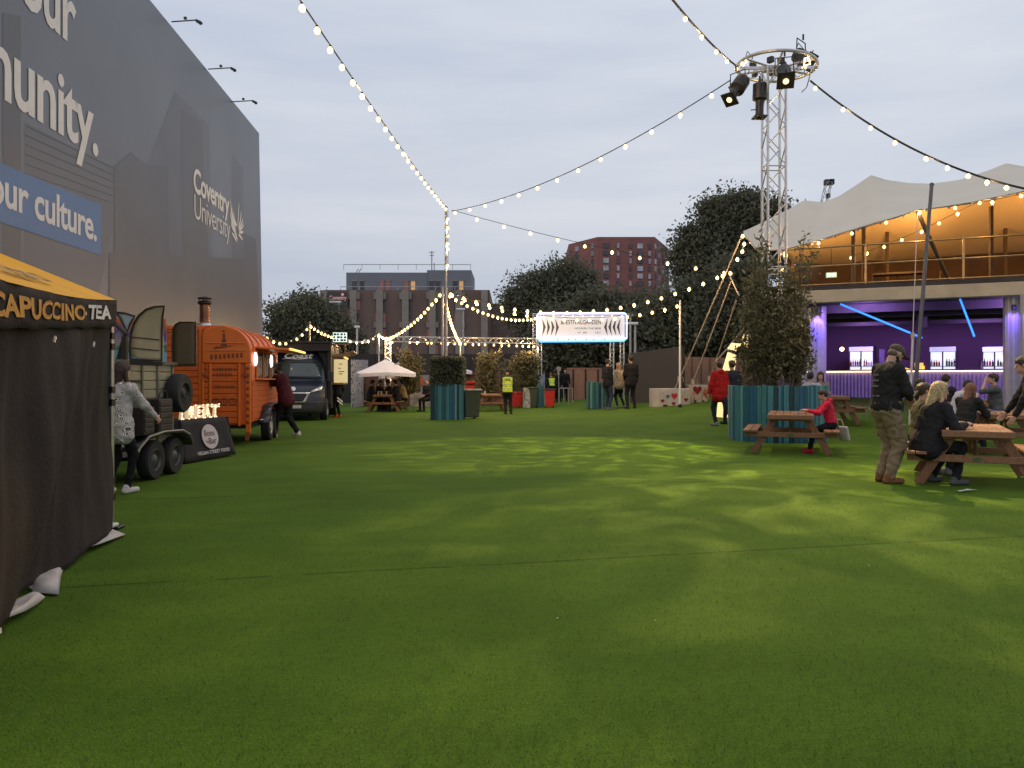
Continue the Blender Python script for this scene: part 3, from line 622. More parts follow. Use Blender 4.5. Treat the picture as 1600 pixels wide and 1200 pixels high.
mb = MB(); mb.bx(*[xY(p, 43.9)[0] for p in (656, 661)], 43.9, 43.95, 1.05, 1.5); q = mb.build('sign_board', mat('orange_sign', (.6, .12, .04), .5), None); q.parent = COL.objects['grey_cabin']; q.matrix_parent_inverse = Matrix.Translation(-COL.objects['grey_cabin'].location)
Y = 39; slab_thing('low_wall', 'low grey mottled wall beyond the parasol table', 'wall', xY(640, Y), xY(690, Y), 0, .72, .72, .2, mat('mottled_grey', (.24, .22, .21), .9, var=.5, vs=4))
m_graf = mat('graffiti', (.3, .3, .38), .8, var=0); t = m_graf.node_tree; vo = N(t, 'ShaderNodeTexVoronoi'); vo.inputs['Scale'].default_value = 4; cw = N(t, 'ShaderNodeTexCoord'); r_ = N(t, 'ShaderNodeValToRGB'); r_.color_ramp.interpolation = 'CONSTANT'
r_.color_ramp.elements[0].color = (.06, .07, .13, 1); r_.color_ramp.elements[1].color = (.42, .40, .40, 1); r_.color_ramp.elements[1].position = .45; e = r_.color_ramp.elements.new(.6); e.color = (.13, .16, .3, 1); e = r_.color_ramp.elements.new(.75); e.color = (.30, .28, .33, 1)
nz = N(t, 'ShaderNodeTexNoise'); nz.inputs['Scale'].default_value = 3.2; nz.inputs['Detail'].default_value = 6; nz.inputs['Distortion'].default_value = 2.5
t.links.new(cw.outputs['Object'], nz.inputs['Vector']); t.links.new(nz.outputs['Fac'], r_.inputs[0]); t.links.new(r_.outputs[0], t.nodes['Principled BSDF'].inputs['Base Color'])
slab_thing('graffiti_wall', 'wall painted with blue and grey graffiti beside the food van', 'wall', xY(553, 38), xY(575, 41), 0, 2.35, 2.4, .15, m_graf)
# right: grey hoarding with a slanting top, brown cabins behind the ropes
a0, a1 = xY(984, 33), xY(1066, 29.5)
slab_thing('grey_hoarding', 'dark grey hoarding with a slanting top beside the painted concrete blocks', 'hoarding', a0, a1, .25, P(984, 552, 33).z, P(1066, 541, 29.5).z, .12, m_hd)
slab_thing('brown_cabin', 'brown cabin behind the guy ropes', 'cabin', xY(1060, 35), xY(1160, 33), .3, P(0, 557, 35).z, P(0, 560, 33).z, 2.4, wood('cabin_boards', (.18, .105, .085), .7, 2, 'Z'), posts=7)
# ------------------------------------------------------------------ coffee gazebo at the left edge
GA = Vector((-3.70, 7.2, 0)); GD = Vector((.302, -.953, 0)).normalized(); GN = Vector((GD.y * -1, GD.x, 0)).normalized() * 1; GN = Vector((.953, .302, 0)).normalized(); GL = 4.5
def g_top(s): q = min(s, 3.15) / 3.15; return 2.135 - .21 * q
def g_s(px): k = (px - 800) / FPX; return (GA.x - k * GA.y) / (k * GD.y - GD.x)
def gp(s, z, o=0): return GA + GD * s + GN * o + Vector((0, 0, z))
gz = thing('market_gazebo', 'black and yellow pop up gazebo with coffee lettering on its valance', 'gazebo', gp(2, 0)); O = gz.location
m_fab = mat('black_canvas', (.036, .0265, .023), .9, var=.18, vs=3, bump=.35, bs=26, spec=.2); m_yel = mat('yellow_canvas', (.74, .37, .018), .8, var=.08, vs=3, bump=.15, bs=20)
def fold(s, z): return .075 * math.sin(2.1 * s + 2.1 * z + .8) + .035 * math.sin(4.6 * s + 3.9 * z) + .018 * math.sin(9 * s + 4.4 * z + 1.3 * math.sin(3 * z)) + .008 * math.sin(21 * s + 5 * z)
ns, nz_ = 110, 60; V = []
for j in range(nz_ + 1):
    for i in range(ns + 1):
        s = GL * i / ns; zt = g_top(s) - .22; fr = j / nz_; hemz = .02 + .05 * abs(math.sin(1.5 * s + .5)); z = hemz + (zt - hemz) * fr
        amp = math.sin(math.pi * min(1, fr * .93 + .07)) ** .6 * min(1, .25 + s); o = -.03 + fold(s, z) * amp * 1.0 + .12 * (1 - fr) ** 3 * math.sin(1.9 * s) * .6; V.append(gp(s, z, o))
F = [(j * (ns + 1) + i, j * (ns + 1) + i + 1, (j + 1) * (ns + 1) + i + 1, (j + 1) * (ns + 1) + i) for j in range(nz_) for i in range(ns)]
mb = MB(); mb.add(V, F); q = mb.build('side_wall', m_fab, gz, 'all', origin=O, recalc=False); so_ = q.modifiers.new('thick', 'SOLIDIFY'); so_.thickness = .004
def val(s, fr, o=0):  # valance surface, fr 0 bottom .. 1 top
    zt = g_top(s) - .03 * math.sin(math.pi * min(1, s / 3.1)); zb = g_top(s) - .255 + .006 * math.sin(9 * s); return gp(s, zb + (zt - zb) * fr, .012 + o + .008 * math.sin(5 * s + 2 * fr) + .004 * math.sin(14 * s))
ns = 90; V = [val(GL * i / ns, j / 5) for j in range(6) for i in range(ns + 1)]; F = [(j * (ns + 1) + i, j * (ns + 1) + i + 1, (j + 1) * (ns + 1) + i + 1, (j + 1) * (ns + 1) + i) for j in range(5) for i in range(ns)]
mb = MB(); mb.add(V, F); vl = mb.build('valance', m_fab, gz, 'all', origin=O, recalc=False); so_ = vl.modifiers.new('thick', 'SOLIDIFY'); so_.thickness = .004
def vwarp(sl, wd, fb, ft, ht):
    return lambda a, b: val(sl - a, fb + (ft - fb) * b / ht, .013)
m_orl = mat('orange_print', (.62, .27, .03), .7, var=.15, vs=15); m_crm = mat('cream_print', (.72, .66, .62), .7, var=.05)
for word, pl, pr, fb, ft, mt in (('CAPUCCINO', -24, 125.5, .24, .76, m_orl), ('TEA', 132, 168.5, .30, .80, m_crm)):
    sl, sr = g_s(pl), g_s(pr); mb = MB(); put_text(mb, word, (0, 0, 0), (-1, 0, 0), (0, 0, 1), sl - sr, 1.0, 0, .035, warp=vwarp(sl, 0, fb, ft, 1.0), depth=0)
    if word == 'TEA': c = val(g_s(128.7), .5, .008); mb.prism([(.016 * math.cos(k * .7), .016 * math.sin(k * .7)) for k in range(9)], c, -GD, (0, 0, 1), .002)
    mb.build('lettering', mt, vl, origin=O, recalc=False)
AP = GA + GD * 1.6 - GN * 1.55 + Vector((0, 0, 2.75)); BK = GA - GN * 3.1 + Vector((0, 0, 2.13)); NB = gp(GL, g_top(GL)) ; AP2 = GA + GD * 3.0 - GN * 1.55 + Vector((0, 0, 2.75))
mb = MB(); rows = []
def edge(s): return gp(s, g_top(s) - .03 * math.sin(math.pi * min(1, s / 3.1)), .016)
n = 40; V = []; m = 10
for j in range(m + 1):
    for i in range(n + 1):
        s = GL * i / n; a = edge(s); b = AP.lerp(AP2, min(1, max(0, (s - 1.2) / 1.9))); f = j / m; q = a.lerp(b, f); q.z -= .05 * math.sin(math.pi * f) * (1 if s > .3 else s / .3); V.append(q)
F = [(j * (n + 1) + i, j * (n + 1) + i + 1, (j + 1) * (n + 1) + i + 1, (j + 1) * (n + 1) + i) for j in range(m) for i in range(n)]
mb.add(V, F); mb.add([edge(0), BK, AP], [(0, 1, 2)]); mb.add([BK, BK + GD * GL, AP2, AP], [(0, 1, 2, 3)])
rf = mb.build('roof', m_yel, gz, True, origin=O, recalc=False)
mb = MB(); sl, sr = g_s(-12) , g_s(62)
def rwarp(a, b): s = 2.45 - a; e = edge(s); t_ = AP.lerp(AP2, .2) ; return e.lerp(t_, .14 + .13 * b) + Vector((0, 0, .006))
put_text(mb, 'n urban co', (0, 0, 0), (-1, 0, 0), (0, 0, 1), 1.35, 1.0, 0, .02, shear=.2, warp=rwarp, depth=0); mb.build('lettering', M_black, rf, origin=O, recalc=False)
mb = MB(); c = gp(-.02, 0, -.03); mb.bx(c.x - .022, c.x + .022, c.y - .022, c.y + .022, .04, 1.9)
lg = mb.build('leg', M_alu, gz, bevel=.004, origin=O)
mb = MB()
for z in (1.80, 1.70, 1.30, 1.18, .45, .3): mb.bx(c.x - .05, c.x + .028, c.y - .03, c.y + .03, z - .03, z + .03)
mb.build('strap', M_black, lg, origin=O); mb = MB(); mb.bx(c.x - .06, c.x + .1, c.y - .07, c.y + .07, .005, .035); mb.build('foot', M_black, lg, bevel=.01, origin=O)
mb = MB(); mb.bx(c.x + .0, c.x + .09, c.y - .14, c.y - .02, .035, .07); mb.build('weight_bag', mat('white_plastic', (.65, .63, .6), .5), lg, bevel=.01, origin=O)
mb = MB(); cc = gp(GL, 0, -.03); mb.bx(cc.x - .022, cc.x + .022, cc.y - .022, cc.y + .022, 0, 1.9); mb.build('leg', M_alu, gz, origin=O)
for c_ in (BK, BK + GD * GL): mb = MB(); mb.bx(c_.x - .022, c_.x + .022, c_.y - .022, c_.y + .022, 0, 2.1); mb.build('leg', M_alu, gz, origin=O)
for px, py in ((66, 530), (131, 538)): mb = MB(); c_ = gp(g_s(px), P(0, py, GA.y + GD.y * g_s(px)).z, .07); mb.beam(c_ + Vector((0, 0, .02)) - GD * .015, c_ - Vector((0, 0, .02)) + GD * .015, .012, .012); mb.build('toggle', M_alu, gz, origin=O)
m_flap = mat('white_tarp', (.50, .45, .42), .6, var=.15, vs=6, bump=.3, bs=15)
def Gp(px, py): Y = CAM_Z * FPX / (py - HOR); return Vector(((px - 800) / FPX * Y, Y, 0))
for poly in ([(100, 870), (125, 846), (165, 828), (196, 838), (152, 861), (120, 866)], [(40, 922), (70, 890), (108, 868), (95, 905), (92, 932), (55, 932)], [(-20, 975), (25, 955), (60, 936), (71, 938), (58, 952), (40, 966), (0, 985), (-20, 1000)], [(-30, 990), (0, 982), (3, 1004), (-25, 1020)]):
    pts = [Gp(*p) for p in poly]; c_ = sum(pts, Vector()) / len(pts); mb = MB(); vs = []
    for k in range(4):
        f = (k + 1) / 4; vs += [c_.lerp(p, f) + Vector((0, 0, .035 + .02 * math.sin(7 * p.x * f + 5 * p.y) * f + (.03 if k < 3 else .0))) for p in pts]
    n = len(pts); vs.append(c_ + Vector((0, 0, .07))); F = [(k * n + i, k * n + (i + 1) % n, (k + 1) * n + (i + 1) % n, (k + 1) * n + i) for k in range(3) for i in range(n)] + [(len(vs) - 1, i, (i + 1) % n) for i in range(n)]
    mb.add(vs, F); q = mb.build('ground_flap', m_flap, gz, 'all', origin=O); so_ = q.modifiers.new('thick', 'SOLIDIFY'); so_.thickness = .006

# ------------------------------------------------------------------ wheels for the trailers and the van
def wheel(parent, c, r, wd, rim_mat, axis='X', out=1, spokes=True):
    M = Matrix.Rotation(R(90) * out, 3, 'Y'); mb = MB()
    mb.lathe([(r * .6, -wd / 2), (r * .93, -wd / 2), (r, -wd * .36), (r, wd * .36), (r * .93, wd / 2), (r * .6, wd / 2), (r * .58, wd * .3)], c, 28, 0, M)
    w_ = mb.build('wheel', M_rubber, parent, True); mb = MB()
    mb.lathe([(r * .62, -wd * .3), (r * .6, wd * .46), (r * .54, wd * .48), (r * .48, wd * .25), (r * .28, wd * .3), (r * .2, wd * .42), (.001, wd * .44)], c, 24, 0, M)
    for k in range(8):
        a = k * math.pi / 4; p = Vector(c) + M @ Vector((r * .4 * math.cos(a), r * .4 * math.sin(a), wd * .285)); mb.ell(p, (r * .05,) * 3, 6, 1)
    mb.build('rim', [rim_mat, M_black], w_, True); return w_

# ------------------------------------------------------------------ sage green horse trailer kitchen
ft = thing('food_trailer', 'sage green converted horse trailer with open hatch panels and a spare wheel on its side', 'food trailer', (-6.1, 9.4, 0)); O = ft.location
m_sage = mat('sage_paint', (.33, .30, .20), .5, var=.1, vs=5); m_sagein = mat('hatch_lining', (.42, .36, .22), .55, var=.1, vs=3); m_rim = mat('dark_trim', (.028, .022, .02), .6)
SX = -5.05; mb = MB()
mb.bx(-7.15, SX - .03, 7.2, 11.62, .48, 1.62); mb.bx(-7.15, -7.05, 7.2, 11.62, 1.62, 2.0); mb.bx(-7.1, SX - .05, 7.2, 9.2, 1.62, 2.02)
mb.build('body', m_sage, ft, origin=O)
mb = MB()
for k in range(9): z = .5 + k * .125; mb.bx(SX - .03, SX - .008, 7.25, 11.58, z + .006, z + .119)
mb.build('side_planks', m_sage, ft, bevel=.006, origin=O)
mb = MB()
for px in (199, 222, 246, 269): Yp = SX * FPX / (px - 800); mb.bx(SX - .01, SX + .015, Yp - .022, Yp + .022, .48, 1.62)
mb.bx(SX - .02, SX + .03, 7.2, 11.62, 1.605, 1.65); mb.build('post', mat('sage_dark', (.16, .15, .11), .5), ft, origin=O)
mb = MB(); arc = [(-7.15, 1.98)] + [(-7.15 + .55 * (1 - math.cos(a)), 1.98 + .36 * math.sin(a)) for a in [R(15 * k) for k in range(1, 7)]] + [(-6.1, 2.36)]
for i in range(len(arc) - 1): (x0, z0), (x1, z1) = arc[i], arc[i + 1]; mb.add([(x0, 7.2, z0), (x1, 7.2, z1), (x1, 11.62, z1), (x0, 11.62, z0)], [(0, 1, 2, 3)])
q = mb.build('roof', m_sage, ft, True, origin=O, recalc=False); so_ = q.modifiers.new('thick', 'SOLIDIFY'); so_.thickness = .03
mb = MB(); Yd = 10.12
def fpoly(pxs, Y): return [(P(px, py, Y).x, P(px, py, Y).z) for px, py in pxs]
def flap(name, pxs, Y, th, mt, parent, rim=None, bend=0.0, grooves=()):
    poly = fpoly(pxs, Y); mb = MB(); c = (sum(p[0] for p in poly) / len(poly), sum(p[1] for p in poly) / len(poly)); z0 = min(p[1] for p in poly); z1 = max(p[1] for p in poly)
    bd = lambda z: -bend * max(0, (z - z0) / (z1 - z0) - .3) ** 2
    xl = min(p[0] for p in poly); xr = max(p[0] for p in poly); rows = 14; V = []
    for j in range(rows + 1):
        z = z0 + (z1 - z0) * (j / rows * .998 + .001); xs = []
        for k in range(len(poly)):
            (xa, za), (xb, zb) = poly[k], poly[(k + 1) % len(poly)]
            if (za - z) * (zb - z) <= 0 and za != zb: xs.append(xa + (xb - xa) * (z - za) / (zb - za))
        a, b = (min(xs), max(xs)) if xs else (c[0], c[0])
        for i in range(5): V.append((a + (b - a) * i / 4, Y + bd(z), z))
    F = [(j * 5 + i, j * 5 + i + 1, (j + 1) * 5 + i + 1, (j + 1) * 5 + i) for j in range(rows) for i in range(4)]
    mb.add(V, F); o = mb.build(name, mt, parent, 'all', origin=O, recalc=False); so_ = o.modifiers.new('thick', 'SOLIDIFY'); so_.thickness = th
    if rim:
        mb = MB(); mb.tube([Vector((p[0], Y - .005 + bd(p[1]), p[1])) for p in poly + poly[:1]], rim, 6); mb.build('edge_trim', m_rim, o, origin=O)
    for gy in grooves:
        mb = MB(); z = P(0, gy, Y).z; mb.beam((xl + .02, Y - .006 + bd(z), z + .02), (xr - .1, Y - .006 + bd(z), z - .015), .008, .012); mb.build('groove', m_rim, o, origin=O)
    return o
flap('hatch_panel', [(204, 561), (203, 540), (205, 522), (210, 507), (219, 494), (232, 484), (246, 480), (261, 479), (257, 493), (254, 515), (253, 564)], Yd, .03, m_sagein, ft, .014, .14, (529, 546))
mb = MB(); a = fpoly([(203, 561), (254, 566), (254, 572), (203, 570)], Yd - .02); mb.add([(x, Yd - .03, z) for x, z in a] + [(x, Yd + .04, z) for x, z in a], [(0, 1, 2, 3), (7, 6, 5, 4), (0, 4, 5, 1), (1, 5, 6, 2), (2, 6, 7, 3), (3, 7, 4, 0)]); mb.build('hatch_ledge', m_rim, ft, origin=O)
flap('hatch_panel', [(181, 488), (195, 489), (211, 494), (204, 505), (199, 519), (194, 508), (188, 497)], Yd + .25, .03, mat('pale_blue_lining', (.33, .40, .43), .5), ft, .014)
flap('door_panel', [(270, 572), (269, 540), (270, 515), (274, 507), (281, 503), (306, 503), (306, 572)], 11.75, .03, mat('olive_door', (.085, .06, .028), .5, var=.15, vs=4), ft, .010)
m_mural = mat('mural', (.2, .2, .4), .6, var=0); t = m_mural.node_tree; cw = N(t, 'ShaderNodeTexCoord'); sp = N(t, 'ShaderNodeSeparateXYZ'); r_ = N(t, 'ShaderNodeValToRGB'); nz = N(t, 'ShaderNodeTexNoise'); nz.inputs['Scale'].default_value = 6; ad = N(t, 'ShaderNodeMath', operation='MULTIPLY_ADD'); ad.inputs[1].default_value = .35
t.links.new(cw.outputs['Object'], nz.inputs['Vector']); t.links.new(cw.outputs['Object'], sp.inputs[0]); t.links.new(nz.outputs['Fac'], ad.inputs[0]); t.links.new(sp.outputs[2], ad.inputs[2]); mp = N(t, 'ShaderNodeMapRange'); mp.inputs[1].default_value = 1.75; mp.inputs[2].default_value = 2.55; t.links.new(ad.outputs[0], mp.inputs[0]); t.links.new(mp.outputs[0], r_.inputs[0]); t.links.new(r_.outputs[0], t.nodes['Principled BSDF'].inputs['Base Color'])
el_ = r_.color_ramp.elements; el_[0].color = (.2, .45, .55, 1); el_[0].position = .1; el_[1].color = (.62, .16, .03, 1); el_[1].position = .9
for p_, c_ in ((.28, (.22, .45, .55, 1)), (.36, (.04, .16, .05, 1)), (.48, (.4, .36, .36, 1)), (.62, (.12, .09, .26, 1))): e = el_.new(p_); e.color = c_
mb = MB(); mb.bx(-6.9, SX - .35, 10.25, 10.29, 1.62, 2.28); mb.bx(-7.0, SX - .12, 11.56, 11.6, 1.62, 2.3); mb.bx(SX - .2, SX - .14, 11.2, 11.56, 1.62, 2.15); mb.build('mural_board', m_mural, ft, origin=O)
mb = MB(); mb.tube([(SX - .15, 10.2, 1.6), (SX - .02, 10.16, 2.0), (SX - .3, 10.16, 2.26), (SX - .75, 10.2, 2.33)], .03, 6); mb.beam((SX - .02, 10.14, .6), (SX - .02, 10.14, 1.95), .06, .06); mb.build('arch_rib', m_rim, ft, origin=O)
for Yw in (10.78, 11.42): wheel(ft, (SX + .02 + 6.1, Yw - 9.4, .275), .275, .17, mat('grey_rim', (.09, .09, .09), .5, .3))
mb = MB(); pr = [(9.95, .36), (10.1, .5), (10.35, .62), (10.8, .66), (11.4, .64), (11.65, .56), (11.78, .42)]
for i in range(len(pr) - 1): (y0, z0), (y1, z1) = pr[i], pr[i + 1]; mb.add([(SX - .1, y0, z0), (SX + .2, y0, z0), (SX + .2, y1, z1), (SX - .1, y1, z1)], [(0, 1, 2, 3)])
q = mb.build('fender', M_black, ft, True, origin=O, recalc=False); so_ = q.modifiers.new('thick', 'SOLIDIFY'); so_.thickness = .03
mb = MB(); mb.tube([(SX + .2, y, z + .005) for y, z in pr], .018, 6); mb.build('fender_edge', mat('worn_metal', (.22, .2, .18), .5, .5), q, origin=O)
mb = MB(); mb.bx(SX - .02, SX + .12, 9.2, 10.2, .40, .45); mb.bx(SX - 1.0, SX - .1, 9.0, 11.6, .30, .48); mb.bx(-6.15, -6.05, 11.6, 12.7, .38, .46); mb.build('chassis', mat('chassis_grey', (.12, .12, .11), .6, .3), ft, origin=O)
sw = wheel(ft, (SX + .12 + 6.1, 11.47 - 9.4, 1.19), .285, .19, M_black); sw.name = 'spare_wheel'
mb = MB(); mb.beam((SX + .01, 10.25, 1.37), (SX + .01, 10.55, 1.36), .02, .02); mb.build('door_bolt', M_black, ft, origin=O); mb = MB(); mb.bx(SX + .0, SX + .02, 10.2, 10.5, 1.0, 1.22); mb.build('notice_plate', mat('slate', (.07, .07, .075), .5), ft, origin=O)
for k, (px, Yb, lab) in enumerate(((224, 10.35, 'narrow black bag on the wheel arch of the green trailer, nearer the woman'), (246, 10.85, 'larger quilted black bag on the wheel arch below the spare wheel'))):
    x0 = (px - 800) / FPX * Yb; o = thing('carry_bag', lab, 'bag', (SX + .1, Yb, .66), 0, 'bags on the wheel arch of the green trailer'); hb_, wb_ = ((.36, .3), (.46, .42))[k]
    mb = MB(); mb.bx(-.1, .1, -wb_ / 2, wb_ / 2, .0, hb_)
    for j in range(5): mb.bx(.1, .112, -wb_ / 2 + .02, wb_ / 2 - .02, .03 + hb_ * .18 * j, .03 + hb_ * .18 * j + hb_ * .15)
    mb.build('bag_body', mat('bag_black', (.02, .018, .018), .55, var=.3, vs=10), o, bevel=.02, seg=2); mb = MB(); mb.tube([(.06, wb_ * .3 * math.cos(a), hb_ + .12 * math.sin(a)) for a in [R(180 * i / 10) for i in range(11)]], .014, 6); mb.build('handle', M_black, o, True)

# ------------------------------------------------------------------ black cloth table with illuminated letters
A0 = Vector((-5.33, 12.7, 0)); B0 = Vector((-5.04, 14.1, 0)); D0 = (B0 - A0).normalized(); N0 = Vector((D0.y, -D0.x, 0)); LT = (B0 - A0).length
tb = thing('display_table', 'small table under a black cloth printed with a round white vegan food emblem', 'table', A0, 0); O = A0
def tp(s, z, o=0): return A0 + D0 * s + N0 * (o - .16 * z / .71) + Vector((0, 0, z))
mb = MB(); n = 24; V = []
for j in range(9):
    for i in range(n + 1):
        s = LT * i / n; z = .03 + .68 * j / 8; V.append(tp(s + (.09 * (1 - j / 8) - .05) * (1 if i > n / 2 else -1) * abs(2 * i / n - 1) ** 3, z, .02 * math.sin(9 * s) * (1 - j / 8) * .7))
F = [(j * (n + 1) + i, j * (n + 1) + i + 1, (j + 1) * (n + 1) + i + 1, (j + 1) * (n + 1) + i) for j in range(8) for i in range(n)]
mb.add(V, F); q = [tp(-.02, .02), tp(-.02, .71), tp(-.02, .71, -.6), tp(-.06, .02, -.75)]; mb.add(q, [(0, 1, 2, 3)]); mb.add([p + D0 * (LT + .04) for p in q], [(0, 1, 2, 3)]); mb.add([tp(-.02, .712), tp(LT + .02, .712), tp(LT + .02, .712, -.6), tp(-.02, .712, -.6)], [(0, 1, 2, 3)])
cl = mb.build('cloth', mat('black_cloth', (.018, .016, .018), .85, var=.3, vs=6, bump=.3, bs=30), tb, True, origin=O, recalc=False); so_ = cl.modifiers.new('thick', 'SOLIDIFY'); so_.thickness = .004; so_.offset = -1
mb = MB(); up = (tp(0, .7) - tp(0, 0)).normalized(); c_ = tp(.76, .40, .016)
mb.prism([(.235 * math.cos(2 * math.pi * k / 32), .215 * math.sin(2 * math.pi * k / 32)) for k in range(32)], c_, D0, up, .004); em = mb.build('emblem', mat('pale_disc', (.55, .47, .45), .7, var=.05), cl, origin=O, recalc=False)
mb = MB(); put_text(mb, 'Boxx', c_ - D0 * .16 + up * .01 + N0 * .006, D0, up, .30, .11, 0, .0); put_text(mb, "'n", c_ - D0 * .16 - up * .11 + N0 * .006, D0, up, .07, .06); put_text(mb, 'Bar', c_ - D0 * .07 - up * .13 + N0 * .006, D0, up, .22, .11); mb.build('lettering', mat('dark_print', (.09, .07, .07), .7), em, origin=O, recalc=False)
mb = MB(); put_text(mb, 'VEGAN STREET FOOD', tp(.30, .11, .024), D0, up, .95, .06, 0, .01, spacing=1.1); mb.build('lettering', M_letter, cl, origin=O, recalc=False)
mb = MB()
for s in (.1, LT - .1):
    for o_ in (-.08, -.5): mb.tube([tp(s, .0, o_), tp(s, .7, o_)], .014, 6)
mb.build('leg', M_dark, tb, origin=O)
m_lt = mat('lit_letter_face', (.7, .6, .5), .5, var=0, emit=(1, .74, .45), es=.42)
tl = thing('marquee_letters', 'row of five warm lit bulb letters standing on the black cloth table', 'lit letters', tp(.12, .715, -.12)); O = tl.location
for k, ch in enumerate('TREAT'):
    mb = MB(); s0 = .14 + k * .24; base = tp(s0, .72, -.10); vs, fs = text2d(ch, .03); xs = [v[0] for v in vs]; ys = [v[1] for v in vs]
    f2 = [(base + D0 * ((v[0] - min(xs)) / (max(xs) - min(xs)) * .225) + Vector((0, 0, (v[1] - min(ys)) / (max(ys) - min(ys)) * .225))) for v in vs]; mb.add(f2, fs)
    o = mb.build('letter', m_lt, tl, origin=O, recalc=False); so_ = o.modifiers.new('thick', 'SOLIDIFY'); so_.thickness = .05
    mb = MB()
    for q in random.sample(f2, min(16, len(f2))): mb.ell(q + N0 * .006, (.012,) * 3, 6)
    for i in range(4): mb.ell(base + D0 * .11 + N0 * .006 + Vector((0, 0, .03 + .055 * i)), (.012,) * 3, 6)
    mb.build('bulb', mat('pea_bulb', (1, .8, .5), .3, var=0, emit=(1, .7, .38), es=2.2), o, origin=O)

# ------------------------------------------------------------------ orange horse trailer kitchen
ot = thing('food_trailer', 'bright orange converted horse trailer with a chimney, ribbed roof and serving hatch', 'food trailer', (-5.45, 16.2, 0), R(8))
m_or = mat('orange_paint', (.70, .145, .010), .38, var=.08, vs=3); m_or2 = mat('orange_plank', (.60, .105, .007), .45, var=.12, vs=4); m_ord = mat('orange_dark', (.26, .05, .012), .6); m_ink = mat('dark_ink', (.20, .04, .01), .6)
def sh_arc(x1, zr, zt, rx, n=8): return [(x1 - rx * (1 - math.cos(R(90 * k / n))), zr + (zt - zr) * math.sin(R(90 * k / n))) for k in range(n + 1)]
TW, TL = 2.1, 3.4; pr = [(0, .5)] + sh_arc(0, 1.98, 2.5, .6) + [(-TW + .6 - .6 * math.sin(R(90 * k / 8)), 1.98 + .52 * math.cos(R(90 * k / 8))) for k in range(9)] + [(-TW, .5)]
mb = MB(); mb.prism([(x, z) for x, z in pr][::-1], (0, .02, 0), (1, 0, 0), (0, 0, 1), -TL); 
body = mb.build('body', m_or2, ot, True)
mb = MB(); mb.bx(-TW + .03, -.05, .03, TL - .03, .36, .5); mb.bx(-1.1, -1.0, TL - .1, TL + .9, .36, .44); mb.build('chassis', M_dark, ot)
mb = MB()   # planks of the flat half of the end wall
for k in range(15): z = .52 + k * .131; mb.bx(-TW + .06, -1.0, -.012, .02, z + .005, z + .126)
mb.build('end_planks', m_or2, ot, bevel=.008)
mb = MB(); mb.bx(-TW, -.95, -.03, .02, 2.42, 2.5); mb.bx(-1.05, -.98, -.035, .02, .5, 2.45); mb.build('end_frame', m_or, ot, bevel=.01)
# raised half with rounded head
bp = [(-.97, 1.72), (-.97, 2.3)] + [(-.97 + .14 * (1 - math.cos(R(90 * k / 5))), 2.3 + .16 * math.sin(R(90 * k / 5))) for k in range(1, 6)] + [(-.55, 2.5)] + sh_arc(.0, 1.98, 2.5, .55)[::-1] + [(0, 1.72)]
mb = MB(); mb.prism(bp, (0, -.10, 0), (1, 0, 0), (0, 0, 1), -.14); hd = mb.build('door_head', m_or, ot, True, bevel=.025, seg=2)
mb = MB()
for z in (1.99, 2.14): mb.tube([(-.88, -.105, z), (-.1, -.105, z)], .012, 6)
mb.build('ridge', mat('orange_bright', (.62, .17, .04), .35), hd)
mb = MB()   # painted bottle mark with a swoosh and a name beneath, too worn to read
mb.prism([(-.07, 0), (.07, 0), (.04, .11), (.025, .16), (.025, .26), (-.025, .26), (-.025, .16), (-.04, .11)], (-.53, -.104, 2.08), (1, 0, 0), (0, 0, 1), .003)
mb.prism([(-.03, 0), (.03, 0), (.02, .035), (-.02, .035)], (-.54, -.104, 2.37), (1, 0, 0), (0, 0, 1), .003); mb.prism([(-.2, 0), (0, .02), (.22, .08), (.0, .05), (-.16, .05)], (-.54, -.106, 2.02), (1, 0, 0), (0, 0, 1), .003)
for k in range(8): mb.bx(-.80 + .085 * k, -.80 + .085 * k + .05, -.106, -.102, 1.80 + .006 * k, 1.90 + .006 * k)
mb.build('emblem', m_ink, hd)
mb = MB(); mb.bx(-.9, -.06, -.06, .02, .45, 1.72); dr = mb.build('ramp_door', m_or2, ot)
mb = MB()
for k in range(10): z = .47 + k * .124; mb.bx(-.8, -.26, -.092, -.055, z + .006, z + .118); mb.bx(-.95, -.84, -.09, -.055, z + .006, z + .118)
mb.build('door_planks', m_or2, dr, bevel=.008)
mb = MB(); mb.bx(-.83, -.78, -.115, -.055, .42, 1.72); mb.bx(-.25, -.2, -.115, -.055, .42, 1.72); mb.bx(-.1, -.0, -.11, -.02, .26, 1.72); mb.bx(-.97, -.93, -.10, -.02, .45, 1.72); mb.build('door_frame', m_or, dr, bevel=.01)
mb = MB()
for k in range(9): mb.ell((-.05, -.115, .5 + k * .14), (.035, .012, .045), 8)
mb.beam((-.05, -.11, .3), (-.07, -.11, .12), .07, .03); mb.build('hinge', m_ord, dr)
mb = MB()
for x in (-.95, -.16): mb.beam((x, -.12, 1.5), (x + .13, -.12, 1.44), .025, .05); mb.beam((x + .05, -.12, 1.7), (x + .08, -.12, 1.45), .02, .02)
mb.build('latch', m_ord, dr, bevel=.004)
mb = MB()
for i, x in enumerate((-.70, -.53, -.36)):
    c_ = Vector((x, -.097, .93)); mb.add([c_ + Vector((r_ * math.cos(a), 0, r_ * math.sin(a))) for a in [2 * math.pi * k / 18 for k in range(18)] for r_ in (.05, .078)], [(2 * k, 2 * k + 1, (2 * k + 3) % 36, (2 * k + 2) % 36) for k in range(18)])
    mb.box(c_ + Vector((.0, 0, .0)), (.05, .004, .03)); mb.box(c_ + Vector((.085, 0, .0)), (.03, .004, .015))
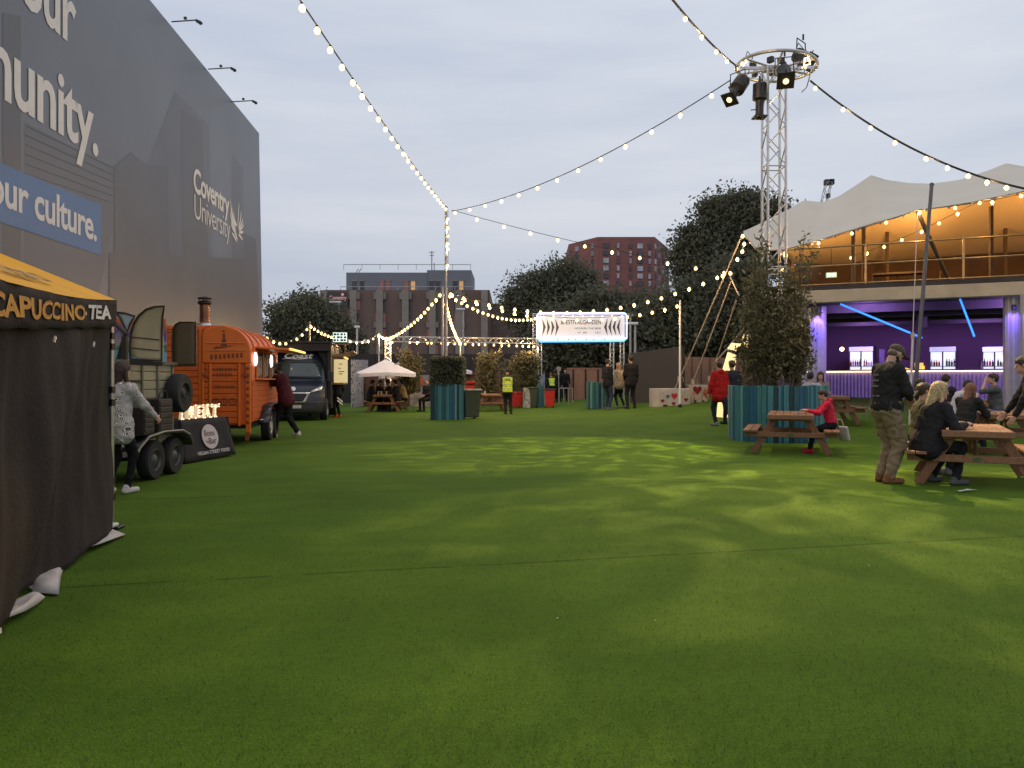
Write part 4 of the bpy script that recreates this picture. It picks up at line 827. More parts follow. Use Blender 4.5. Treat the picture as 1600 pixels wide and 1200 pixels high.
for z, n, w_ in ((1.60, 8, .045), (1.49, 7, .045), (1.24, 9, .035)):
    for k in range(n): mb.bx(-.74 + k * (w_ + .012), -.74 + k * (w_ + .012) + w_ * (.6 + .4 * ((k * 7) % 3) / 2), -.098, -.094, z - .03, z + .025)
mb.build('door_marks', m_ink, dr, recalc=False)
mb = MB()
for k in range(5):
    y = .25 + k * .72; pts = [(x + .012 * (1 if x > -1 else -1), y, z + .01) for x, z in pr[1:-1]]; mb.tube(pts, .022, 6)
mb.build('roof_rib', m_or, ot, True)
mb = MB(); mb.ell((-1.62, -.03, 1.07), (.05, .05, .055), 10); mb.bx(-1.66, -1.58, -.03, .0, .98, 1.03); mb.build('marker_lamp', mat('lamp_glass', (.35, .4, .5), .15), ot, True)
mb = MB(); mb.beam((-1.5, -.04, 1.93), (-1.2, -.04, 1.92), .03, .03); mb.build('door_bolt', M_dark, ot)
mb = MB(); mb.lathe([(.2, 2.46), (.19, 2.52), (.12, 2.60), (.095, 2.62)], (-1.12, .75, 0), 18); ch = mb.build('chimney', M_alu, ot, True)
mb = MB(); mb.lathe([(.1, 2.6), (.1, 3.02)], (-1.12, .75, 0), 16); mb.build('flue', mat('copper_flue', (.22, .10, .05), .25, .7, var=.3, vs=6), ch, True)
mb = MB(); mb.lathe([(.11, 3.0), (.15, 3.04), (.15, 3.06), (.06, 3.1)], (-1.12, .75, 0), 16); mb.lathe([(.14, 3.13), (.15, 3.15), (.02, 3.19)], (-1.12, .75, 0), 16)
for k in range(4): a = k * 1.57; mb.beam((-1.12 + .1 * math.cos(a), .75 + .1 * math.sin(a), 3.02), (-1.12 + .12 * math.cos(a), .75 + .12 * math.sin(a), 3.15), .015, .015)
mb.build('chimney_cap', M_black, ch, True)
# serving side
mb = MB(); mb.bx(-.012, .012, .42, 2.95, 1.42, 1.98); sv = mb.build('serving_hatch', mat('hatch_inside', (.05, .03, .02), .6, var=.5, vs=7), ot)
mb = MB()
for y in (.48, 1.25, 2.1, 2.9): mb.bx(0, .035, y - .035, y + .035, 1.4, 2.0)
mb.bx(-.02, .16, .4, 3.0, 1.375, 1.41); mb.build('frame', m_or, sv, bevel=.006)
mb = MB()
for y in (.7, .95, 1.5, 1.75, 2.4): mb.bx(.014, .03, y - .07, y + .07, 1.45 + .1 * (y % .5), 1.9)
mb.build('menu_card', mat('menu_card', (.45, .40, .34), .7, var=.4, vs=12), sv)
for y in (.22, 2.2):
    mb = MB(); mb.lathe([(.001, .03), (.135, .03), (.15, .015), (.15, 0)], (.03, y, 1.82), 24, 0, Matrix.Rotation(R(90), 3, 'Y')); mb.build('round_lamp', mat('round_lamp', (.9, .88, .85), .4, var=0, emit=(1, .93, .85), es=1.6), ot)
mb = MB()
for k in range(7): z = .54 + k * .118; mb.bx(0, .014, .05, 3.35, z + .005, z + .113)
mb.build('side_planks', m_or2, ot, bevel=.006)
mb = MB(); mb.box((.36, 1.75, 2.06), (.74, 2.5, .05), 0, Matrix.Rotation(R(4), 3, 'Y')); aw = mb.build('awning', m_or, ot, bevel=.01)
mb = MB(); mb.bx(.69, .735, .5, 3.0, 2.02, 2.07); mb.build('light_strip', mat('warm_strip', (1, .7, .2), .4, var=0, emit=(1, .6, .15), es=1.2), aw)
for y in (1.55, 2.32): wheel(ot, (.06, y, .34), .34, .19, mat('cream_rim', (.55, .5, .42), .45))
mb = MB(); pf = [(.75, .45), (.95, .62), (1.2, .80), (1.6, .84), (2.5, .84), (2.75, .78), (2.9, .6)]
for i in range(len(pf) - 1): (y0, z0), (y1, z1) = pf[i], pf[i + 1]; mb.add([(-.02, y0, z0), (.22, y0, z0), (.22, y1, z1), (-.02, y1, z1)], [(0, 1, 2, 3)])
q = mb.build('fender', mat('fender_grey', (.035, .04, .05), .4), ot, True, recalc=False); so_ = q.modifiers.new('thick', 'SOLIDIFY'); so_.thickness = .02
mb = MB(); mb.tube([(.1, .45, .52), (.1, .95, .5)], .018, 6); mb.build('step', M_galv, ot)

# ------------------------------------------------------------------ dark food van
vn = thing('food_van', 'dark blue food van with a black box body, facing the camera', 'van', (-7.22, 25.5, 0), R(9))
zs = [.24, .34, .5, .64, .80, .96, 1.06, 1.16, 1.27, 1.40, 1.6, 1.85, 2.1, 2.3, 2.42]
def vy(z): return float(np.interp(z, [.24, .34, .64, .96, 1.06, 1.16, 1.27, 1.40, 2.1, 2.42], [.08, .0, .0, .06, .12, .28, .52, .80, 1.32, 1.5]))
def vw(z): return float(np.interp(z, [.24, .5, 1.0, 1.3, 1.42, 2.1, 2.42], [.93, 1.0, 1.0, .98, .93, .84, .82]))
def vp(x, z, off=0): # x is -1..1
    w_ = vw(z); y = vy(z) + .30 * abs(x) ** 3.2 ; return Vector((x * w_, y - off, z + off * .15))
mb = MB(); nx_ = 24; V = []
for z in zs:
    ring = [vp(-1 + 2 * i / nx_, z) for i in range(nx_ + 1)]; V += [Vector((-vw(z), 2.2, z))] + ring + [Vector((vw(z), 2.2, z))]
m = nx_ + 3; F = [(j * m + i, j * m + i + 1, (j + 1) * m + i + 1, (j + 1) * m + i) for j in range(len(zs) - 1) for i in range(m - 1)]
F.append(tuple((len(zs) - 1) * m + i for i in range(m)))
mb.add(V, F); mb.build('cab', mat('navy_paint', (.010, .016, .03), .28, var=.1, vs=2, spec=.6), vn, True)
def patch(name, q, mt, off=.012, parent=vn, n=8, th=.0):
    """q: four (x, z) corners bl, br, tr, tl on the cab's front"""
    V = []; mb = MB()
    for j in range(n + 1):
        for i in range(n + 1):
            a, b = i / n, j / n; x = (q[0][0] * (1 - a) + q[1][0] * a) * (1 - b) + (q[3][0] * (1 - a) + q[2][0] * a) * b; z = (q[0][1] * (1 - a) + q[1][1] * a) * (1 - b) + (q[3][1] * (1 - a) + q[2][1] * a) * b; V.append(vp(x, z, off))
    mb.add(V, [(j * (n + 1) + i, j * (n + 1) + i + 1, (j + 1) * (n + 1) + i + 1, (j + 1) * (n + 1) + i) for j in range(n) for i in range(n)]); o = mb.build(name, mt, parent, 'all', recalc=False); so_ = o.modifiers.new('thick', 'SOLIDIFY'); so_.thickness = .02; so_.offset = -1 if False else 1; return o
m_glass = mat('windscreen', (.03, .045, .045), .06, var=0, spec=.9); m_bump = mat('bumper_plastic', (.035, .036, .038), .6, var=.1)
patch('bumper', [(-.97, .27), (.97, .27), (.97, .66), (-.97, .66)], m_bump, .02)
patch('windscreen', [(-.93, 1.43), (.93, 1.43), (.90, 1.98), (-.90, 1.98)], m_glass, .012)
patch('grille_surround', [(-.42, .60), (.42, .60), (.56, .95), (-.56, .95)], M_alu, .035); patch('grille', [(-.34, .65), (.34, .65), (.47, .91), (-.47, .91)], M_black, .05)
for sx_ in (-1, 1):
    h = patch('headlight', [(sx_ * .55, .93), (sx_ * .90, 1.02), (sx_ * .93, 1.16), (sx_ * .60, 1.0)] if sx_ > 0 else [(-.90, 1.02), (-.55, .93), (-.60, 1.0), (-.93, 1.16)], mat('headlight', (.55, .55, .53), .12, .3, var=.3, vs=12), .03)
mb = MB(); mb.lathe([(.085, 0), (.085, .02), (.06, .03)], vp(0, 1.06, .03), 20, 0, Matrix.Rotation(R(65), 3, 'X')); mb.build('badge', M_alu, vn, True)
patch('number_plate', [(-.28, .42), (.28, .42), (.28, .53), (-.28, .53)], mat('plate', (.6, .6, .5), .5), .045)
for a_, b_ in (((-.6, 1.45), (.1, 1.46)), ((.05, 1.45), (.75, 1.47))): mb = MB(); mb.tube([vp(a_[0] + (b_[0] - a_[0]) * k / 6, a_[1] + (b_[1] - a_[1]) * k / 6 + .02, .035) for k in range(7)], .012, 5); mb.build('wiper', M_black, vn)
mb = MB()
def cw_(a, b): return vp(-.52 + a, 2.10 + b, .03)
put_text(mb, 'Coast', (0, 0, 0), (1, 0, 0), (0, 0, 1), 1.15, .2, 0, .02, shear=.3, warp=cw_, depth=0); put_text(mb, 'The', (0, 0, 0), (1, 0, 0), (0, 0, 1), .35, .1, 0, .01, shear=.3, warp=lambda a, b: vp(-.1 + a, 2.31 + b, .03), depth=0)
mb.tube([vp(-.6 + .13 * k, 2.085 + .01 * math.sin(k), .03) for k in range(9)], .012, 5); mb.build('lettering', M_letter, vn, recalc=False)
m_box = mat('black_body', (.014, .012, .012), .5, var=.15, vs=2)
mb = MB(); mb.bx(-1.12, 1.12, 1.6, 6.2, .35, 2.62); mb.bx(-1.14, 1.14, 1.25, 1.6, 2.36, 2.66); mb.bx(-1.16, 1.16, 1.2, 6.25, 2.62, 2.70); mb.bx(1.0, 1.13, 1.35, 1.62, .5, 2.5); mb.bx(-1.13, -1.0, 1.35, 1.62, .5, 2.5); mb.build('box_body', m_box, vn, bevel=.015)
for sx_ in (-1, 1):
    mb = MB(); mb.box((sx_ * 1.14, .95, 1.48), (.2, .12, .36)); mb.beam((sx_ * .95, 1.0, 1.35), (sx_ * 1.1, .97, 1.4), .05, .05); mb.build('mirror', m_bump, vn, bevel=.03, seg=2)
for y in (.85, 4.9):
    for sx_ in (-1, 1): wheel(vn, (sx_ * .93, y, .36), .36, .24, mat('steel_rim', (.4, .39, .38), .4, .6), out=sx_)
mb = MB(); mb.bx(1.12, 1.14, 2.3, 5.2, 1.25, 2.2); hs = mb.build('serving_hatch', mat('van_inside', (.10, .07, .05), .7, var=.5, vs=4), vn)
mb = MB(); mb.bx(1.12, 1.5, 2.2, 5.3, 1.2, 1.25); mb.build('counter', mat('counter_wood', (.28, .2, .14), .6), hs)
mb = MB(); mb.box((1.48, 3.7, 2.3), (.8, 3.1, .05), 0, Matrix.Rotation(R(-14), 3, 'Y')); mb.build('awning', mat('awning_wood', (.30, .17, .09), .6), vn)
mb = MB(); mb.bx(1.5, 1.54, 2.5, 4.9, 2.16, 2.22); mb.build('light_strip', MATS['warm_strip'], vn)
# menu board and light box fixed to the van's side, facing the lawn
mb = MB(); mb.box((1.42, 2.1, 1.68), (.48, .06, .84), 0); mbd = mb.build('menu_board', mat('menu_board', (.7, .6, .4), .6, var=.08, vs=3, emit=(1, .78, .35), es=.45), vn, bevel=.01)
mb = MB()
for x, z, w_ in ((1.42, 1.93, .12), (1.38, 1.78, .1), (1.45, 1.66, .2), (1.42, 1.58, .12)): mb.box((x, 2.066, z), (w_, .004, .03))
mb.build('menu_print', mat('menu_ink', (.2, .14, .06), .7), mbd)
mb = MB(); mb.bx(1.12, 1.7, 2.05, 2.16, 2.62, 2.66); mb.bx(1.2, 1.24, 2.06, 2.15, 2.3, 2.64); mb.bx(1.55, 1.6, 2.06, 2.15, 2.3, 2.64); mb.bx(1.12, 1.72, 2.05, 2.16, 2.20, 2.27); mb.build('bracket', mat('awning_wood', (.30, .17, .09), .6), vn)
mb = MB(); mb.bx(1.13, 1.66, 2.06, 2.2, 2.7, 3.08); lb = mb.build('light_box', m_box, vn, bevel=.01)
mb = MB(); mb.bx(1.15, 1.64, 2.03, 2.06, 2.72, 3.06); mb.build('lit_panel', mat('lit_panel', (.8, .9, .85), .4, var=0, emit=(.8, 1, .9), es=.9), lb)
mb = MB()
for j in range(3):
    for k in range(4): mb.bx(1.17 + k * .12, 1.17 + k * .12 + (.085, .06, .1, .07)[(k + j) % 4], 2.022, 2.029, 2.75 + j * .105, 2.75 + j * .105 + .07)
mb.build('panel_marks', M_black, lb)
# ------------------------------------------------------------------ truss helper
def truss(mb, a, b, wd, r=.018, br=.009, step=None, mt=0, up=None):
    a, b = Vector(a), Vector(b); d = (b - a); L = d.length; d.normalize(); up = Vector(up) if up else (Vector((0, 1, 0)) if abs(d.z) > .9 else Vector((0, 0, 1)))
    x = d.cross(up).normalized(); y = x.cross(d); h = wd / 2; C = [x * h + y * h, -x * h + y * h, -x * h - y * h, x * h - y * h]
    for c in C: mb.tube([a + c, b + c], r, 7, mt)
    n = max(2, int(L / (step or wd * 1.05))); 
    for k in range(n):
        for i in range(4):
            p, q = a + d * (L * k / n), a + d * (L * (k + 1) / n); c0, c1 = C[i], C[(i + 1) % 4]
            if k % 2: c0, c1 = c1, c0
            mb.tube([p + c0, q + c1], br, 5, mt, cap=False)
    for k in (0, n):
        for i in range(4): mb.tube([a + d * (L * k / n) + C[i], a + d * (L * k / n) + C[(i + 1) % 4]], br * 1.2, 5, mt, cap=False)

# ------------------------------------------------------------------ festoon lights
BULB = {}
def bulb_mesh(r):
    r = round(r, 3)
    if r not in BULB:
        mb = MB(); mb.lathe([(.001, -r * 2.35), (r * .5, -r * 2.2), (r * .88, -r * 1.75), (r, -r * 1.25), (r * .85, -r * .75), (r * .5, -r * .3), (r * .34, -r * .05)], (0, 0, 0), 12, 0); mb.lathe([(r * .4, -r * .1), (r * .42, r * .5), (r * .2, r * .65)], (0, 0, 0), 8, 1)
        o = mb.build('bulb', [M_bulb, M_black], None, True); BULB[r] = o.data; bpy.data.objects.remove(o)
    return BULB[r]
GRP = 'festoon strings of warm bulbs over the lawn'
def festoon(label, pts, ts, r=.05, cable=.012, group=GRP, drop=.02, watt=9.0, nl=5):
    """pts: world points of the hanging cable; ts: positions of the bulbs along it (0..1 by index) """
    pts = [Vector(p) for p in pts]; o = thing('festoon_string', label, 'string lights', pts[0], 0, group); mb = MB(); mb.tube(pts, cable, 6); mb.build('cable', M_black, o, True, origin=pts[0])
    n = len(pts) - 1
    for t in ts:
        i = min(int(t * n), n - 1); p = pts[i].lerp(pts[i + 1], t * n - i); b = bpy.data.objects.new('bulb', bulb_mesh(r)); COL.objects.link(b); b.parent = o; b.location = p - pts[0] - Vector((0, 0, drop)); b.rotation_euler = (random.uniform(-.12, .12), random.uniform(-.12, .12), 0)
    # the light the bulbs of this string give off, gathered into a few lamps at bulb positions
    for k in range(nl):
        t = ts[min(len(ts) - 1, int((k + .5) * len(ts) / nl))]; i = min(int(t * n), n - 1); p = pts[i].lerp(pts[i + 1], t * n - i); ld = bpy.data.lights.new('bulb_light', 'POINT'); ld.energy = watt * len(ts) / nl; ld.color = (1, .62, .28); ld.shadow_soft_size = .06; lo_ = bpy.data.objects.new('bulb_light', ld); COL.objects.link(lo_); lo_.parent = o; lo_.location = p - pts[0] - Vector((0, 0, .16))
    return o
def sag(a, b, s, n=40): a, b = Vector(a), Vector(b); return [a.lerp(b, k / n) - Vector((0, 0, 4 * s * (k / n) * (1 - k / n))) for k in range(n + 1)]
def sagx(a, b, s, t0, t1, n=50): a, b = Vector(a), Vector(b); return [a.lerp(b, t) - Vector((0, 0, 4 * s * t * (1 - t))) for t in [t0 + (t1 - t0) * k / n for k in range(n + 1)]]
def remap(ts, t0, t1): return [(t - t0) / (t1 - t0) for t in ts]
def ev(n, a=0.0, b=1.0): return [a + (b - a) * k / (n - 1) for k in range(n)]
P1 = P(697, 324, 27); P2 = P(692, 452, 27.6); TR = P(1152, 104, 17.2); TR2 = P(1266, 126, 17.2); PT = P(1138, 424, 26); P3 = P(1062, 474, 27.5); TL0 = P(606, 527, 36); SG = P(838, 495, 36)
festoon('long bulb string from the tall pole rising over the left of the lawn', sagx(P(425, -66, 9.2), P1, .12, -.6, 1), remap(ev(38, -.5, .995), -.6, 1), .046)
festoon('bulb string between the tall pole and the ring of the lattice tower', sag(P(706, 330, 27), TR + Vector((-.15, 0, -.3)), .45), ev(13, .02, .955), .05)
festoon('thin bulb string from the tall pole towards the white canopy corner', sag(P(706, 328, 27), PT, .15), ev(10, .095, .985), .056, .01)
festoon('upper bulb string from the shorter pole to the rope anchor under the canopy', sag(P2, P(1130, 426, 26), 1.0), ev(21, .03, .98), .056, .01)
festoon('lower bulb string from the shorter pole to the slim right hand pole', sag(P2, P3, .75), ev(19, .04, .99), .055, .01)
festoon('bulb string from the shorter pole to the top left corner of the entrance sign', sag(P2, SG, .42), ev(19, .06, .98), .054, .01)
festoon('bulb string from the shorter pole down to the lattice post by the parasol', sag(P2, TL0, .25), ev(17, .04, .985), .056, .01)
festoon('steep dense bulb string from the shorter pole to the pole behind the hedge box', sag(P2, P(720, 534, 34), .3), ev(17, .14, .985), .056, .01)
festoon('straight bulb string hung under the horizontal lattice beam', [P(606, 532, 36), P(720, 535, 36), P(838, 539, 36)], [0.03, .15, .2, .27, .3, .37, .41, .46, .49, .53, .58, .62, .66, .72, .77, .82, .87, .91, .95, .985], .047, .008)
festoon('bulb string from the food van sign to the lattice post', sag(P(545, 530, 30), P(592, 521, 36), .18) + sag(P(592, 521, 36), TL0, .05)[1:], ev(11, .02, .95), .045, .008)
festoon('bulb string draped over the dark food van roof', sag(P(410, 520, 24), P(484, 506, 29), .45) + sag(P(484, 506, 29), P(528, 526, 29), .08)[1:], ev(16, .04, .95), .045, .008, watt=4)
festoon('thick bulb cable from the lattice tower leaving at the right edge', sagx(TR2, P(1660, 305, 14.6), .45, 0, 1.5), remap([.025, .15, .27, .375, .5, .585, .665, .735, .805, .88, .96, 1.05, 1.15, 1.26, 1.38], 0, 1.5), .043, .022)
festoon('thick bulb cable from the lattice tower rising out of the top edge', sagx(P(1005, -60, 10.5), TR, .12, -1.4, 1), remap([-1.2, -.95, -.7, -.45, -.2, .08, .33, .5, .68, .83, .985], -1.4, 1), .038, .02)
festoon('short string of bulbs hanging down the tall pole', [P1 + Vector((.07, -.05, -.1)), P(700, 375, 26.95), P(700, 410, 26.95), P(699, 450, 26.95)], [.08, .18, .27, .36, .44, .68], .042, .008)

# ------------------------------------------------------------------ poles
def pole(label, p, top, r, base_z=None, tip=None, cat='pole', name='festoon_pole', m=None):
    z0 = gh(p.x, p.y) if base_z is None else base_z; o = thing(name, label, cat, (p.x, p.y, z0)); mb = MB(); tp_ = Vector((tip.x - p.x, tip.y - p.y, top - z0)) if tip else Vector((0, 0, top - z0)); mb.tube([(0, 0, 0), tp_], r, 10, 0, r * .8); mb.build('shaft', m or M_galv, o, True)
    mb = MB(); mb.lathe([(r * 1.8, 0), (r * 1.8, .08), (r * 1.1, .12)], (0, 0, 0), 12); mb.tube([tp_ + Vector((-.06, 0, -.05)), tp_ + Vector((.06, 0, -.05))], .02, 6); mb.build('fitting', M_dark, o); return o
pole('tall grey pole behind the hedge box where three bulb strings meet', P(697, 592, 27), P1.z + .05, .055, 0)
pole('shorter grey pole beside the tall one carrying the lower bulb strings', P(691.5, 592, 27.6), P2.z + .08, .05, 0)
pole('slim white pole standing between the entrance sign and the ropes', P(1062.5, 592, 27.5), P3.z + .1, .04, m=M_white)
pole('short pole of the bulb string behind the hedge box', P(719.5, 592, 34), P(0, 531, 34).z, .05, 0)
pole('short bulb string pole beside the lattice post', P(592, 592, 36), P(0, 519, 36).z, .035, 0); pole('bulb string pole behind the roof of the dark food van', P(484, 592, 29.6), P(0, 503, 29.6).z, .04, 0)
def lamp_post(label, px, Y, top, arm=0):
    b = P(px, 592, Y); o = thing('street_lamp', label, 'street lamp', (b.x, Y, 0)); z = P(0, top, Y).z; mb = MB(); mb.tube([(0, 0, 0), (0, 0, z)], .09, 8, 0, .06); mb.build('post', M_galv, o, True)
    mb = MB(); mb.box((arm * .5, 0, z + .05), (.3 + abs(arm), .3, .14)); 
    if arm == 0: mb.tube([(-.5, 0, z - .9), (.5, 0, z - .9)], .05, 6); mb.box((-.5, 0, z - .85), (.18, .18, .25)); mb.box((.5, 0, z - .85), (.18, .18, .25))
    mb.build('lamp_head', M_white, o, bevel=.03); return o
lamp_post('pale street lamp in front of the dark brown tree by the van', 530, 60, 473, -.6); lamp_post('mast with a crossarm of fittings between the van and the parasol', 558, 48, 512, 0)
lamp_post('tall white street lamp in front of the brown slab block', 724, 62, 484, -.4); lamp_post('grey lamp mast to the right of the entrance sign', 985, 44, 494, -.3); lamp_post('short lamp mast with a bracket near the entrance sign', 992.5, 42, 507, -.8)

# ------------------------------------------------------------------ truss post, horizontal beam and entrance sign
lp = thing('lattice_post', 'lattice post wound with a rope of light behind the white parasol', 'lattice post', (TL0.x, 36, 0)); mb = MB(); truss(mb, (0, 0, 0), (0, 0, TL0.z), .24, .02, .01); mb.build('truss', M_alu, lp)
mb = MB(); mb.tube([(.14 * math.cos(k * .7), .14 * math.sin(k * .7), .9 + k * .05) for k in range(int((TL0.z - .9) / .05))], .022, 5); mb.build('light_rope', mat('warm_rope', (1, .8, .5), .4, var=0, emit=(1, .68, .35), es=3), lp, True)
hb = thing('lattice_beam', 'horizontal lattice beam from the lattice post to the entrance sign', 'lattice beam', P(610, 530, 36)); mb = MB(); truss(mb, P(610, 530, 36.1), P(838, 533, 36.3), .24, .018, .009); mb.build('truss', M_alu, hb, origin=hb.location)
Ys = 36; zt, zb = P(0, 491, Ys).z, P(0, 533, Ys).z; xl, xr = P(841, 592, Ys).x, P(976, 592, Ys).x
es = thing('entrance_sign', 'festival entrance sign framed in blue light tube on four lattice legs', 'entrance sign', ((xl + xr) / 2, Ys, gh((xl + xr) / 2, Ys))); O = es.location
for px, dy, top in ((835.5, .6, 490), (843.5, 0, 531), (956, .1, 531), (972, .5, 531)):
    mb = MB(); p = P(px, 592, Ys + dy); truss(mb, (p.x, p.y, gh(p.x, p.y)), (p.x, p.y, P(0, top, Ys + dy).z), .17, .016, .008); mb.build('leg', M_alu, es, origin=O)
mb = MB(); mb.bx(xl, xr, Ys, Ys + .08, zb, zt); bd = mb.build('sign_board', mat('sign_face', (.70, .64, .58), .6, var=.05, vs=1, emit=(1, .93, .90), es=.42), es, origin=O)
def sx(px): return P(px, 592, Ys).x
def sz(py): return P(0, py, Ys).z
mb = MB(); put_text(mb, '#FESTIVALGARDEN', (sx(876), Ys - .02, sz(507.5)), (1, 0, 0), (0, 0, 1), sx(939) - sx(876), sz(500) - sz(507.5), 0, .004)
put_text(mb, 'MONKEN THE BEER', (sx(898), Ys - .02, sz(514.5)), (1, 0, 0), (0, 0, 1), sx(939) - sx(898), .085); put_text(mb, 'N  BE  -    LET', (sx(903), Ys - .02, sz(521)), (1, 0, 0), (0, 0, 1), sx(939) - sx(903), .075)
mb.build('lettering', mat('sign_ink', (.035, .03, .035), .7), bd, origin=O, recalc=False)
mb = MB()
for k in range(4):
    a = 847 + 6.8 * k; mb.prism([(0, .42), (.17, 0), (0, -.42), (.05, 0)], (sx(a), Ys - .012, sz(511.5)), (1, 0, 0), (0, 0, 1), .006)
for k in range(4): a = 949.5 + 6.6 * k; mb.prism([(0, .42), (-.17, 0), (0, -.42), (-.05, 0)][::-1], (sx(a), Ys - .012, sz(511)), (1, 0, 0), (0, 0, 1), .006)
for px in (880, 908, 936): mb.tube([(sx(px) + .27 * math.cos(R(a)), Ys - .012, zb + .05 + .11 * math.sin(R(a))) for a in range(0, 181, 20)], .022, 5)
mb.build('arrow_print', mat('sign_ink2', (.13, .11, .12), .7), bd, origin=O)
def rrect(x0, x1, z0, z1, r): return [(x, z) for cx, cz, a0 in ((x1 - r, z1 - r, 0), (x0 + r, z1 - r, 90), (x0 + r, z0 + r, 180), (x1 - r, z0 + r, 270)) for x, z in [(cx + r * math.cos(R(a0 + a)), cz + r * math.sin(R(a0 + a))) for a in range(0, 91, 15)]]
q = rrect(xl - .05, xr + .08, zb - .03, zt + .05, .16); pts = [(x, Ys - .08, z) for x, z in q]; pts.append(pts[0])
m_bl = mat('blue_tube', (.4, .5, 1), .3, var=0, emit=(.36, .46, 1), es=3.2); m_cy = mat('cyan_tube', (.1, .6, 1), .3, var=0, emit=(.07, .5, 1), es=1.7)
lo = [p for p in pts if p[2] < zb + .14]
mb = MB(); mb.tube([p for p in pts if p[2] > zb + .12], .035, 8); mb.tube([lo[0], (xl - .05, Ys - .08, zt - .3)], .03, 6) if False else None
mb.tube([(xl - .05, Ys - .08, zt - .1), (xl - .05, Ys - .08, zb + .12)], .035, 8); mb.tube([(xr + .08, Ys - .08, zt - .1), (xr + .08, Ys - .08, zb + .12)], .035, 8); mb.build('light_tube', m_bl, es, True, origin=O)
mb = MB(); mb.tube([(xl - .05, Ys - .08, zb + .12), (xl + .1, Ys - .08, zb - .03), (xr - .05, Ys - .08, zb - .0), (xr + .08, Ys - .08, zb + .12)], .036, 8); mb.build('light_tube', m_cy, es, True, origin=O)
mb = MB(); 
for k in range(9): mb.ell((xl + .25 + k * (xr - xl - .4) / 8, Ys - .14, zt - .1), (.026, .026, .03), 8)
mb.build('bulb', mat('sign_bulb', (1, .8, .5), .3, var=0, emit=(1, .8, .6), es=6), es, True, origin=O)
mb = MB(); mb.tube([(xl, Ys - .14, zt - .06), (xr, Ys - .14, zt - .06)], .012, 5); mb.beam((xl, Ys + .04, zt + .03), (xr, Ys + .04, zt + .03), .06, .05); mb.build('sign_rail', M_dark, es, origin=O)

# ------------------------------------------------------------------ turquoise planters and greenery
TQ = [wood('turquoise_board', (.055, .20, .21), .75, 3, 'Z'), wood('teal_board', (.022, .105, .125), .7, 3, 'Z'), wood('pale_board', (.13, .30, .28), .75, 3, 'Z'), wood('blue_board', (.02, .12, .2), .7, 3, 'Z'), wood('dark_board', (.012, .04, .05), .7, 3, 'Z')]
def boards(mb, pts, h, rnd, wmin=.05, wmax=.14, th=.03):
    for a, b in zip(pts, pts[1:]):
        a, b = Vector((*a, 0)), Vector((*b, 0)); L = (b - a).length; d = (b - a) / L; nn = Vector((d.y, -d.x, 0)); s = 0
        while s < L - .01:
            w_ = min(rnd.uniform(wmin, wmax), L - s); o_ = rnd.uniform(0, .022); c = a + d * (s + w_ / 2) + nn * o_; M = Matrix((d, nn, Vector((0, 0, 1)))).transposed(); hh_ = h * rnd.uniform(.975, 1.0); mb.box(c + Vector((0, 0, hh_ / 2)), (w_ - .006, th, hh_), rnd.choices(range(5), (4, 3, 1.4, 1.6, .7))[0], M); s += w_
rnd = random.Random(11)
def planter_box(label, px0, px1, Y, h, depth, seed):
    x0, x1 = P(px0, 592, Y).x, P(px1, 592, Y).x; o = thing('planter', label, 'planter', ((x0 + x1) / 2, Y, gh((x0 + x1) / 2, Y))); w2 = (x1 - x0) / 2; rd = random.Random(seed); mb = MB(); boards(mb, [(-w2, 0), (w2, 0), (w2, depth), (-w2, depth), (-w2, 0)], h, rd); mb.build('boards', TQ, o, bevel=.004)
    mb = MB(); mb.bx(-w2 + .03, w2 - .03, .03, depth - .03, 0, h - .08); mb.build('soil', mat('soil', (.03, .022, .016), .95, var=.3, bump=.5), o); return o, w2
pb, w2 = planter_box('square turquoise board planter carrying a clipped hedge block', 674, 722, 26.4, 1.23, 1.05, 5)
hg = thing('hedge_block', 'clipped dark green hedge block on the square turquoise planter', 'hedge', pb.location + Vector((0, .52, 1.2))); rg = np.random.RandomState(9)
hx, hy, hz = .54, .54, .92; C = []
for _ in range(6500):
    p = np.array([rg.uniform(-hx, hx), rg.uniform(-hy, hy), rg.uniform(0, hz)]); f = rg.randint(5)
    if f < 2: p[1] = (-hy, hy)[f] + rg.normal() * .03
    elif f < 4: p[0] = (-hx, hx)[f - 2] + rg.normal() * .03
    else: p[2] = hz + rg.normal() * .03
    C.append(p)
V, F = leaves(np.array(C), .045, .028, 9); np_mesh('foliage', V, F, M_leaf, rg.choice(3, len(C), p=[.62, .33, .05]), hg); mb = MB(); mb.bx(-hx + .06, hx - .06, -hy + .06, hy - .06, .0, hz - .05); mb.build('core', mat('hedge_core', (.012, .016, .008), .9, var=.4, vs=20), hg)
planter_box('narrow turquoise board planter behind the three standing people', 922, 945, 30, 1.05, 1.2, 8); planter_box('small turquoise board planter beside the red bin', 840, 849, 35, 1.02, .3, 9)
# round planter under the tower
PC = Vector((5.93, 17.35, 0)); PC.z = gh(PC.x, PC.y) - .05
rp = thing('round_planter', 'large many sided turquoise board planter around the foot of the lattice tower', 'planter', PC); mb = MB(); n8 = 8; rad = 1.06; pts = [(rad * math.cos(R(-90 + 16 + 45 * k)), rad * math.sin(R(-90 + 16 + 45 * k))) for k in range(n8 + 1)]; boards(mb, pts, 1.25, random.Random(4), .045, .13); mb.build('boards', TQ, rp, bevel=.004)
mb = MB(); mb.lathe([(rad - .1, 0), (rad - .1, 1.12), (.01, 1.16)], (0, 0, 0), 16); mb.build('soil', MATS['soil'], rp)
M_shr = [mat('shrub_olive', (.19, .165, .075), .6, var=.3, vs=6), mat('shrub_dark', (.10, .10, .048), .6, var=.3, vs=6), mat('shrub_pale', (.32, .27, .15), .6, var=.25, vs=6)]
for m_ in M_shr: leafy(m_)
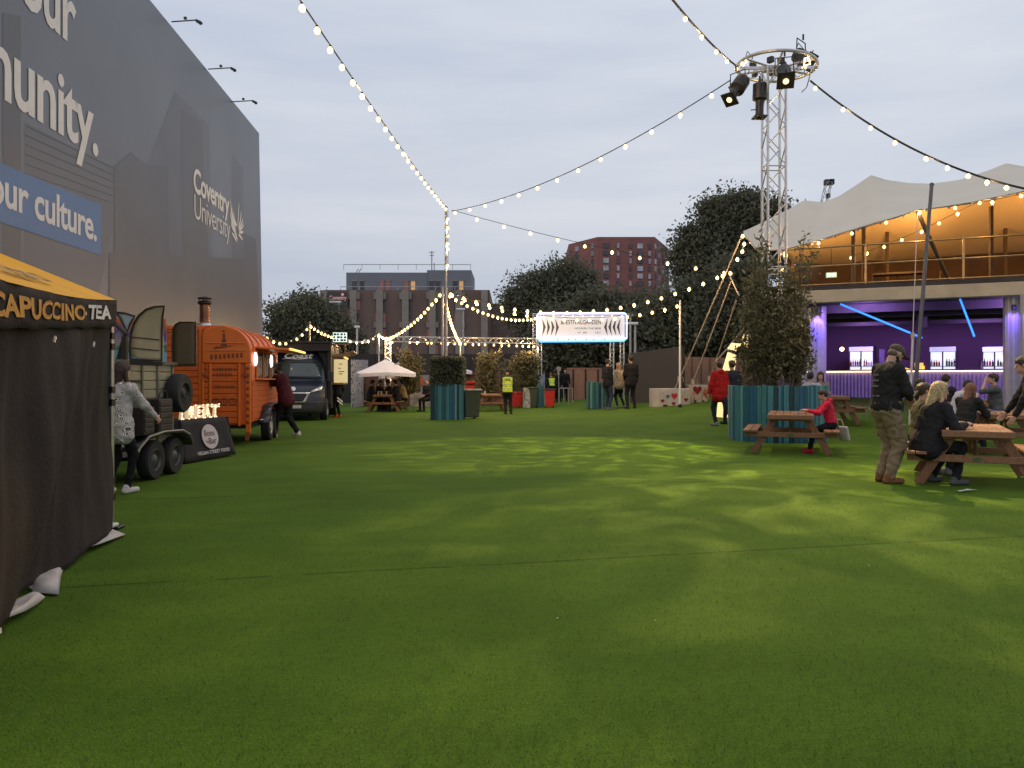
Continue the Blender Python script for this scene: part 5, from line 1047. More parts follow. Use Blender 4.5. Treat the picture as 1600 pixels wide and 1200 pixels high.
def shrub(label, base, stems, leaf, n, seed, group, spread=.2, mats=M_shr, wts=(.45, .42, .13), low=.15):
    """stems: (dx, dy, height, lean x)"""
    o = thing('tall_shrub', label, 'shrub', base, 0, group); rg = np.random.RandomState(seed); mb = MB(); C, mi = [], []
    for dx, dy, h, lx in stems:
        ax = [Vector((dx + lx * t * t + .04 * math.sin(5 * t + dx * 9), dy + .05 * math.sin(4 * t + h), h * t)) for t in np.linspace(0, 1, 9)]; mb.tube(ax, .016, 6, 0, .005)
        for t in np.linspace(low, 1, int(16 * h / 2.5) + 4):
            i = min(int(t * 8), 7); p = ax[i].lerp(ax[i + 1], t * 8 - i); L = spread * (1.15 - .55 * t) * rg.uniform(.6, 1.5); a = rg.rand() * 6.28; q = p + Vector((math.cos(a) * L, math.sin(a) * L, rg.uniform(-.05, .18))); mb.tube([p, p.lerp(q, .5) + Vector((0, 0, .04)), q], .006, 4, 0, .003)
            k = int(n / len(stems) / (16 * h / 2.5 + 4)); f = rg.rand(k)[:, None] ** .7; c = np.array(p) + (np.array(q) - np.array(p)) * f * 1.15 + rg.normal(size=(k, 3)) * np.array([.075, .075, .07]) * (spread / .2); C.append(c); mi += list(rg.choice(3, k, p=wts))
    C = np.concatenate(C); V, F = leaves(C, leaf, leaf * .36, seed, .5); np_mesh('foliage', V, F, mats, mi, o); mb.build('stems', mat('stem_bark', (.16, .12, .085), .8, var=.3, vs=10), o, True); return o
gsh = 'tall leafy shrubs in the round planter'; Bz = PC.z + 1.15
shrub('leafy shrub in the round planter leaning left towards the ropes', (5.55, 16.9, Bz), [(0, 0, 2.7, -.1), (-.22, .1, 2.3, -.18), (.14, .2, 3.2, -.05), (-.1, .35, 2.9, .05), (-.3, .3, 1.7, -.22)], .06, 2700, 21, gsh, .21)
shrub('dense middle shrub in the round planter in front of the tower truss', (6.0, 16.75, Bz), [(-.15, 0, 2.4, .08), (.08, .1, 2.5, .0), (-.05, .3, 2.0, -.1), (.16, .2, 2.2, .08), (-.25, .2, 2.2, -.05)], .06, 2500, 22, gsh, .21, wts=(.42, .36, .22))
shrub('tall thin shrub at the bar side of the round planter with airy top sprays', (6.3, 17.1, Bz), [(.0, 0, 3.3, .2), (.08, .1, 3.0, .3), (.0, .3, 2.2, .15), (-.12, .2, 2.6, .05)], .056, 1300, 23, gsh, .19)
shrub('low dark shrub filling the foot of the round planter', (5.95, 16.9, Bz), [(dx, dy, h, dx * .3) for dx, dy, h in ((-.5, .1, 1.0), (-.3, -.1, 1.3), (.05, -.1, 1.1), (.3, 0, 1.3), (.4, .2, .9), (.2, .4, 1.4), (-.3, .5, 1.5))], .055, 2400, 24, gsh, .2, wts=(.25, .7, .05))
gb = 'bamboo and shrubs in the far planters'
def far_shrub(label, px, Y, toppy, wpx, n, seed, leaf=.10, wts=(.5, .42, .08)):
    b = P(px, 592, Y); h = P(0, toppy, Y).z; wd = wpx / FPX * Y; rd = random.Random(seed); st = [(rd.uniform(-.3, .3) * wd, rd.uniform(-.2, .2), h * rd.uniform(.75, 1.0), rd.uniform(-.25, .25) * wd) for _ in range(7)]; return shrub(label, (b.x, Y, 0), st, leaf, n, seed, gb, .16 * wd + .12, wts=wts, low=.4)
far_shrub('bamboo clump just left of the hedge block', 645, 35, 548, 40, 2600, 31, wts=(.55, .3, .15)); far_shrub('bamboo clump with bare lower stems left of the security guard', 762, 36, 552, 34, 2300, 32, wts=(.6, .3, .1)); far_shrub('spiky bushy shrub right of the security guard', 822, 36, 553, 44, 2600, 33, wts=(.35, .6, .05)); far_shrub('small dark shrub between the two far planters', 795, 38, 565, 30, 1400, 34, wts=(.3, .65, .05))

# ------------------------------------------------------------------ bins, crates, small far things
def wheelie(label, px, Y, wd, h, m, m_lid, rot=0):
    b = G(px, Y); o = thing('wheeled_bin', label, 'bin', b, R(rot), 'wheeled bins'); mb = MB(); a, c = wd / 2, wd / 2 * .8
    vs = [(-c, -c, .06), (c, -c, .06), (c, c, .06), (-c, c, .06), (-a, -a, h), (a, -a, h), (a, a, h), (-a, a, h)]; mb.add(vs, [(3, 2, 1, 0), (4, 5, 6, 7), (0, 1, 5, 4), (1, 2, 6, 5), (2, 3, 7, 6), (3, 0, 4, 7)]); mb.build('bin_body', m, o, bevel=.03, seg=2)
    mb = MB(); mb.bx(-a - .03, a + .03, -a - .04, a + .04, h, h + .06); mb.bx(-a, a, a, a + .1, h - .06, h); mb.build('lid', m_lid, o, bevel=.02, seg=2)
    for s_ in (-1, 1): mb = MB(); mb.lathe([(.1, -.03), (.1, .03)], (s_ * (c - .02), c + .04, .1), 14, 0, Matrix.Rotation(R(90), 3, 'Y')); mb.build('wheel', M_rubber, o)
m_gb = mat('bin_green', (.045, .06, .035), .55, var=.15); m_rb = mat('bin_red', (.5, .02, .015), .5, var=.1); m_pl = mat('bin_lid_pale', (.30, .28, .25), .5)
wheelie('green wheelie bin with a pale lid beside the square planter', 735, 27.2, .62, .98, m_gb, m_pl, 20); wheelie('far green bin between the patterned block and the small planter', 833, 35, .42, .88, m_gb, m_gb, 0); wheelie('red bin with a dark lid in front of the stooping steward', 859, 34, .45, .78, m_rb, mat('bin_dark', (.05, .02, .02), .6), 0); wheelie('red bin half hidden behind the security guard', 807, 36, .5, .68, m_rb, m_rb, 10)
o = thing('patterned_block', 'grey and white patterned block beside the far green bin', 'block', G(823, 35)); mb = MB(); mb.bx(-.16, .16, -.2, .2, 0, .92); mb.build('block_body', mat('camo', (.3, .3, .28), .8, var=.8, vs=7), o, bevel=.02)
o = thing('red_stall', 'small red stall cabinet under the far parasol behind the hedge box', 'stall', G(726, 39)); mb = MB(); mb.bx(-.5, .5, -.2, .3, 0, 1.15); mb.build('cabinet', m_rb, o, bevel=.02); mb = MB(); mb.bx(-.55, .55, -.35, .35, 1.15, 1.28); mb.build('canopy', m_rb, o, bevel=.03); mb = MB(); mb.bx(-.3, .2, -.22, -.203, .6, .9); mb.build('panel', mat('stall_panel', (.55, .3, .25), .6), o)
o = thing('blue_banner', 'slanted blue banner beside the far shrubs', 'banner', G(836, 39)); mb = MB(); mb.prism([(-.65, .95), (.5, .95), (.5, 1.6), (.1, 1.35), (-.65, 1.15)], (0, 0, 0), (1, 0, 0), (0, 0, 1), .03); mb.build('fabric', mat('blue_cloth', (.16, .22, .36), .7, var=.6, vs=3), o)
mb = MB(); mb.tube([(-.6, .02, 0), (-.6, .02, 1.2)], .02, 6); mb.tube([(.48, .02, 0), (.48, .02, 1.6)], .02, 6); mb.build('pole', M_galv, o)
o = thing('round_sign', 'grey round sign on a thin post beside the stooping steward', 'sign', G(873, 38)); mb = MB(); mb.tube([(0, 0, 0), (0, 0, 1.6)], .02, 6); mb.build('post', M_galv, o); mb = MB(); mb.lathe([(.12, -.02), (.12, .02)], (0, -.02, 1.72), 18, 0, Matrix.Rotation(R(90), 3, 'X')); mb.build('sign_plate', mat('grey_plate', (.3, .28, .28), .5), o)
o = thing('barrier_rail', 'grey rail barrier in front of the tan board fence', 'barrier', G(885, 38)); mb = MB()
for k in range(4): mb.tube([(-.35 + k * .22, 0, 0), (-.35 + k * .22, 0, .75)], .022, 6)
mb.tube([(-.35, 0, .75), (.31, 0, .75)], .02, 6); mb.build('frame', M_galv, o)
# parasols
def parasol(label, px, Y, tip, rim, wpx, seed=0):
    b = G(px, Y); o = thing('parasol', label, 'parasol', b, R(12), 'white parasols over picnic tables'); zt = P(0, tip, Y).z - b.z; zr = P(0, rim, Y).z - b.z; r_ = wpx / 2 / FPX * Y * 1.08; mb = MB(); n = 4; V = [(0, 0, zt)]; m = 6
    pts = []
    for j in range(1, m + 1):
        f = j / m
        for k in range(n * 4):
            a = R(45 + 360 * k / (n * 4)); sq = 1 / max(abs(math.cos(a)), abs(math.sin(a))); sq = min(sq, 1.3); e = abs(((k % 4) - 2)) / 2; V.append((r_ * .77 * f * sq * math.cos(a), r_ * .77 * f * sq * math.sin(a), zt + (zr - zt) * f + .03 * math.sin(math.pi * f) * -1 - .06 * f * (e - .5) ))
    N_ = n * 4; F = [(0, 1 + k, 1 + (k + 1) % N_) for k in range(N_)] + [(1 + j * N_ + k, 1 + j * N_ + (k + 1) % N_, 1 + (j + 1) * N_ + (k + 1) % N_, 1 + (j + 1) * N_ + k) for j in range(m - 1) for k in range(N_)]
    base = 1 + (m - 1) * N_; nb = len(V); V += [(V[base + k][0] * 1.005, V[base + k][1] * 1.005, V[base + k][2] - .14) for k in range(N_)]; F += [(base + k, base + (k + 1) % N_, nb + (k + 1) % N_, nb + k) for k in range(N_)]
    mb.add(V, F); cn = mb.build('canopy', mat('parasol_cloth', (.62, .62, .68), .8, var=.05, vs=3), o, recalc=False); so_ = cn.modifiers.new('thick', 'SOLIDIFY'); so_.thickness = .006
    if seed: mb = MB(); mb.bx(.45, .75, -r_ * .46, -r_ * .45, zr + .28, zr + .36); 
    mb = MB(); mb.tube([(0, 0, 0), (0, 0, zt + .05)], .024, 8); mb.build('pole', M_dark, o, True); mb = MB()
    for k in range(8): a = R(45 * k + 45); mb.tube([(0, 0, zr + (zt - zr) * .35), (r_ * .5 * math.cos(a), r_ * .5 * math.sin(a), zr + (zt - zr) * .32)], .01, 5)
    mb.build('ribs', M_dark, o); mb = MB(); mb.lathe([(.3, 0), (.3, .06), (.06, .1)], (0, 0, 0), 16); mb.build('base', M_dark, o); return o
pa = parasol('large white square parasol over the busy picnic table', 603, 33.2, 561, 583, 108); parasol('second white parasol tucked behind the large one', 622, 36.5, 566, 586, 70); parasol('far white parasol peeping out behind the hedge block', 706, 41, 568, 580, 72)
mb = MB(); mb.box((.42, -.60, 2.03), (.24, .01, .06), 0, Matrix.Rotation(R(-35), 3, 'X')); mb.build('print_mark', mat('grey_ink', (.25, .25, .28), .7), pa)

# ------------------------------------------------------------------ painted concrete blocks and guy ropes
m_conc = mat('white_concrete', (.55, .49, .43), .85, var=.12, vs=4, bump=.15, bs=30)
def heart(mb, o, u, v, s, mt):
    p = []
    for k in range(28): t = 2 * math.pi * k / 28; p.append((s * .06 * 16 * math.sin(t) ** 3 / 1.0, s * .06 * (13 * math.cos(t) - 5 * math.cos(2 * t) - 2 * math.cos(3 * t) - math.cos(4 * t))))
    mb.prism(p, o, u, v, .004, mt)
HM_ = [mat('heart_red', (.5, .03, .03), .6), mat('heart_dark_red', (.24, .02, .025), .6), mat('heart_blue', (.05, .13, .2), .6), mat('heart_yellow', (.55, .42, .08), .6), mat('heart_pale', (.40, .44, .46), .6), mat('drip_orange', (.55, .2, .08), .7)]
def cblock(label, px0, px1, Y0, Y1, hearts, drips):
    a = G(px0, Y0); b_ = G(px1, Y1); d = (b_ - a); d.z = 0; L = d.length; d.normalize(); nn = Vector((-d.y, d.x, 0)); o = thing('concrete_block', label, 'concrete block', (a.x, a.y, a.z - .02), math.atan2(d.y, d.x), 'painted concrete ballast blocks'); h = .70; mb = MB()
    sl = [(.16 * L, .30 * L), (.64 * L, .78 * L)]; prof = [(0, 0), (sl[0][0], 0), (sl[0][0], .1), (sl[0][1], .1), (sl[0][1], 0), (sl[1][0], 0), (sl[1][0], .1), (sl[1][1], .1), (sl[1][1], 0), (L, 0), (L, h), (0, h)]; mb.prism(prof, (0, 0, 0), (1, 0, 0), (0, 0, 1), -.7); mb.build('block_body', m_conc, o, bevel=.012)
    mb = MB()
    for fx, fz, s, c in hearts: heart(mb, (fx * L, -.001, fz * h), (1, 0, 0), (0, 0, 1), s, c)
    for fx, fz, w_, hh_ in drips: mb.bx(fx * L - w_ / 2, fx * L + w_ / 2, -.004, .001, fz * h, fz * h + hh_, 5)
    mb.build('painted_hearts', HM_, o); return o
rd = random.Random(2)
cblock('longer white concrete block painted with seven small hearts', 1028, 1079, 28.4, 28.8, [(.14, .35, .085, 1), (.30, .58, .085, 2), (.50, .60, .14, 0), (.72, .52, .09, 3), (.86, .40, .09, 1), (.48, .2, .085, 1), (.14, .74, .075, 4), (.82, .78, .075, 4)], [])
cblock('shorter white concrete block with one dark heart and orange paint drips', 1081, 1106, 29.4, 29.6, [(.34, .72, .2, 1)], [(rd.choice((rd.uniform(.02, .16), rd.uniform(.62, .97))), rd.uniform(.1, .5), rd.uniform(.02, .06), rd.uniform(.12, .3)) for _ in range(16)])
m_rope = mat('strap_webbing', (.42, .33, .26), .8, var=.2)
def rope(label, a, b, r=.028, knot=True, group='guy ropes of the canopy'):
    o = thing('guy_rope', label, 'guy rope', b, 0, group); mb = MB(); mb.tube(sag(a, b, .04, 10), r, 6); mb.build('strap', m_rope, o, True, origin=b)
    if knot: mb = MB(); c = Vector(b).lerp(Vector(a), .07); mb.box(c, (.1, .1, .2)); mb.tube([c, c + Vector((.12, -.05, .08)), c + Vector((.15, -.06, -.1))], .015, 5); mb.build('ratchet', m_rope, o, origin=b)
GP1 = P(1160, 366, 24.5)
rope('left guy rope running from the canopy corner down to the longer block', GP1, P(1055, 607, 28.7)); rope('middle guy rope ending at the joint of the two blocks', P(1142, 440, 26), P(1079, 607, 28.9)); rope('steep right guy rope going down beside the red coat', P(1150, 470, 25.5), P(1106, 600, 29)); rope('slack guy rope crossing to the lit column', P(1168, 505, 24), P(1118, 565, 25.2), .025, False); rope('short double rope tying the festoon to the canopy', PT, P(1155, 462, 24.5), .02, False)
# lit column sculpture
o = thing('lit_column', 'glowing cream column lamp with a side arm behind the red coat', 'lamp', P(1140, 640, 22)); O = o.location; m_lc = mat('glowing_acrylic', (.9, .75, .4), .4, var=0, emit=(1, .74, .33), es=.95)
mb = MB(); mb.tube([P(1133, 652, 22), P(1136, 590, 22), P(1144, 552, 22)], .24, 14, 0, .13); mb.build('column', m_lc, o, True, origin=O); mb = MB(); mb.tube([P(1143, 548, 22), P(1148, 538, 22)], .13, 12, 0, .1); mb.tube([P(1146, 538, 22), P(1161, 540, 22)], .04, 8); mb.build('arm', m_lc, o, True, origin=O)
mb = MB(); mb.tube([P(1161, 543, 21.9), P(1168, 524, 21.9)], .115, 14); mb.build('lamp_head', m_lc, o, True, origin=O); mb = MB(); mb.tube([P(1144, 553, 22), P(1146, 548.5, 22)], .15, 12); mb.tube([P(1168, 523.5, 21.9), P(1168.6, 522, 21.9)], .12, 12); mb.build('collar', M_black, o, True, origin=O)

# ------------------------------------------------------------------ lattice tower with stage lights
TB = Vector((5.90, 17.45, PC.z + .02)); tw = thing('lattice_tower', 'tall aluminium lattice tower with a round top frame, rising from the round planter', 'lattice tower', TB); O = TB
zt = P(0, 108, 17.45).z; mb = MB(); truss(mb, TB + Vector((0, 0, 0)), (TB.x, TB.y, zt), .40, .03, .013, .42); 
for z in (3.9, 3.78, 6.15): 
    for sx_ in (-1, 1): mb.tube([(TB.x - .2, TB.y + sx_ * .2, z), (TB.x + .2, TB.y + sx_ * .2, z)], .014, 6); mb.tube([(TB.x + sx_ * .2, TB.y - .2, z), (TB.x + sx_ * .2, TB.y + .2, z)], .014, 6)
mb.build('truss', M_alu, tw, True, origin=O)
zr = P(0, 104, 17.45).z; mb = MB(); rr_ = .86; RM = Matrix.Rotation(R(4), 3, 'Y')
rc = Vector((TB.x + .06, TB.y, zr)); ring = [rc + RM @ Vector((rr_ * math.cos(2 * math.pi * k / 40), rr_ * math.sin(2 * math.pi * k / 40), 0)) for k in range(41)]; mb.tube(ring, .038, 8)
for a in (20, 80, 140, 200, 260, 320): mb.tube([rc + Vector((0, 0, -.05)), rc + RM @ Vector((rr_ * math.cos(R(a)), rr_ * math.sin(R(a)), 0))], .024, 6)
mb.beam(rc + Vector((-.9, -.3, -.16)), rc + Vector((1.0, .2, .06)), .06, .06); mb.build('top_ring', M_alu, tw, True, origin=O)
mb = MB()
for k in range(4): a = k * 1.5 + .4; p = rc + RM @ Vector((.8 * math.cos(a), .8 * math.sin(a), .04)); mb.tube([p, p + Vector((.05, 0, .16)), p + Vector((.18, .05, .05)), p + Vector((.1, .1, -.3)), p + Vector((-.05, 0, -.45))], .011, 5)
for dx, dy in ((-.2, -.2), (.05, -.15), (.2, .1), (-.15, .3), (-.3, .6), (-.5, .1), (.45, -.3), (.6, .2), (.1, .55), (.35, .5)): mb.box(rc + Vector((dx, dy, .07)), (.13, .1, .12), 0, Matrix.Rotation(dx * 5, 3, 'Z'))
mb.build('cabling', M_black, tw, True, origin=O)
mb = MB(); mb.tube([rc + RM @ Vector((.5 + .1 * math.sin(k), -.45 + .25 * math.cos(k * .8), -.08 + .05 * math.sin(k * 1.7))) for k in range(14)], .014, 5); mb.tube([rc + RM @ Vector((-.8 + .06 * math.sin(k), -.3 + .03 * k, -.04 + .05 * math.sin(k * 1.7))) for k in range(8)], .014, 5); mb.build('light_rope', MATS['warm_rope'], tw, True, origin=O)
def stage_light(label, p, aim, L=.5, r=.1, lit=True, kind='profile'):
    o = thing('stage_light', label, 'stage light', p, 0, 'stage lights hung on the lattice tower'); d = (Vector(aim) - Vector(p)).normalized(); M = d.to_track_quat('Z', 'Y').to_matrix(); mb = MB()
    if kind == 'profile': mb.lathe([(r * .4, -L * .55), (r * 1.25, -L * .5), (r * 1.3, -L * .05), (r * .75, 0), (r * .72, L * .42), (r * .9, L * .45)], (0, 0, 0), 16, 0, M); mb.box(M @ Vector((0, 0, L * .48)), (r * 2.3, r * 2.3, .03), 0, M)
    else: mb.lathe([(r * .5, -L * .5), (r * 1.1, -L * .45), (r * 1.15, L * .3), (r * 1.2, L * .42)], (0, 0, 0), 16, 0, M); mb.box(M @ Vector((0, 0, L * .44)), (r * 2.6, r * 2.6, .02), 0, M)
    mb.build('housing', mat('lamp_black', (.028, .026, .026), .45, .3, var=.2), o, True)
    mb = MB(); mb.lathe([(.001, 0), (r * .45, 0), (r * .45, .012)], M @ Vector((0, 0, L * .505)), 16, 0, M); mb.build('lens', mat('lens_lit', (.9, .7, .4), .2, var=0, emit=(1, .75, .45), es=1.6) if lit else mat('lens_dark', (.05, .05, .05), .1, var=0), o, True)
    mb = MB(); side = M @ Vector((r * 1.45, 0, -L * .15)); side2 = M @ Vector((-r * 1.45, 0, -L * .15)); mb.tube([side, Vector((side.x * .9, side.y, .42)), Vector((side2.x * .9, side2.y, .42)), side2], .014, 6); mb.tube([(0, 0, .42), (0, 0, .55)], .022, 6); mb.build('yoke', M_dark, o)
    mb = MB(); mb.tube([M @ Vector((r * .7, 0, L * .1)), M @ Vector((r * 1.7, 0, L * .12))], .012, 5); mb.tube([M @ Vector((0, r * .7, L * .25)), M @ Vector((0, r * 1.6, L * .27))], .012, 5); mb.build('shutter_handle', M_dark, o); return o
stage_light('profile stage lamp at the left of the tower ring, tilted down to the left', P(1150, 141, 17.0), P(1112, 196, 16.4), .74, .135); stage_light('dark stage lamp hanging straight down beside the truss', P(1187, 158, 17.0), P(1184, 330, 17.0), .74, .12, False); stage_light('stage lamp in the middle of the tower ring facing the camera with a lit lens', P(1226, 118, 16.9), P(1244, 200, 15.2), .58, .14, True, 'fresnel'); stage_light('boxy dark stage lamp lying on top of the tower ring', P(1255, 91, 17.8), P(1290, 110, 17.4), .46, .15, False, 'fresnel')
# the profile lamps throw leaf patterned light on to the turf: real spots with a breakup pattern in the lamp
def gobo(name, p, aim, energy, ang, scale, col, th=(.50, .60), seed=0.0, st=(1, 1, 1)):
    ld = bpy.data.lights.new(name, 'SPOT'); ld.energy = energy; ld.spot_size = R(ang); ld.spot_blend = .35; ld.shadow_soft_size = .03; ld.color = col; lo_ = bpy.data.objects.new(name, ld); COL.objects.link(lo_); lo_.location = p; lo_.rotation_euler = (Vector(aim) - Vector(p)).to_track_quat('-Z', 'Y').to_euler()
    ld.use_nodes = True; t = ld.node_tree; em = t.nodes['Emission']; c = N(t, 'ShaderNodeTexCoord'); mp = N(t, 'ShaderNodeMapping'); mp.inputs['Location'].default_value = (seed, seed * .7, 0); mp.inputs['Scale'].default_value = st; n = N(t, 'ShaderNodeTexNoise'); n.inputs['Scale'].default_value = scale; n.inputs['Detail'].default_value = 4; n.inputs['Distortion'].default_value = .8; r_ = N(t, 'ShaderNodeValToRGB'); r_.color_ramp.elements[0].position = th[0]; r_.color_ramp.elements[1].position = th[1]; r_.color_ramp.elements[0].color = (.24, .24, .24, 1)
    t.links.new(c.outputs['Normal'], mp.inputs[0]); t.links.new(mp.outputs[0], n.inputs['Vector']); t.links.new(n.outputs['Fac'], r_.inputs[0]); t.links.new(r_.outputs[0], em.inputs['Strength'])
WL = (1, .72, .30)
gobo('stage_spot_a', P(1146, 160, 16.4), (1.0, 15.2, .1), 6200, 50, 17, WL, (.5, .66), 1.3)
gobo('stage_spot_b', P(1228, 138, 16.5), (4.9, 6.3, 0), 9500, 60, 13, WL, (.48, .68), 5.1)
gobo('stage_spot_c', P(1170, 150, 16.6), (5.6, 12.6, 0), 1500, 60, 15, WL, (.48, .64), 2.7)
# ------------------------------------------------------------------ right: bar under a balcony with a stretch canopy
BE = Vector((4.99, -2.25, 0)).normalized(); BN_ = Vector((2.25, 4.99, 0)).normalized(); B0 = Vector((8.45, 23.19, 0))   # front edge of the balcony, left end
def bp(s, d, z): return B0 + BE * s + BN_ * d + Vector((0, 0, z))
BM = Matrix((BE, BN_, Vector((0, 0, 1)))).transposed()
bar = thing('bar_building', 'open fronted bar building with purple lit bar below and a railed balcony above', 'building', bp(4, 0, .4)); O = bar.location
def bbox(mb, s0, s1, d0, d1, z0, z1, mt=0): mb.box(bp((s0 + s1) / 2, (d0 + d1) / 2, (z0 + z1) / 2), (s1 - s0, d1 - d0, z1 - z0), mt, BM)
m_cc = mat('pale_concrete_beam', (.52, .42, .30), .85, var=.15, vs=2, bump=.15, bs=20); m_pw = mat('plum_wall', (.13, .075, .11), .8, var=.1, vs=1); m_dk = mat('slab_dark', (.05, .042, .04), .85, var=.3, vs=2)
mb = MB(); bbox(mb, -.6, 18, 0, .35, 3.66, 4.02); bbox(mb, -.6, -.1, .36, 12.3, 3.66, 4.02); mb.build('beam', m_cc, bar, bevel=.01, origin=O)
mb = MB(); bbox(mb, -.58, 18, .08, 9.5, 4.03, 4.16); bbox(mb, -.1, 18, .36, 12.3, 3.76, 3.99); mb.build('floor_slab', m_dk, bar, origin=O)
mb = MB()
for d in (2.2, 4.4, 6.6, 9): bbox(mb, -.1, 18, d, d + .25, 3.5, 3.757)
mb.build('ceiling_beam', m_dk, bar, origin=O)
mb = MB(); bbox(mb, -1.6, 18, 12.0, 12.3, .3, 3.755); bbox(mb, -.6, -.35, 2.4, 12.0, .3, 3.655); mb.build('back_wall', m_pw, bar, origin=O)
mb = MB(); bbox(mb, -.6, 18, 9.4, 9.6, 4.2, 7.2); bbox(mb, -.6, -.4, 4.2, 9.4, 4.2, 5.6); mb.build('balcony_wall', mat('canvas_wall', (.06, .038, .024), .85, var=.2, vs=1.5), bar, origin=O)
# corrugated columns
m_col = mat('corrugated_steel', (.42, .40, .42), .4, .3, var=.1)
def column(s, d, wd, z0=0.2):
    mb = MB(); n = 48; prof = []; 
    for k in range(n): a = 2 * math.pi * k / n; r = wd / 2 * (1 + .035 * math.sin(a * 16)); prof.append((r * math.cos(a), r * math.sin(a)))
    c = bp(s, d, 0); mb.prism(prof, (c.x, c.y, z0), (1, 0, 0), (0, 1, 0), 3.655 - z0); return mb.build('column', m_col, bar, True, origin=O)
cols = [(.12, .45, .42), (.56, 1.5, .54), (5.62, .5, .42), (5.92, -.25, .45), (11, .4, .45), (16, .4, .45)]
for c in cols: column(*c)
mb = MB(); p = bp(5.62, .22, 3.35); mb.box(p, (.09, .09, .14)); mb.build('wall_lamp', M_black, bar, bevel=.01, origin=O)
# balcony railing
mb = MB()
for z, r in ((4.2, .022), (4.75, .024), (5.3, .026)): mb.tube([bp(-.45, .15, z), bp(18, .15, z)], r, 8)
for s in (-.45, 1.95, 4.42, 6.9, 9.4, 11.9, 14.4, 16.9): mb.tube([bp(s, .15, 4.1), bp(s, .15, 5.32)], .03, 8)
for z in (4.75, 5.3): mb.tube([bp(-.45, .15, z), bp(-.45, 8, z)], .024, 8)
mb.build('railing', mat('brass_rail', (.40, .28, .14), .35, .7, var=.2), bar, True, origin=O)
for s, d, h in ((1.9, 3.4, 6.4), (5.4, 2.6, 6.6), (8, 2.6, 6.8), (2.7, 7, 6.8), (6.4, 7, 7)): mb = MB(); mb.beam(bp(s, d, 4.16), bp(s, d, h), .09, .09); mb.build('canopy_post', mat('post_brown', (.05, .035, .025), .7), bar, origin=O)
# balcony furniture silhouettes, exit sign
o = thing('exit_sign', 'small lit green exit sign at the back of the balcony', 'exit sign', bp(.9, 4.0, 4.95)); mb = MB(); mb.box((0, 0, 0), (.34, .06, .17), 0, BM); mb.build('sign_case', mat('exit_case', (.5, .6, .5), .5, var=0, emit=(.5, 1, .65), es=.5), o); mb = MB(); mb.box(BN_ * -.034 + BE * -.08, (.1, .006, .1), 0, BM); mb.box(BN_ * -.034 + BE * .07, (.12, .006, .08), 0, BM); mb.build('sign_marks', mat('exit_white', (.9, .95, .9), .5, var=0, emit=(.9, 1, .95), es=1.2), o); mb = MB(); mb.tube([(0, 0, .08), (0, 0, .9)], .01, 5); mb.build('hanger', M_black, o)
o = thing('balcony_table', 'dark folded table and chairs stacked on the balcony behind the railing', 'table', bp(3.2, 5.0, 4.17)); O2 = o.location; mb = MB(); 
for k in range(7): a = bp(1.9 + k * .38, 5.0, 4.17); mb.beam(a, a + Vector((.1 * (-1) ** k, 0, .85)), .035, .035)
mb.box(bp(3.1, 5.0, 4.72), (1.8, .7, .05), 0, BM); mb.build('frame', m_dk, o, origin=O2); mb = MB(); mb.box(bp(3.0, 5.05, 5.0), (1.6, .6, .06), 0, BM); mb.build('top', m_dk, o, origin=O2)
# bar counter: its own line inside the building
C0, C1 = P(1238, 592, 30.6), P(1660, 592, 25.3); CE = (C1 - C0); CE.z = 0; CL = CE.length; CE.normalize(); CN = Vector((-CE.y, CE.x, 0)); CM = Matrix((CE, CN, Vector((0, 0, 1)))).transposed()
def cp(s, d, z): return Vector((C0.x, C0.y, 0)) + CE * s + CN * d + Vector((0, 0, z))
ct = thing('bar_counter', 'long corrugated bar counter with a warm strip of light under its top', 'bar counter', cp(CL / 2, 0, .7)); O = ct.location
mb = MB(); n = 560; vs = []
for i in range(n + 1): s = CL * i / n; o_ = .018 * math.sin(i * 2 * math.pi / 8); vs += [cp(s, o_, .62), cp(s, o_, 1.66)]
mb.add(vs, [(2 * i, 2 * i + 2, 2 * i + 3, 2 * i + 1) for i in range(n)]); mb.build('front_panel', mat('counter_steel', (.34, .28, .38), .45, .2, var=.1), ct, 'all', origin=O, recalc=False)
mb = MB(); mb.box(cp(CL / 2, .3, 1.72), (CL + .1, .75, .05), 0, CM); mb.box(cp(CL / 2, .3, .55), (CL, .66, .14), 0, CM); mb.build('counter_top', mat('dark_wood_top', (.10, .06, .04), .5), ct, origin=O)
mb = MB(); mb.box(cp(CL / 2, -.06, 1.675), (CL, .035, .035), 0, CM); mb.build('light_strip', mat('strip_warm_white', (1, .8, .55), .4, var=0, emit=(1, .78, .5), es=4.5), ct, origin=O)
o = thing('back_bar', 'dark back bar shelf under the drinks fridges', 'shelf', cp(CL / 2, 2.6, .7)); O = o.location; mb = MB(); mb.box(cp(CL / 2, 2.7, 1.0), (CL, .6, .7), 0, CM); mb.build('cabinet', m_dk, o, origin=O); mb = MB(); mb.box(cp(CL / 2, 2.68, 1.37), (CL, .64, .04), 0, CM); mb.build('worktop', mat('back_bar_top', (.06, .04, .04), .5), o, origin=O)
m_fr = mat('fridge_light', (.9, .92, .95), .4, var=0, emit=(.86, .93, 1), es=.85); BTL = [mat('bottle_%d' % i, c, .15, var=0) for i, c in enumerate(((.25, .16, .03), (.03, .1, .03), (.4, .05, .03), (.5, .45, .35), (.05, .03, .02)))]
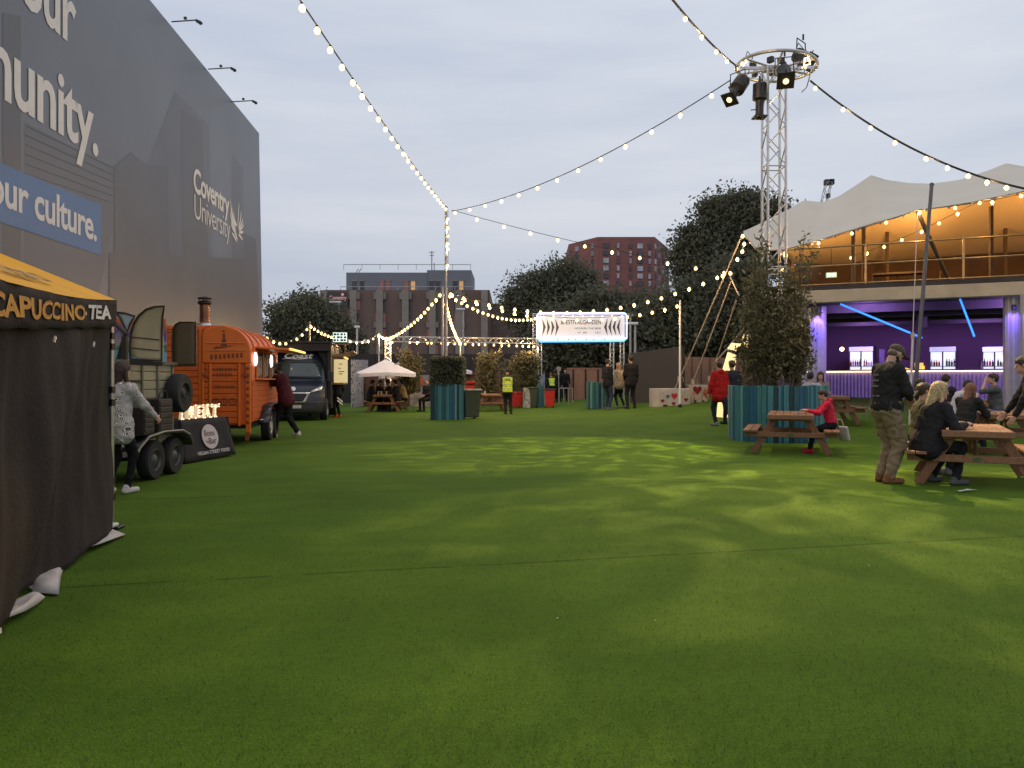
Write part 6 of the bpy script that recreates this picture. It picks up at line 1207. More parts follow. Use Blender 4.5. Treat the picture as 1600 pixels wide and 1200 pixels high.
def fridge(px0, px1, label):
    pc = (px0 + px1) / 2; k = (pc - 800) / FPX; b = cp(0, 2.4, 0); s = (k * b.y - b.x) / (CE.x - k * CE.y); c = cp(s, 2.4, 1.39); w_ = (px1 - px0) / FPX * c.y * .97; h = c.y * (592 - 541) / FPX + 1.4 - 1.39
    o = thing('drinks_fridge', label, 'fridge', c, math.atan2(CE.y, CE.x), 'lit drinks fridges behind the bar'); mb = MB(); mb.bx(-w_ / 2, w_ / 2, .12, .5, 0, h); mb.bx(-w_ / 2, -w_ / 2 + .03, -.02, .12, 0, h); mb.bx(w_ / 2 - .03, w_ / 2, -.02, .12, 0, h); mb.bx(-w_ / 2, w_ / 2, -.02, .12, h - .02, h); mb.build('cabinet', mat('fridge_body', (.05, .05, .055), .5), o)
    mb = MB(); mb.bx(-w_ / 2 + .03, w_ / 2 - .03, .08, .119, .03, h - .22); mb.build('lit_interior', m_fr, o); mb = MB(); mb.bx(-w_ / 2 + .01, w_ / 2 - .01, -.03, .11, h - .2, h - .025); mb.build('lit_header', mat('fridge_header', (.8, .85, .95), .4, var=0, emit=(.7, .82, 1), es=.42), o)
    mb = MB(); mb.bx(-.025, .025, -.03, .0, .0, h - .2); mb.bx(-w_ / 2, w_ / 2, -.03, .0, .0, .03); mb.bx(-w_ / 2 + .02, -.03, -.0, .08, h * .38, h * .38 + .02); mb.bx(.03, w_ / 2 - .02, -.0, .08, h * .38, h * .38 + .02); mb.build('door_frame', MATS['fridge_body'], o)
    mb = MB(); rd = random.Random(int(px0))
    for z in (.03, h * .38 + .02):
        x = -w_ / 2 + .07
        while x < w_ / 2 - .06:
            if abs(x) > .05: hb2 = rd.uniform(.2, .3); mb.lathe([(.036, 0), (.036, hb2 * .6), (.014, hb2 * .75), (.014, hb2)], (x, .04, z), 7, rd.randrange(5))
            x += .085
    mb.build('bottles', BTL, o, True)
fridge(1327, 1364, 'lit double drinks fridge nearest the lattice tower behind the bar'); fridge(1454, 1492, 'lit double drinks fridge in the middle of the bar'); fridge(1537, 1571, 'lit drinks fridge partly hidden by the corrugated column')
def at_back(px, d): k = (px - 800) / FPX; b = cp(0, d, 0); s = (k * b.y - b.x) / (CE.x - k * CE.y); return cp(s, d, 0)
p = at_back(1418, 2.4); o = thing('bar_sign', 'glowing amber sign on the back bar beside the man with the cap', 'sign', (p.x, p.y, 1.4), math.atan2(CE.y, CE.x)); m_am = mat('amber_glow', (1, .55, .1), .5, var=0, emit=(1, .5, .06), es=1.1); mb = MB(); mb.bx(-.6, .45, 0, .03, .02, .16); mb.build('lower_panel', m_am, o); mb = MB(); mb.bx(.25, .55, 0, .03, .3, .62); mb.bx(.5, .6, 0, .03, .16, .5); mb.prism([(-.35, .17), (.2, .17), (.12, .38), (-.1, .45)], (0, .03, 0), (1, 0, 0), (0, 0, 1), .02); mb.build('upper_panel', m_am, o); mb = MB()
for k in range(6): mb.bx(-.42 + k * .12, -.35 + k * .12, -.004, 0, .06, .12)
mb.build('sign_marks', mat('amber_ink', (.12, .05, .01), .6), o)
p = at_back(1378, 2.8); o = thing('menu_poster', 'tall dim poster on the purple wall beside the first fridge', 'poster', (p.x, p.y, 1.75), math.atan2(CE.y, CE.x)); mb = MB(); mb.bx(-.1, .1, 0, .02, 0, .85); mb.build('sheet', mat('poster', (.2, .17, .25), .7, var=.4, vs=8), o)
# bottles standing on counter
for i, px in enumerate((1534, 1531)): p = at_back(px, .3); o = thing('bottle', ('pale bottle standing on the bar counter near the third fridge', 'small dark bottle beside the pale bottle on the bar counter')[i], 'bottle', (p.x, p.y, 1.745)); mb = MB(); mb.lathe([(.04, 0), (.04, .17), (.015, .23), (.015, .3)], (0, 0, 0), 10); mb.build('glass', (mat('pale_bottle', (.45, .36, .36), .3), BTL[4])[i], o, True); mb = MB(); mb.lathe([(.017, .295), (.017, .32)], (0, 0, 0), 8); mb.build('cap', M_black, o)
# wall globes and neon tubes
def globe(px, py, d, label): p = at_back(px, d); z = P(0, py, p.y).z; o = thing('globe_lamp', label, 'lamp', (p.x, p.y, z), 0, 'small globe lamps in the bar'); mb = MB(); mb.ell((0, 0, 0), .085, 14); mb.build('globe', mat('globe_glow', (1, .7, .4), .4, var=0, emit=(1, .62, .3), es=9), o, True); mb = MB(); mb.tube([(0, 0, .08), (0, .1, .12), (0, .3, .12)], .015, 6); mb.build('bracket', M_dark, o)
globe(1315.5, 545.5, 2.5, 'glowing globe lamp on the purple wall left of the first fridge'); globe(1579, 538, 1.0, 'glowing globe lamp between the two corrugated columns'); 
m_neon = mat('neon_blue', (.1, .4, 1), .3, var=0, emit=(.03, .24, 1), es=1.7)
for a, b, lab in ((P(1313, 475, 23.0), P(1441, 528, 22.25), 'long blue neon tube slanting down above the bar towards the right'), (P(1500, 467, 21.85), P(1522.5, 526, 21.75), 'short steep blue neon tube hanging above the third fridge')):
    o = thing('neon_tube', lab, 'neon light', a, 0, 'blue neon tubes above the bar'); mb = MB(); mb.tube([a, a.lerp(b, .86), b] if 'long' in lab else [a, b], .027, 8); mb.build('tube', m_neon, o, True, origin=a); mb = MB(); mb.tube([a + Vector((0, .04, .02)), b + Vector((0, .04, .02))], .02, 6); mb.tube([b, (b.x, b.y, 3.7)], .004, 4); mb.build('holder', M_black, o, origin=a)
    if 'long' in lab: mb = MB(); c = a.lerp(b, .865); mb.tube([c - (b - a) * .006, c + (b - a) * .006], .04, 8); mb.build('joint', M_black, o, origin=a)
# bar lights (coloured fixtures under the slab)
def lamp(name, typ, p, energy, col, **k):
    ld = bpy.data.lights.new(name, typ); ld.energy = energy; ld.color = col; lo_ = bpy.data.objects.new(name, ld); COL.objects.link(lo_); lo_.location = p
    for a, v in k.items():
        if a == 'aim': lo_.rotation_euler = (Vector(v) - Vector(p)).to_track_quat('-Z', 'Y').to_euler()
        else: setattr(ld, a, v)
    return lo_
PUR = (.42, .16, 1)
for s in (2, 6, 10): lamp('bar_wash', 'AREA', bp(s, 1.2, 3.6), 115, (.42, .23, 1), size=.5, aim=bp(s, 4.4, 1.0)); lamp('wall_wash', 'AREA', bp(s, 8.0, 3.4), 65, (.46, .25, .95), size=.5, aim=bp(s, 12, 1.6))
lamp('column_spot', 'SPOT', bp(.62, .95, 3.55), 260, (.16, .10, 1), spot_size=R(75), aim=bp(.56, 1.5, 1.2), shadow_soft_size=.05); lamp('column_spot', 'SPOT', bp(5.62, .0, 3.5), 170, (.18, .10, 1), spot_size=R(70), aim=bp(5.62, .5, 1.4), shadow_soft_size=.05); lamp('column_spot', 'SPOT', bp(5.9, -.75, 3.5), 110, (.35, .18, 1), spot_size=R(70), aim=bp(5.92, -.2, 1.4), shadow_soft_size=.05)
lamp('column_warm', 'SPOT', bp(.12, -.3, 3.5), 50, (1, .66, .42), spot_size=R(70), aim=bp(.12, .45, 1.4), shadow_soft_size=.05)
o = thing('ceiling_speaker', 'dark loudspeaker box under the bar ceiling by the long neon tube', 'speaker', bp(3.6, 3.2, 3.2)); mb = MB(); mb.box((0, 0, 0), (.32, .26, .42), 0, BM); mb.build('cabinet', M_black, o, bevel=.02); mb = MB(); mb.box(BN_ * -.135, (.26, .012, .34), 0, BM); mb.build('grille', m_dk, o); mb = MB(); mb.beam((0, 0, .2), (0, 0, .5), .03, .03); mb.build('bracket', M_dark, o)

# stretch canopy: front hem, high ridge with drawn-up peaks, and the slope down to the back
cn = thing('stretch_canopy', 'cream stretch fabric canopy with drawn up peaks over the balcony', 'canopy', bp(4, 0, 7)); O = cn.location
hem = [(1163, 368, 24.5), (1185, 393, 24.0), (1225, 390, 23.8), (1265, 380, 23.4), (1310, 366, 22.9), (1360, 351, 22.4), (1405, 338, 22.0), (1434, 328, 21.7), (1470, 324, 21.3), (1520, 316, 20.9), (1600, 299, 20.2), (1700, 282, 19.4), (2050, 215, 16.8)]
rdg = [(1160, 362, 24.7), (1178, 354, 25.2), (1200, 343, 25.6), (1230, 328, 26.0), (1256, 313, 26.4), (1285, 316, 26.6), (1310, 307, 26.6), (1335, 291, 26.5), (1361, 273.5, 26.3), (1385, 281, 26.0), (1420, 286, 25.6), (1455, 287, 25.2), (1500, 281, 24.8), (1545, 266, 24.4), (1572, 255, 24.2), (1600, 260, 24.0), (1700, 262, 23.5), (1800, 232, 23.0), (2050, 240, 21.0)]
def curve_at(pts, u):
    x = 1162 + u * (2050 - 1162); xs = [p[0] for p in pts]; return P(x, float(np.interp(x, xs, [p[1] for p in pts])), float(np.interp(x, xs, [p[2] for p in pts])))
NU, NV = 240, 26; V = []
for j in range(NV + 1):
    v = j / NV
    for i in range(NU + 1):
        u = i / NU; h_, r_ = curve_at(hem, u), curve_at(rdg, u); tri = min(1, u * 14.8)
        bk = r_ + BN_ * 5.5 * tri + Vector((0, 0, -(r_.z - 6.0) * tri))
        if v <= .5: q = v * 2; p = h_.lerp(r_, q); pk = r_.z - 7.0; p.z -= (.55 * tri) * q * (1 - q) * 1.2 + max(0, .0); p.z -= .02 * math.sin(u * 99) * (1 - q)
        else: q = (v - .5) * 2; p = r_.lerp(bk, q); p.z -= .8 * q * (1 - q) * tri
        V.append(p)
F = [(j * (NU + 1) + i, j * (NU + 1) + i + 1, (j + 1) * (NU + 1) + i + 1, (j + 1) * (NU + 1) + i) for j in range(NV) for i in range(NU)]
mb = MB(); mb.add(V, F); q = mb.build('fabric', mat('cream_stretch', (.62, .56, .47), .85, var=.05, vs=.6, spec=.2), cn, 'all', origin=O, recalc=False); so_ = q.modifiers.new('thick', 'SOLIDIFY'); so_.thickness = .012
mb = MB(); hp = [curve_at(hem, k / 100) for k in range(101)]; mb.tube(hp, .018, 6)
for k in range(0, 100, 4): mb.box(hp[k] + Vector((0, -.02, -.03)), (.06, .03, .08))
mb.build('hem_trim', mat('hem_grey', (.25, .22, .18), .7), cn, origin=O)
mb = MB(); a = P(1434, 331, 21.75); mb.tube([bp(4.3, 2.0, 4.16), a], .06, 10); mb.build('pole', mat('tent_pole', (.07, .055, .045), .6), cn, True, origin=O); mb = MB(); mb.tube([bp(1.6, 2.2, 4.16), bp(1.6, 2.2, 6.6)], .06, 10); mb.build('pole', MATS['tent_pole'], cn, True, origin=O)
pole('leaning grey mast in front of the balcony behind the man with the cap', G(1426, 20.6), P(0, 286, 20.9).z, .058, None, P(1456, 286, 20.9), 'mast', 'leaning_mast', mat('mast_grey', (.11, .11, .12), .5, .4))
o = thing('tension_pole', 'thin pale tension pole and cord from the canopy hem to the lawn', 'pole', G(1421, 19.8)); O = o.location; a, b = P(1433.5, 332, 21.6), G(1421, 19.8); mb = MB(); c = a.lerp(b, .60); mb.tube([a, c], .012, 6); mb.build('cord', mat('pale_cord', (.5, .45, .4), .7), o, origin=O); mb = MB(); mb.tube([c, b], .03, 8); mb.build('pole', mat('pale_pole', (.48, .44, .42), .5), o, True, origin=O); mb = MB(); mb.tube([c + (a - c) * .02, c - (a - c) * .02], .05, 8); mb.build('coupling', m_rope, o, origin=O)
o = thing('camera_mast', 'distant lattice mast with lamps rising behind the canopy', 'mast', P(1286, 592, 45)); O = o.location; mb = MB(); a, b = P(1284, 330, 45), P(1295, 285, 45); mb.tube([(a.x - .2, 45, 0), (a.x, 45, a.z)], .12, 6, 0, .08); truss(mb, a, b, .3, .02, .012); mb.build('mast', M_galv, o, origin=O); mb = MB(); mb.box(P(1293, 285, 45), (.35, .3, .3)); mb.box(P(1299, 284.5, 45), (.25, .3, .3)); mb.box(P(1294, 306, 45), (.15, .3, .25)); mb.build('lamp_cluster', M_dark, o, origin=O)
# lights under the canopy
GC = 'bulb strings on the cream canopy'
def px_string(label, pxs, r=.045): pts = [P(*p) for p in pxs]; n = len(pts) - 1; festoon(label, pts, [min(k / n, .9999) for k in range(n + 1)], r, .007, GC, .0, 8, 3)
px_string('bulb string along the front hem of the cream canopy', [(1226, 393, 23.7), (1279, 377, 23.2), (1331, 362, 22.7), (1385, 345, 22.1), (1437, 328.5, 21.6), (1492, 322, 21.1), (1550, 313, 20.6), (1596, 303, 20.2)])
px_string('second bulb string inside the canopy over the balcony', [(1330, 400, 26), (1355, 393, 25.6), (1381, 383, 25.2), (1409, 372, 24.8), (1440, 359, 24.4), (1467, 346, 24), (1496, 331, 23.6), (1531, 314, 23.2)], .05)
px_string('short bulb string wound down the canopy corner by the ropes', [(1160, 366, 24.4), (1163, 378, 24.4), (1160, 390, 24.4), (1152, 402, 24.4), (1141, 424, 24.8), (1129, 428, 25.2)], .055)
px_string('two bulbs at the balcony corner behind the lattice tower', [(1228, 395, 23.4), (1223, 418, 23.4)], .06)
for s, d, z, e in ((3.0, 4.4, 5.9, 130), (7.5, 3.5, 6.2, 110), (11.5, 3.5, 6.5, 100), (1.0, 5, 5.3, 45)): lamp('canopy_lamp', 'POINT', bp(s, d, z), e * 2.3, (1, .43, .09), shadow_soft_size=.12)

# ------------------------------------------------------------------ picnic tables
def picnic(label, p, rotz, group='wooden picnic tables'):
    o = thing('picnic_table', label, 'picnic table', (p[0], p[1], gh(p[0], p[1])), R(rotz), group); L = 1.9; rd = random.Random(int(p[0] * 100))
    mb = MB()
    for k in range(6): x = -.40 + k * .134; mb.bx(x, x + .126, -L / 2 + rd.uniform(-.006, .006), L / 2 + rd.uniform(-.006, .006), .700, .738 + rd.uniform(-.002, .002))
    mb.bx(-.38, .38, -L / 2 + .12, -L / 2 + .17, .62, .699); mb.bx(-.38, .38, L / 2 - .17, L / 2 - .12, .62, .699); mb.bx(-.402, .402, -L / 2 - .022, -L / 2 - .008, .655, .735); mb.build('tabletop', M_wood[0], o, bevel=.006)
    for sx_ in (-1, 1):
        mb = MB()
        for k in range(2): x0 = sx_ * .70 - .13 + k * .134; mb.bx(x0, x0 + .126, -L / 2, L / 2, .415, .455)
        mb.build('bench_seat', M_wood[0], o, bevel=.006)
    for y in (-L / 2 + .22, L / 2 - .22):
        for sx_ in (-1, 1): mb = MB(); mb.beam((sx_ * .26, y, .70), (sx_ * .66, y, .0), .125, .045, 0, (0, 1, 0)); mb.v = [(a, b, max(c, .0)) for a, b, c in mb.v]; mb.build('leg', M_wood[1], o, bevel=.005)
        mb = MB(); mb.bx(-.80, .80, y - .069, y - .025, .32, .413); mb.build('cross_beam', M_wood[0], o, bevel=.005); mb = MB(); mb.bx(-.045, .045, y - .075, y - .07, .345, .385); mb.build('maker_plate', mat('green_plate', (.03, .12, .05), .5), o)
    mb = MB(); mb.beam((0, -L / 2 + .25, .36), (0, -.1, .69), .04, .08); mb.beam((0, L / 2 - .25, .36), (0, .1, .69), .04, .08); mb.build('brace', M_wood[1], o, bevel=.005); return o
T1 = picnic('nearest wooden picnic table, with the blonde woman on its bench', (6.33, 10.65), -27); T2 = picnic('wooden picnic table by the round planter with the child in pink', (5.36, 14.89), -20); T3 = picnic('second wooden picnic table behind the nearest one, at the frame edge', (9.4, 14.8), -27); T4 = picnic('far wooden picnic table beyond the ginger woman, in front of the bar', (10.6, 18.2), -25)
T5 = picnic('crowded wooden picnic table under the large white parasol', (P(601, 592, 33.4).x, 33.4), 4); T6 = picnic('wooden picnic table between the green wheelie bin and the security guard', (P(765, 592, 33.5).x, 33.5), 8); T7 = picnic('picnic table mostly hidden behind the round planter', (8.35, 20.6), -12)
# small things on the tables
def cup(p, h, label, m, name='cup', cat='cup', r=.035): o = thing(name, label, cat, p); mb = MB(); mb.lathe([(r * .75, 0), (r, h), (r * .9, h), (r * .7, .008)], (0, 0, 0), 12); mb.build('cup_body', m, o, True); mb = MB(); mb.lathe([(r * .78, h * .3), (r * .97, h * .72)], (0, 0, 0), 12); mb.build('sleeve', mat('cup_sleeve', (.4, .33, .25), .7), o, True); return o
m_cup = mat('paper_cup', (.65, .62, .58), .5)
def onT(T, x, y, z=.742): return T.matrix_world @ Vector((x, y, z)) if False else Vector((T.location.x + x * math.cos(T.rotation_euler.z) - y * math.sin(T.rotation_euler.z), T.location.y + x * math.sin(T.rotation_euler.z) + y * math.cos(T.rotation_euler.z), T.location.z + z))
for i, (x, y, l) in enumerate(((-.22, -.55, 'white paper cup at the near left of the parasol table'), (-.08, -.6, 'white paper cup at the near middle of the parasol table'), (.12, -.5, 'white paper cup at the near right of the parasol table'))): cup(onT(T5, x, y), .12, l, m_cup)
cup(onT(T6, -.25, -.5), .14, 'tall white cup on the table left of the security guard', m_cup); cup(onT(T4, -.15, .1), .15, 'amber drink on the far table before the woman in grey', mat('amber_drink', (.5, .22, .05), .3))
o = thing('phone', 'small pale phone in front of the child in pink', 'phone', onT(T2, .14, -.25), R(30)); mb = MB(); mb.bx(-.035, .035, -.07, .07, 0, .012); mb.build('phone_case', mat('phone_case', (.5, .52, .55), .3), o, bevel=.004); mb = MB(); mb.bx(-.03, .03, -.062, .062, .0125, .0135); mb.build('screen', M_black, o)
o = thing('tote_bag', 'pale bag hanging behind the child on the bench end', 'bag', onT(T2, .92, -.25, .22), R(20)); mb = MB(); mb.box((0, 0, .16), (.05, .26, .28), 0, Matrix.Rotation(R(-14), 3, 'Y')); mb.build('bag_body', mat('pale_canvas', (.5, .46, .43), .8, var=.1, bump=.3), o, bevel=.03, seg=2); mb = MB(); mb.tube([(-.06, -.08, .28), (-.1, -.05, .42), (-.1, .05, .42), (-.06, .08, .28)], .008, 5); mb.build('handle', mat('pale_canvas', (.5, .46, .43)), o)
o = thing('paper_napkin', 'thin white napkin lying on the turf beside the near table leg', 'napkin', (5.62, 9.55, .02), .3); mb = MB(); mb.add([(-.13, 0, 0), (-.04, -.02, .015), (.06, .01, .008), (.15, 0, .012), (.14, .04, .006), (.05, .05, .02), (-.05, .03, .01), (-.12, .04, .006)], [(0, 1, 6, 7), (1, 2, 5, 6), (2, 3, 4, 5)]); q = mb.build('sheet', m_cup, o, True); q.modifiers.new('thick', 'SOLIDIFY').thickness = .004
# ------------------------------------------------------------------ people
def gX(px, Y): return (px - 800) / FPX * Y
def patch_box(root, c, M, d, m, name, off=None): mb = MB(); mb.box(c, d, 0, Matrix([[float(t) for t in r] for r in M])); return mb.build(name, m, root, bevel=.004)
# woman in the patterned top at the green trailer
m_pat = mat('swirl_print', (.5, .46, .44), .85, var=0); t = m_pat.node_tree; vo = N(t, 'ShaderNodeTexVoronoi'); vo.inputs['Scale'].default_value = 8.5; cw = N(t, 'ShaderNodeTexCoord'); wv = N(t, 'ShaderNodeMath', operation='SINE'); ms = N(t, 'ShaderNodeMath', operation='MULTIPLY'); ms.inputs[1].default_value = 85; r_ = N(t, 'ShaderNodeValToRGB'); r_.color_ramp.elements[0].color = (.10, .09, .09, 1); r_.color_ramp.elements[1].color = (.86, .80, .76, 1); r_.color_ramp.elements[0].position = .12; r_.color_ramp.elements[1].position = .3
t.links.new(cw.outputs['Object'], vo.inputs['Vector']); t.links.new(vo.outputs['Distance'], ms.inputs[0]); t.links.new(ms.outputs[0], wv.inputs[0]); t.links.new(wv.outputs[0], r_.inputs[0]); t.links.new(r_.outputs[0], t.nodes['Principled BSDF'].inputs['Base Color'])
person('woman seen from behind in a loose white swirl patterned top and black leggings', gX(186, 9.4), 9.4, -12, 1.6, res=.0125, topmat=m_pat, bulk=1.12, hem=.12, hair='long', hcol=(.03, .014, .012), legs=(.008, .008, .01), baggy=.88, shoes=(.6, .57, .54), wr=(.24, .36, .92), wl=(-.2, .12, .82), yaw=-25, pitch=8, ar=(.07, .06, .08), al=(-.12, -.05, .08))
# man in maroon at the orange trailer
def beanie(root, d): V, F = netmesh([ell(d['Hd'] + d['HM'][:, 2] * .052 * d['s'] - d['HM'][:, 1] * .015, np.array([.088, .104, .075]), d['HM'])], .012, .02); np_mesh('beanie', V, F, [mat('black_knit', (.012, .011, .012), .9)], None, root, True)
person('man in a maroon t shirt and black beanie leaning on the orange trailer counter', gX(441, 18.55), 18.55, 74, 1.8, res=.014, lean=16, hipfwd=-.10, top=(.075, .014, .02), sleeve=.7, hem=.07, bulk=1.25, legs=(.012, .011, .013), baggy=1.15, shoes=(.62, .58, .52), hair='crop', skin='brown', beard=(.01, .008, .007), wl=(-.18, .50, 1.12), wr=(.16, .56, 1.16), al=(-.1, .16, .08), ar=(.1, -.36, .12), pitch=12, extras=beanie)
# security guard
m_hv = mat('hi_vis_yellow', (.62, .80, .02), .7, var=.08, vs=8, emit=None); m_ref = mat('reflective_band', (.42, .45, .32), .5); m_blk = mat('jacket_black', (.02, .019, .02), .8, var=.2, vs=10)
def vest(C, Pv, T, s):
    q = (C - Pv) @ T; z = q[:, 2] / s; x = np.abs(q[:, 0]) / s; mi = np.zeros(len(C), int); mi[(x > .185) & (z > -.2)] = 2; mi[(z > .47)] = 2
    for a, b in ((.02, .055), (.16, .195)): mi[(z > a) & (z < b) & (mi == 0)] = 1
    mi[(x > .11) & (x < .135) & (z > .195) & (mi == 0)] = 1; mi[z < -.09] = 2; return mi, [m_hv, m_ref, m_blk]
def backprint(root, d):
    mb = MB(); M = Matrix([[float(v) for v in r] for r in d['T']]); c = Vector(d['P'] + d['u'] * .375 * d['s'] - d['f'] * .128 * d['s']); mb.box(c, (.15, .012, .085), 0, M); pl = mb.build('back_patch', mat('patch_black', (.02, .025, .01), .7), root); mb = MB()
    for k in range(5): mb.box(Vector(d['P'] + d['u'] * .38 * d['s'] - d['f'] * .1365 * d['s'] + d['r'] * (-.046 + .023 * k)), (.015, .004, .028), 0, M)
    mb.build('lettering', mat('patch_letters', (.35, .45, .05), .7), pl); mb = MB()
    for k in range(6): mb.box(Vector(d['P'] + d['u'] * .105 * d['s'] - d['f'] * .128 * d['s'] + d['r'] * (-.085 + .033 * k)), (.025, .012, .03), 0, M)
    mb.build('lettering', mat('patch_black', (.02, .025, .01), .7), root)
person('security guard in a yellow hi vis vest standing with his back to the camera', gX(793, 30), 30, 3, 1.80, res=.018, topfn=vest, bulk=1.16, hem=.04, legs=(.022, .020, .022), baggy=1.05, hair='crop', hcol=(.015, .012, .012), skin='tan', wl=(-.17, .24, 1.02), wr=(.30, .0, .86), ar=(.13, -.06, .08), al=(-.07, .06, .08), pitch=18, extras=backprint)
gt = 'three people talking in front of the entrance sign'
person('bearded man in a dark jacket and blue jeans, left of the trio', gX(949, 29), 29, -58, 1.9, group=gt, res=.02, top=(.016, .015, .022), bulk=1.12, hem=.05, legs=(.03, .045, .075), hair='crop', hcol=(.035, .02, .014), beard=(.03, .018, .012), wl=(-.1, .2, 1.1), wr=(.2, .1, .92), al=(-.16, .08, .08), ar=(.16, -.05, .08), shoes=(.12, .12, .14))
person('blonde woman in a fluffy beige jacket in the middle of the trio', gX(968, 29.4), 29.4, 40, 1.72, group=gt, res=.02, top=(.42, .34, .24), bulk=1.22, hem=.05, legs=(.01, .01, .013), baggy=.82, hair='long', hcol=(.36, .22, .11), wl=(-.02, .24, 1.26), wr=(.05, .26, 1.22), al=(-.06, .05, .08), ar=(.16, -.1, .08), pitch=8, shoes=(.2, .18, .17))
person('tall man in a black suit jacket with his back turned, right of the trio', gX(986, 28.6), 28.6, 14, 1.97, group=gt, res=.02, top=(.018, .017, .018), bulk=1.1, hem=.09, legs=(.018, .017, .018), hair='short', hcol=(.02, .016, .014), skin='tan', wl=(-.16, .26, 1.12), wr=(.25, .05, .92), al=(-.13, .02, .08), ar=(.15, 0, .08), yaw=20)
person('stooping steward in a hi vis vest behind the red bin', gX(863, 40), 40, 20, 1.6, res=.026, topfn=vest, lean=20, legs=(.015, .015, .02), hair='crop', hcol=(.2, .05, .02), wl=(-.5, .3, 1.2), wr=(.2, .35, .95))
person('dark clothed figure beside the round sign post', gX(873, 41), 41, 150, 1.68, res=.026, top=(.012, .012, .016), hair='short'); person('dark clothed figure by the end of the rail barrier', gX(883, 41.5), 41.5, 190, 1.74, res=.026, top=(.016, .015, .018), hair='short')
person('person in a bright red hooded coat walking away past the lit column', gX(1124, 20.6), 20.6, 22, 1.72, res=.015, top=(.46, .016, .016), bulk=1.3, hem=.12, hood=True, legs=(.02, .028, .045), hair='crop', hcol=(.06, .02, .012), wl=(-.27, .10, .84), wr=(.28, .0, .86), al=(-.08, .05, .08), ar=(.12, -.42, .16), shoes=(.2, .2, .2))
person('person in a dark top walking beside the red coat, half behind the planter', gX(1144, 20.9), 20.9, 15, 1.72, res=.018, top=(.03, .03, .04), bulk=1.1, hair='short', hcol=(.03, .02, .015), legs=(.02, .02, .03), al=(-.1, .2, .08), ar=(.1, -.2, .1))
# child and people around the planter table
cx, cy = onT(T2, .70, -.22, 0)[:2]
person('child in a bright pink hooded jacket sitting at the table by the planter', cx, cy, 72, 1.38, z=gh(cx, cy), sit=True, seat=.455, res=.0115, top=(.56, .022, .055), hood=True, bulk=1.08, lean=14, legs=(.012, .012, .016), baggy=.95, hair='short', hcol=(.035, .012, .01), wl=(-.14, .40, .80), wr=(.13, .42, .80), al=(-.12, .36, .075), ar=(.12, .36, .075), shoes=(.5, .03, .05), pitch=14, yaw=6)
q0, q1 = onT(T7, -.68, -.3, 0), onT(T7, -.45, .4, 0)
person('person in a pale grey shirt sitting behind the round planter', gX(1266, 19.2), 19.2, -20, 1.78, sit=True, seat=.50, res=.016, top=(.42, .43, .46), hair='crop', hcol=(.03, .022, .018), bulk=1.15, wl=(-.1, .3, .8), wr=(.12, .3, .8)); person('woman with a reddish face turned to the camera behind the grey shirt', gX(1282, 20.6), 20.6, 160, 1.64, sit=True, seat=.50, res=.016, top=(.25, .2, .2), hair='long', hcol=(.06, .025, .015), wl=(-.1, .3, .8), wr=(.12, .3, .8))
# large man in cap
m_kh = mat('khaki_cargo', (.215, .155, .095), .85, var=.2, vs=9, bump=.35, bs=45)
def gear(root, d):
    P0, u, f, r, s = Vector(d['P']), Vector(d['u']), Vector(d['f']), Vector(d['r']), d['s']; M = Matrix((r, f, u)).transposed(); mb = MB(); n = 28
    ring = [P0 + r * .195 * math.cos(2 * math.pi * k / n) + f * .150 * math.sin(2 * math.pi * k / n) + u * .075 for k in range(n + 1)]; mb.tube(ring, .024, 6); mb.build('belt', M_black, root, True)
    mb = MB(); mb.box(P0 + r * .19 - f * .06 + u * .03, (.05, .09, .13), 0, M); mb.box(P0 + r * .17 + f * .10 + u * .02, (.06, .06, .12), 0, M); mb.build('belt_pouch', mat('pouch_black', (.016, .015, .014), .6), root, bevel=.012)
    mb = MB(); mb.lathe([(.028, 0), (.04, 0), (.04, .014), (.028, .014)], P0 + r * .205 + f * .03 + u * .06, 14, 0, Matrix.Rotation(R(90), 3, 'Y')); mb.build('belt_ring', mat('old_brass', (.25, .18, .07), .4, .8), root)
    for sd, q in (('r', 1), ('l', -1)):
        hp, kn = Vector(d['J'][sd][3]), Vector(d['J'][sd][4]); c = hp.lerp(kn, .62) + Vector((q * .092, 0, 0)); mb = MB(); mb.box(c, (.03, .16, .19)); mb.box(c + Vector((q * .012, 0, .075)), (.03, .17, .05)); mb.build('cargo_pocket', m_kh, root, bevel=.012)
    # pale print on the sleeve edge of the sweatshirt back
    mb = MB()
    for z, w_ in ((.40, .10), (.33, .12), (.26, .12), (.14, .15), (.05, .15)): mb.box(P0 + u * z * s - f * (.156 + .012 * (z > .2)) * s, (w_, .006, .022), 0, M)
    mb.build('back_print', mat('grey_print', (.16, .15, .15), .8), root)
    J = d['J']; p0 = Vector(J['r'][2]) + Vector((-.03, .08, .04)); mb = MB(); mb.box(p0, (.075, .012, .15), 0, Matrix.Rotation(R(-40), 3, 'X')); ph = mb.build('phone', mat('phone_dark', (.03, .03, .03), .3), root, bevel=.004)
person('big man in an olive cap, black sweatshirt and khaki cargo trousers looking down', gX(1384, 10.45), 10.45, -78, 1.90, res=.0115, top=(.022, .020, .021), bulk=1.30, hem=.0, legmat=m_kh, baggy=1.28, shoes=(.19, .085, .04), boots=True, hair='cap', hcol=(.085, .07, .05), beard=(.16, .12, .09), lean=4, pitch=34, wl=(-.04, .30, 1.17), wr=(.08, .31, 1.14), al=(-.12, .02, .085), ar=(.10, -.02, .085), el=(-1, -.6, -.3), er=(1, -.6, -.3), extras=gear, facedet=True)
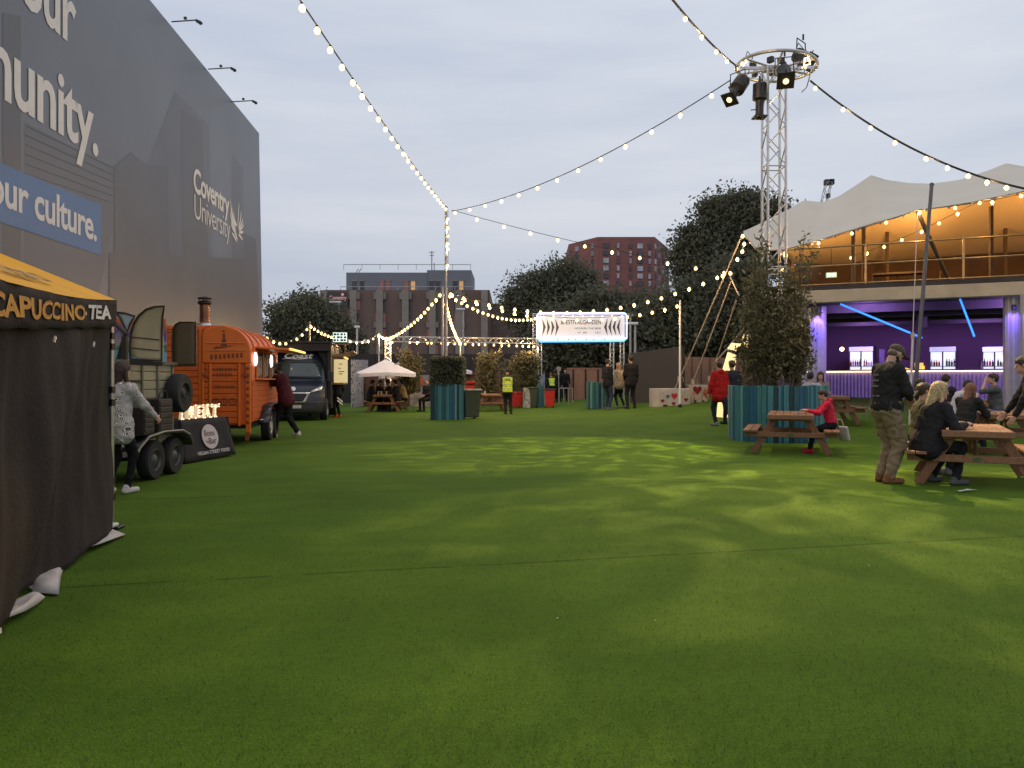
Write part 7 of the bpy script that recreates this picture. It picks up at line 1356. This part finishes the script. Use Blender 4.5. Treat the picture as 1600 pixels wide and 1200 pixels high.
# blonde woman on the near bench, and company
bx_, by_ = onT(T1, -.56, -.70, 0)[:2]
person('blonde woman with a ponytail in a dark jacket sitting with her back to the camera', bx_, by_, -78, 1.76, z=0, sit=True, seat=.455, res=.0115, top=(.02, .019, .022), bulk=1.33, hem=.06, lean=17, legs=(.02, .02, .024), baggy=1.05, hair='long', hcol=(.50, .36, .18), wl=(-.10, .50, .80), wr=(.22, .40, .80), al=(-.2, .25, .085), ar=(.16, .30, .085), pitch=6, yaw=-14, shoes=(.1, .1, .1))
bx_, by_ = onT(T1, -.80, .18, 0)[:2]
person('young woman in an olive top sitting in profile beyond the blonde woman', gX(1438, 11.3), 11.3, -78, 1.66, z=0, sit=True, seat=.455, res=.0125, top=(.15, .125, .06), bulk=1.05, lean=6, legs=(.03, .03, .03), hair='short', hcol=(.05, .028, .016), wl=(-.1, .38, .80), wr=(.1, .36, .78), yaw=-12, facedet=True, shoes=(.3, .3, .3))
person('dark haired woman lifting her face, seen past the cap man', gX(1441, 15), 15, -80, 1.66, sit=True, seat=.50, res=.0145, top=(.02, .018, .022), hair='long', hcol=(.015, .01, .01), wl=(-.1, .3, .8), wr=(.1, .3, .8), pitch=-14, facedet=True)
gq = 'group around the second picnic table'
bx_, by_ = onT(T3, -.72, -.15, 0)[:2]
person('ginger haired woman in a black top leaning on the second table', gX(1507, 14.2), 14.2, -62, 1.70, group=gq, sit=True, seat=.44, res=.013, top=(.02, .019, .02), bulk=1.15, lean=18, hair='long', hcol=(.20, .075, .03), wl=(-.1, .45, .84), wr=(.16, .46, .80), pitch=10, legs=(.02, .02, .03))
person('person with swept black hair in a white top bowed over the table', gX(1489, 16.4), 16.4, -100, 1.74, group=gq, sit=True, seat=.47, res=.015, top=(.5, .48, .5), bulk=1.05, lean=24, hair='short', hcol=(.010, .009, .010), wl=(-.1, .4, .95), wr=(.12, .4, .95), pitch=28, facedet=True)
person('dark haired person directly behind the white top', gX(1477, 18.0), 18.0, -60, 1.74, group=gq, sit=True, seat=.46, res=.016, top=(.03, .025, .04), hair='short', hcol=(.02, .012, .012), wl=(-.1, .4, .8), wr=(.12, .4, .8), pitch=10)
person('woman in a grey top raising her hand to her mouth at the far table', gX(1556, 17.3), 17.3, 70, 1.74, group=gq, sit=True, seat=.50, res=.0145, top=(.085, .085, .095), bulk=1.1, hair='short', hcol=(.035, .022, .018), sleeve=.7, wl=(-.01, .21, 1.24), el=(-.4, .4, -1), wr=(.15, .32, .80), lean=5, legs=(.03, .06, .12), facedet=True)
# man at the right edge leaning on the near table
person('person in black standing at the right edge with a hand on the near table', gX(1617, 11.3), 11.3, 62, 1.78, res=.0125, top=(.018, .017, .018), bulk=1.25, lean=26, hipfwd=-.16, hem=.05, legs=(.022, .020, .022), hair='short', hcol=(.04, .025, .02), wl=(-.19, .30, .77), wr=(.20, .40, .80), curl=.25, pitch=10, al=(-.12, -.15, .085), ar=(.14, -.2, .085))
# the crowd at the parasol table and others far off
gp_ = 'people seated at the parasol table'
for px, Y, fc, col, hc, lab in ((577, 33.1, -70, (.022, .020, .022), (.03, .02, .015), 'person in black at the near left of the parasol table'), (590, 34.3, -110, (.05, .02, .02), (.02, .012, .01), 'person in dark red at the far left of the parasol table'), (610, 34.3, 120, (.07, .03, .02), (.05, .02, .012), 'person with reddish hair at the far right of the parasol table'), (622, 33.0, 78, (.013, .013, .015), (.02, .014, .012), 'person in black with a white back print at the parasol table'), (632, 33.9, 80, (.26, .17, .08), (.03, .02, .015), 'person in a tan jacket at the right of the parasol table')):
    person(lab, gX(px, Y), Y, fc, 1.72, group=gp_, sit=True, seat=.455, res=.022, top=col, hcol=hc, hair='short', bulk=1.15, lean=14, legs=(.022, .020, .022), wl=(-.1, .4, .82), wr=(.12, .4, .82))
person('person in black sitting just left of the hedge planter', gX(668, 33.5), 33.5, 150, 1.72, sit=True, seat=.47, res=.022, top=(.022, .020, .022), hair='crop', hcol=(.02, .014, .012), bulk=1.15, wl=(-.06, .28, .70), wr=(.08, .28, .70))
def stripes(root, d):
    mb = MB()
    for z in (.62, .72): mb.beam(Vector((-.14, -.1, z)), Vector((.10, -.13, z - .16)), .012, .05)
    mb.build('trouser_stripe', M_letter, root)
person('person in black with white trouser stripes and orange shoes beside the food van', gX(528, 28.3), 28.3, 60, 1.62, res=.02, top=(.022, .020, .022), hair='short', legs=(.011, .011, .012), shoes=(.6, .12, .02), bulk=1.1, baggy=1.1, extras=stripes, wl=(-.1, .3, 1.0))
# plastic litter specks on the turf
for i, (px, py, lab) in enumerate(((1358, 890, 'tiny pale scrap on the turf at the right'), (871, 974, 'tiny white scrap on the turf in the lower middle'), (1024, 978, 'tiny white curl of paper on the turf right of the lower middle'))):
    p = Gp(px, py); o = thing('litter_scrap', lab, 'litter', (p.x, p.y, .03), i); mb = MB(); mb.add([(-.007, -.004, 0), (.007, -.003, .004), (.006, .005, .001), (-.006, .004, .005)], [(0, 1, 2, 3)]); mb.build('scrap', m_cup, o)
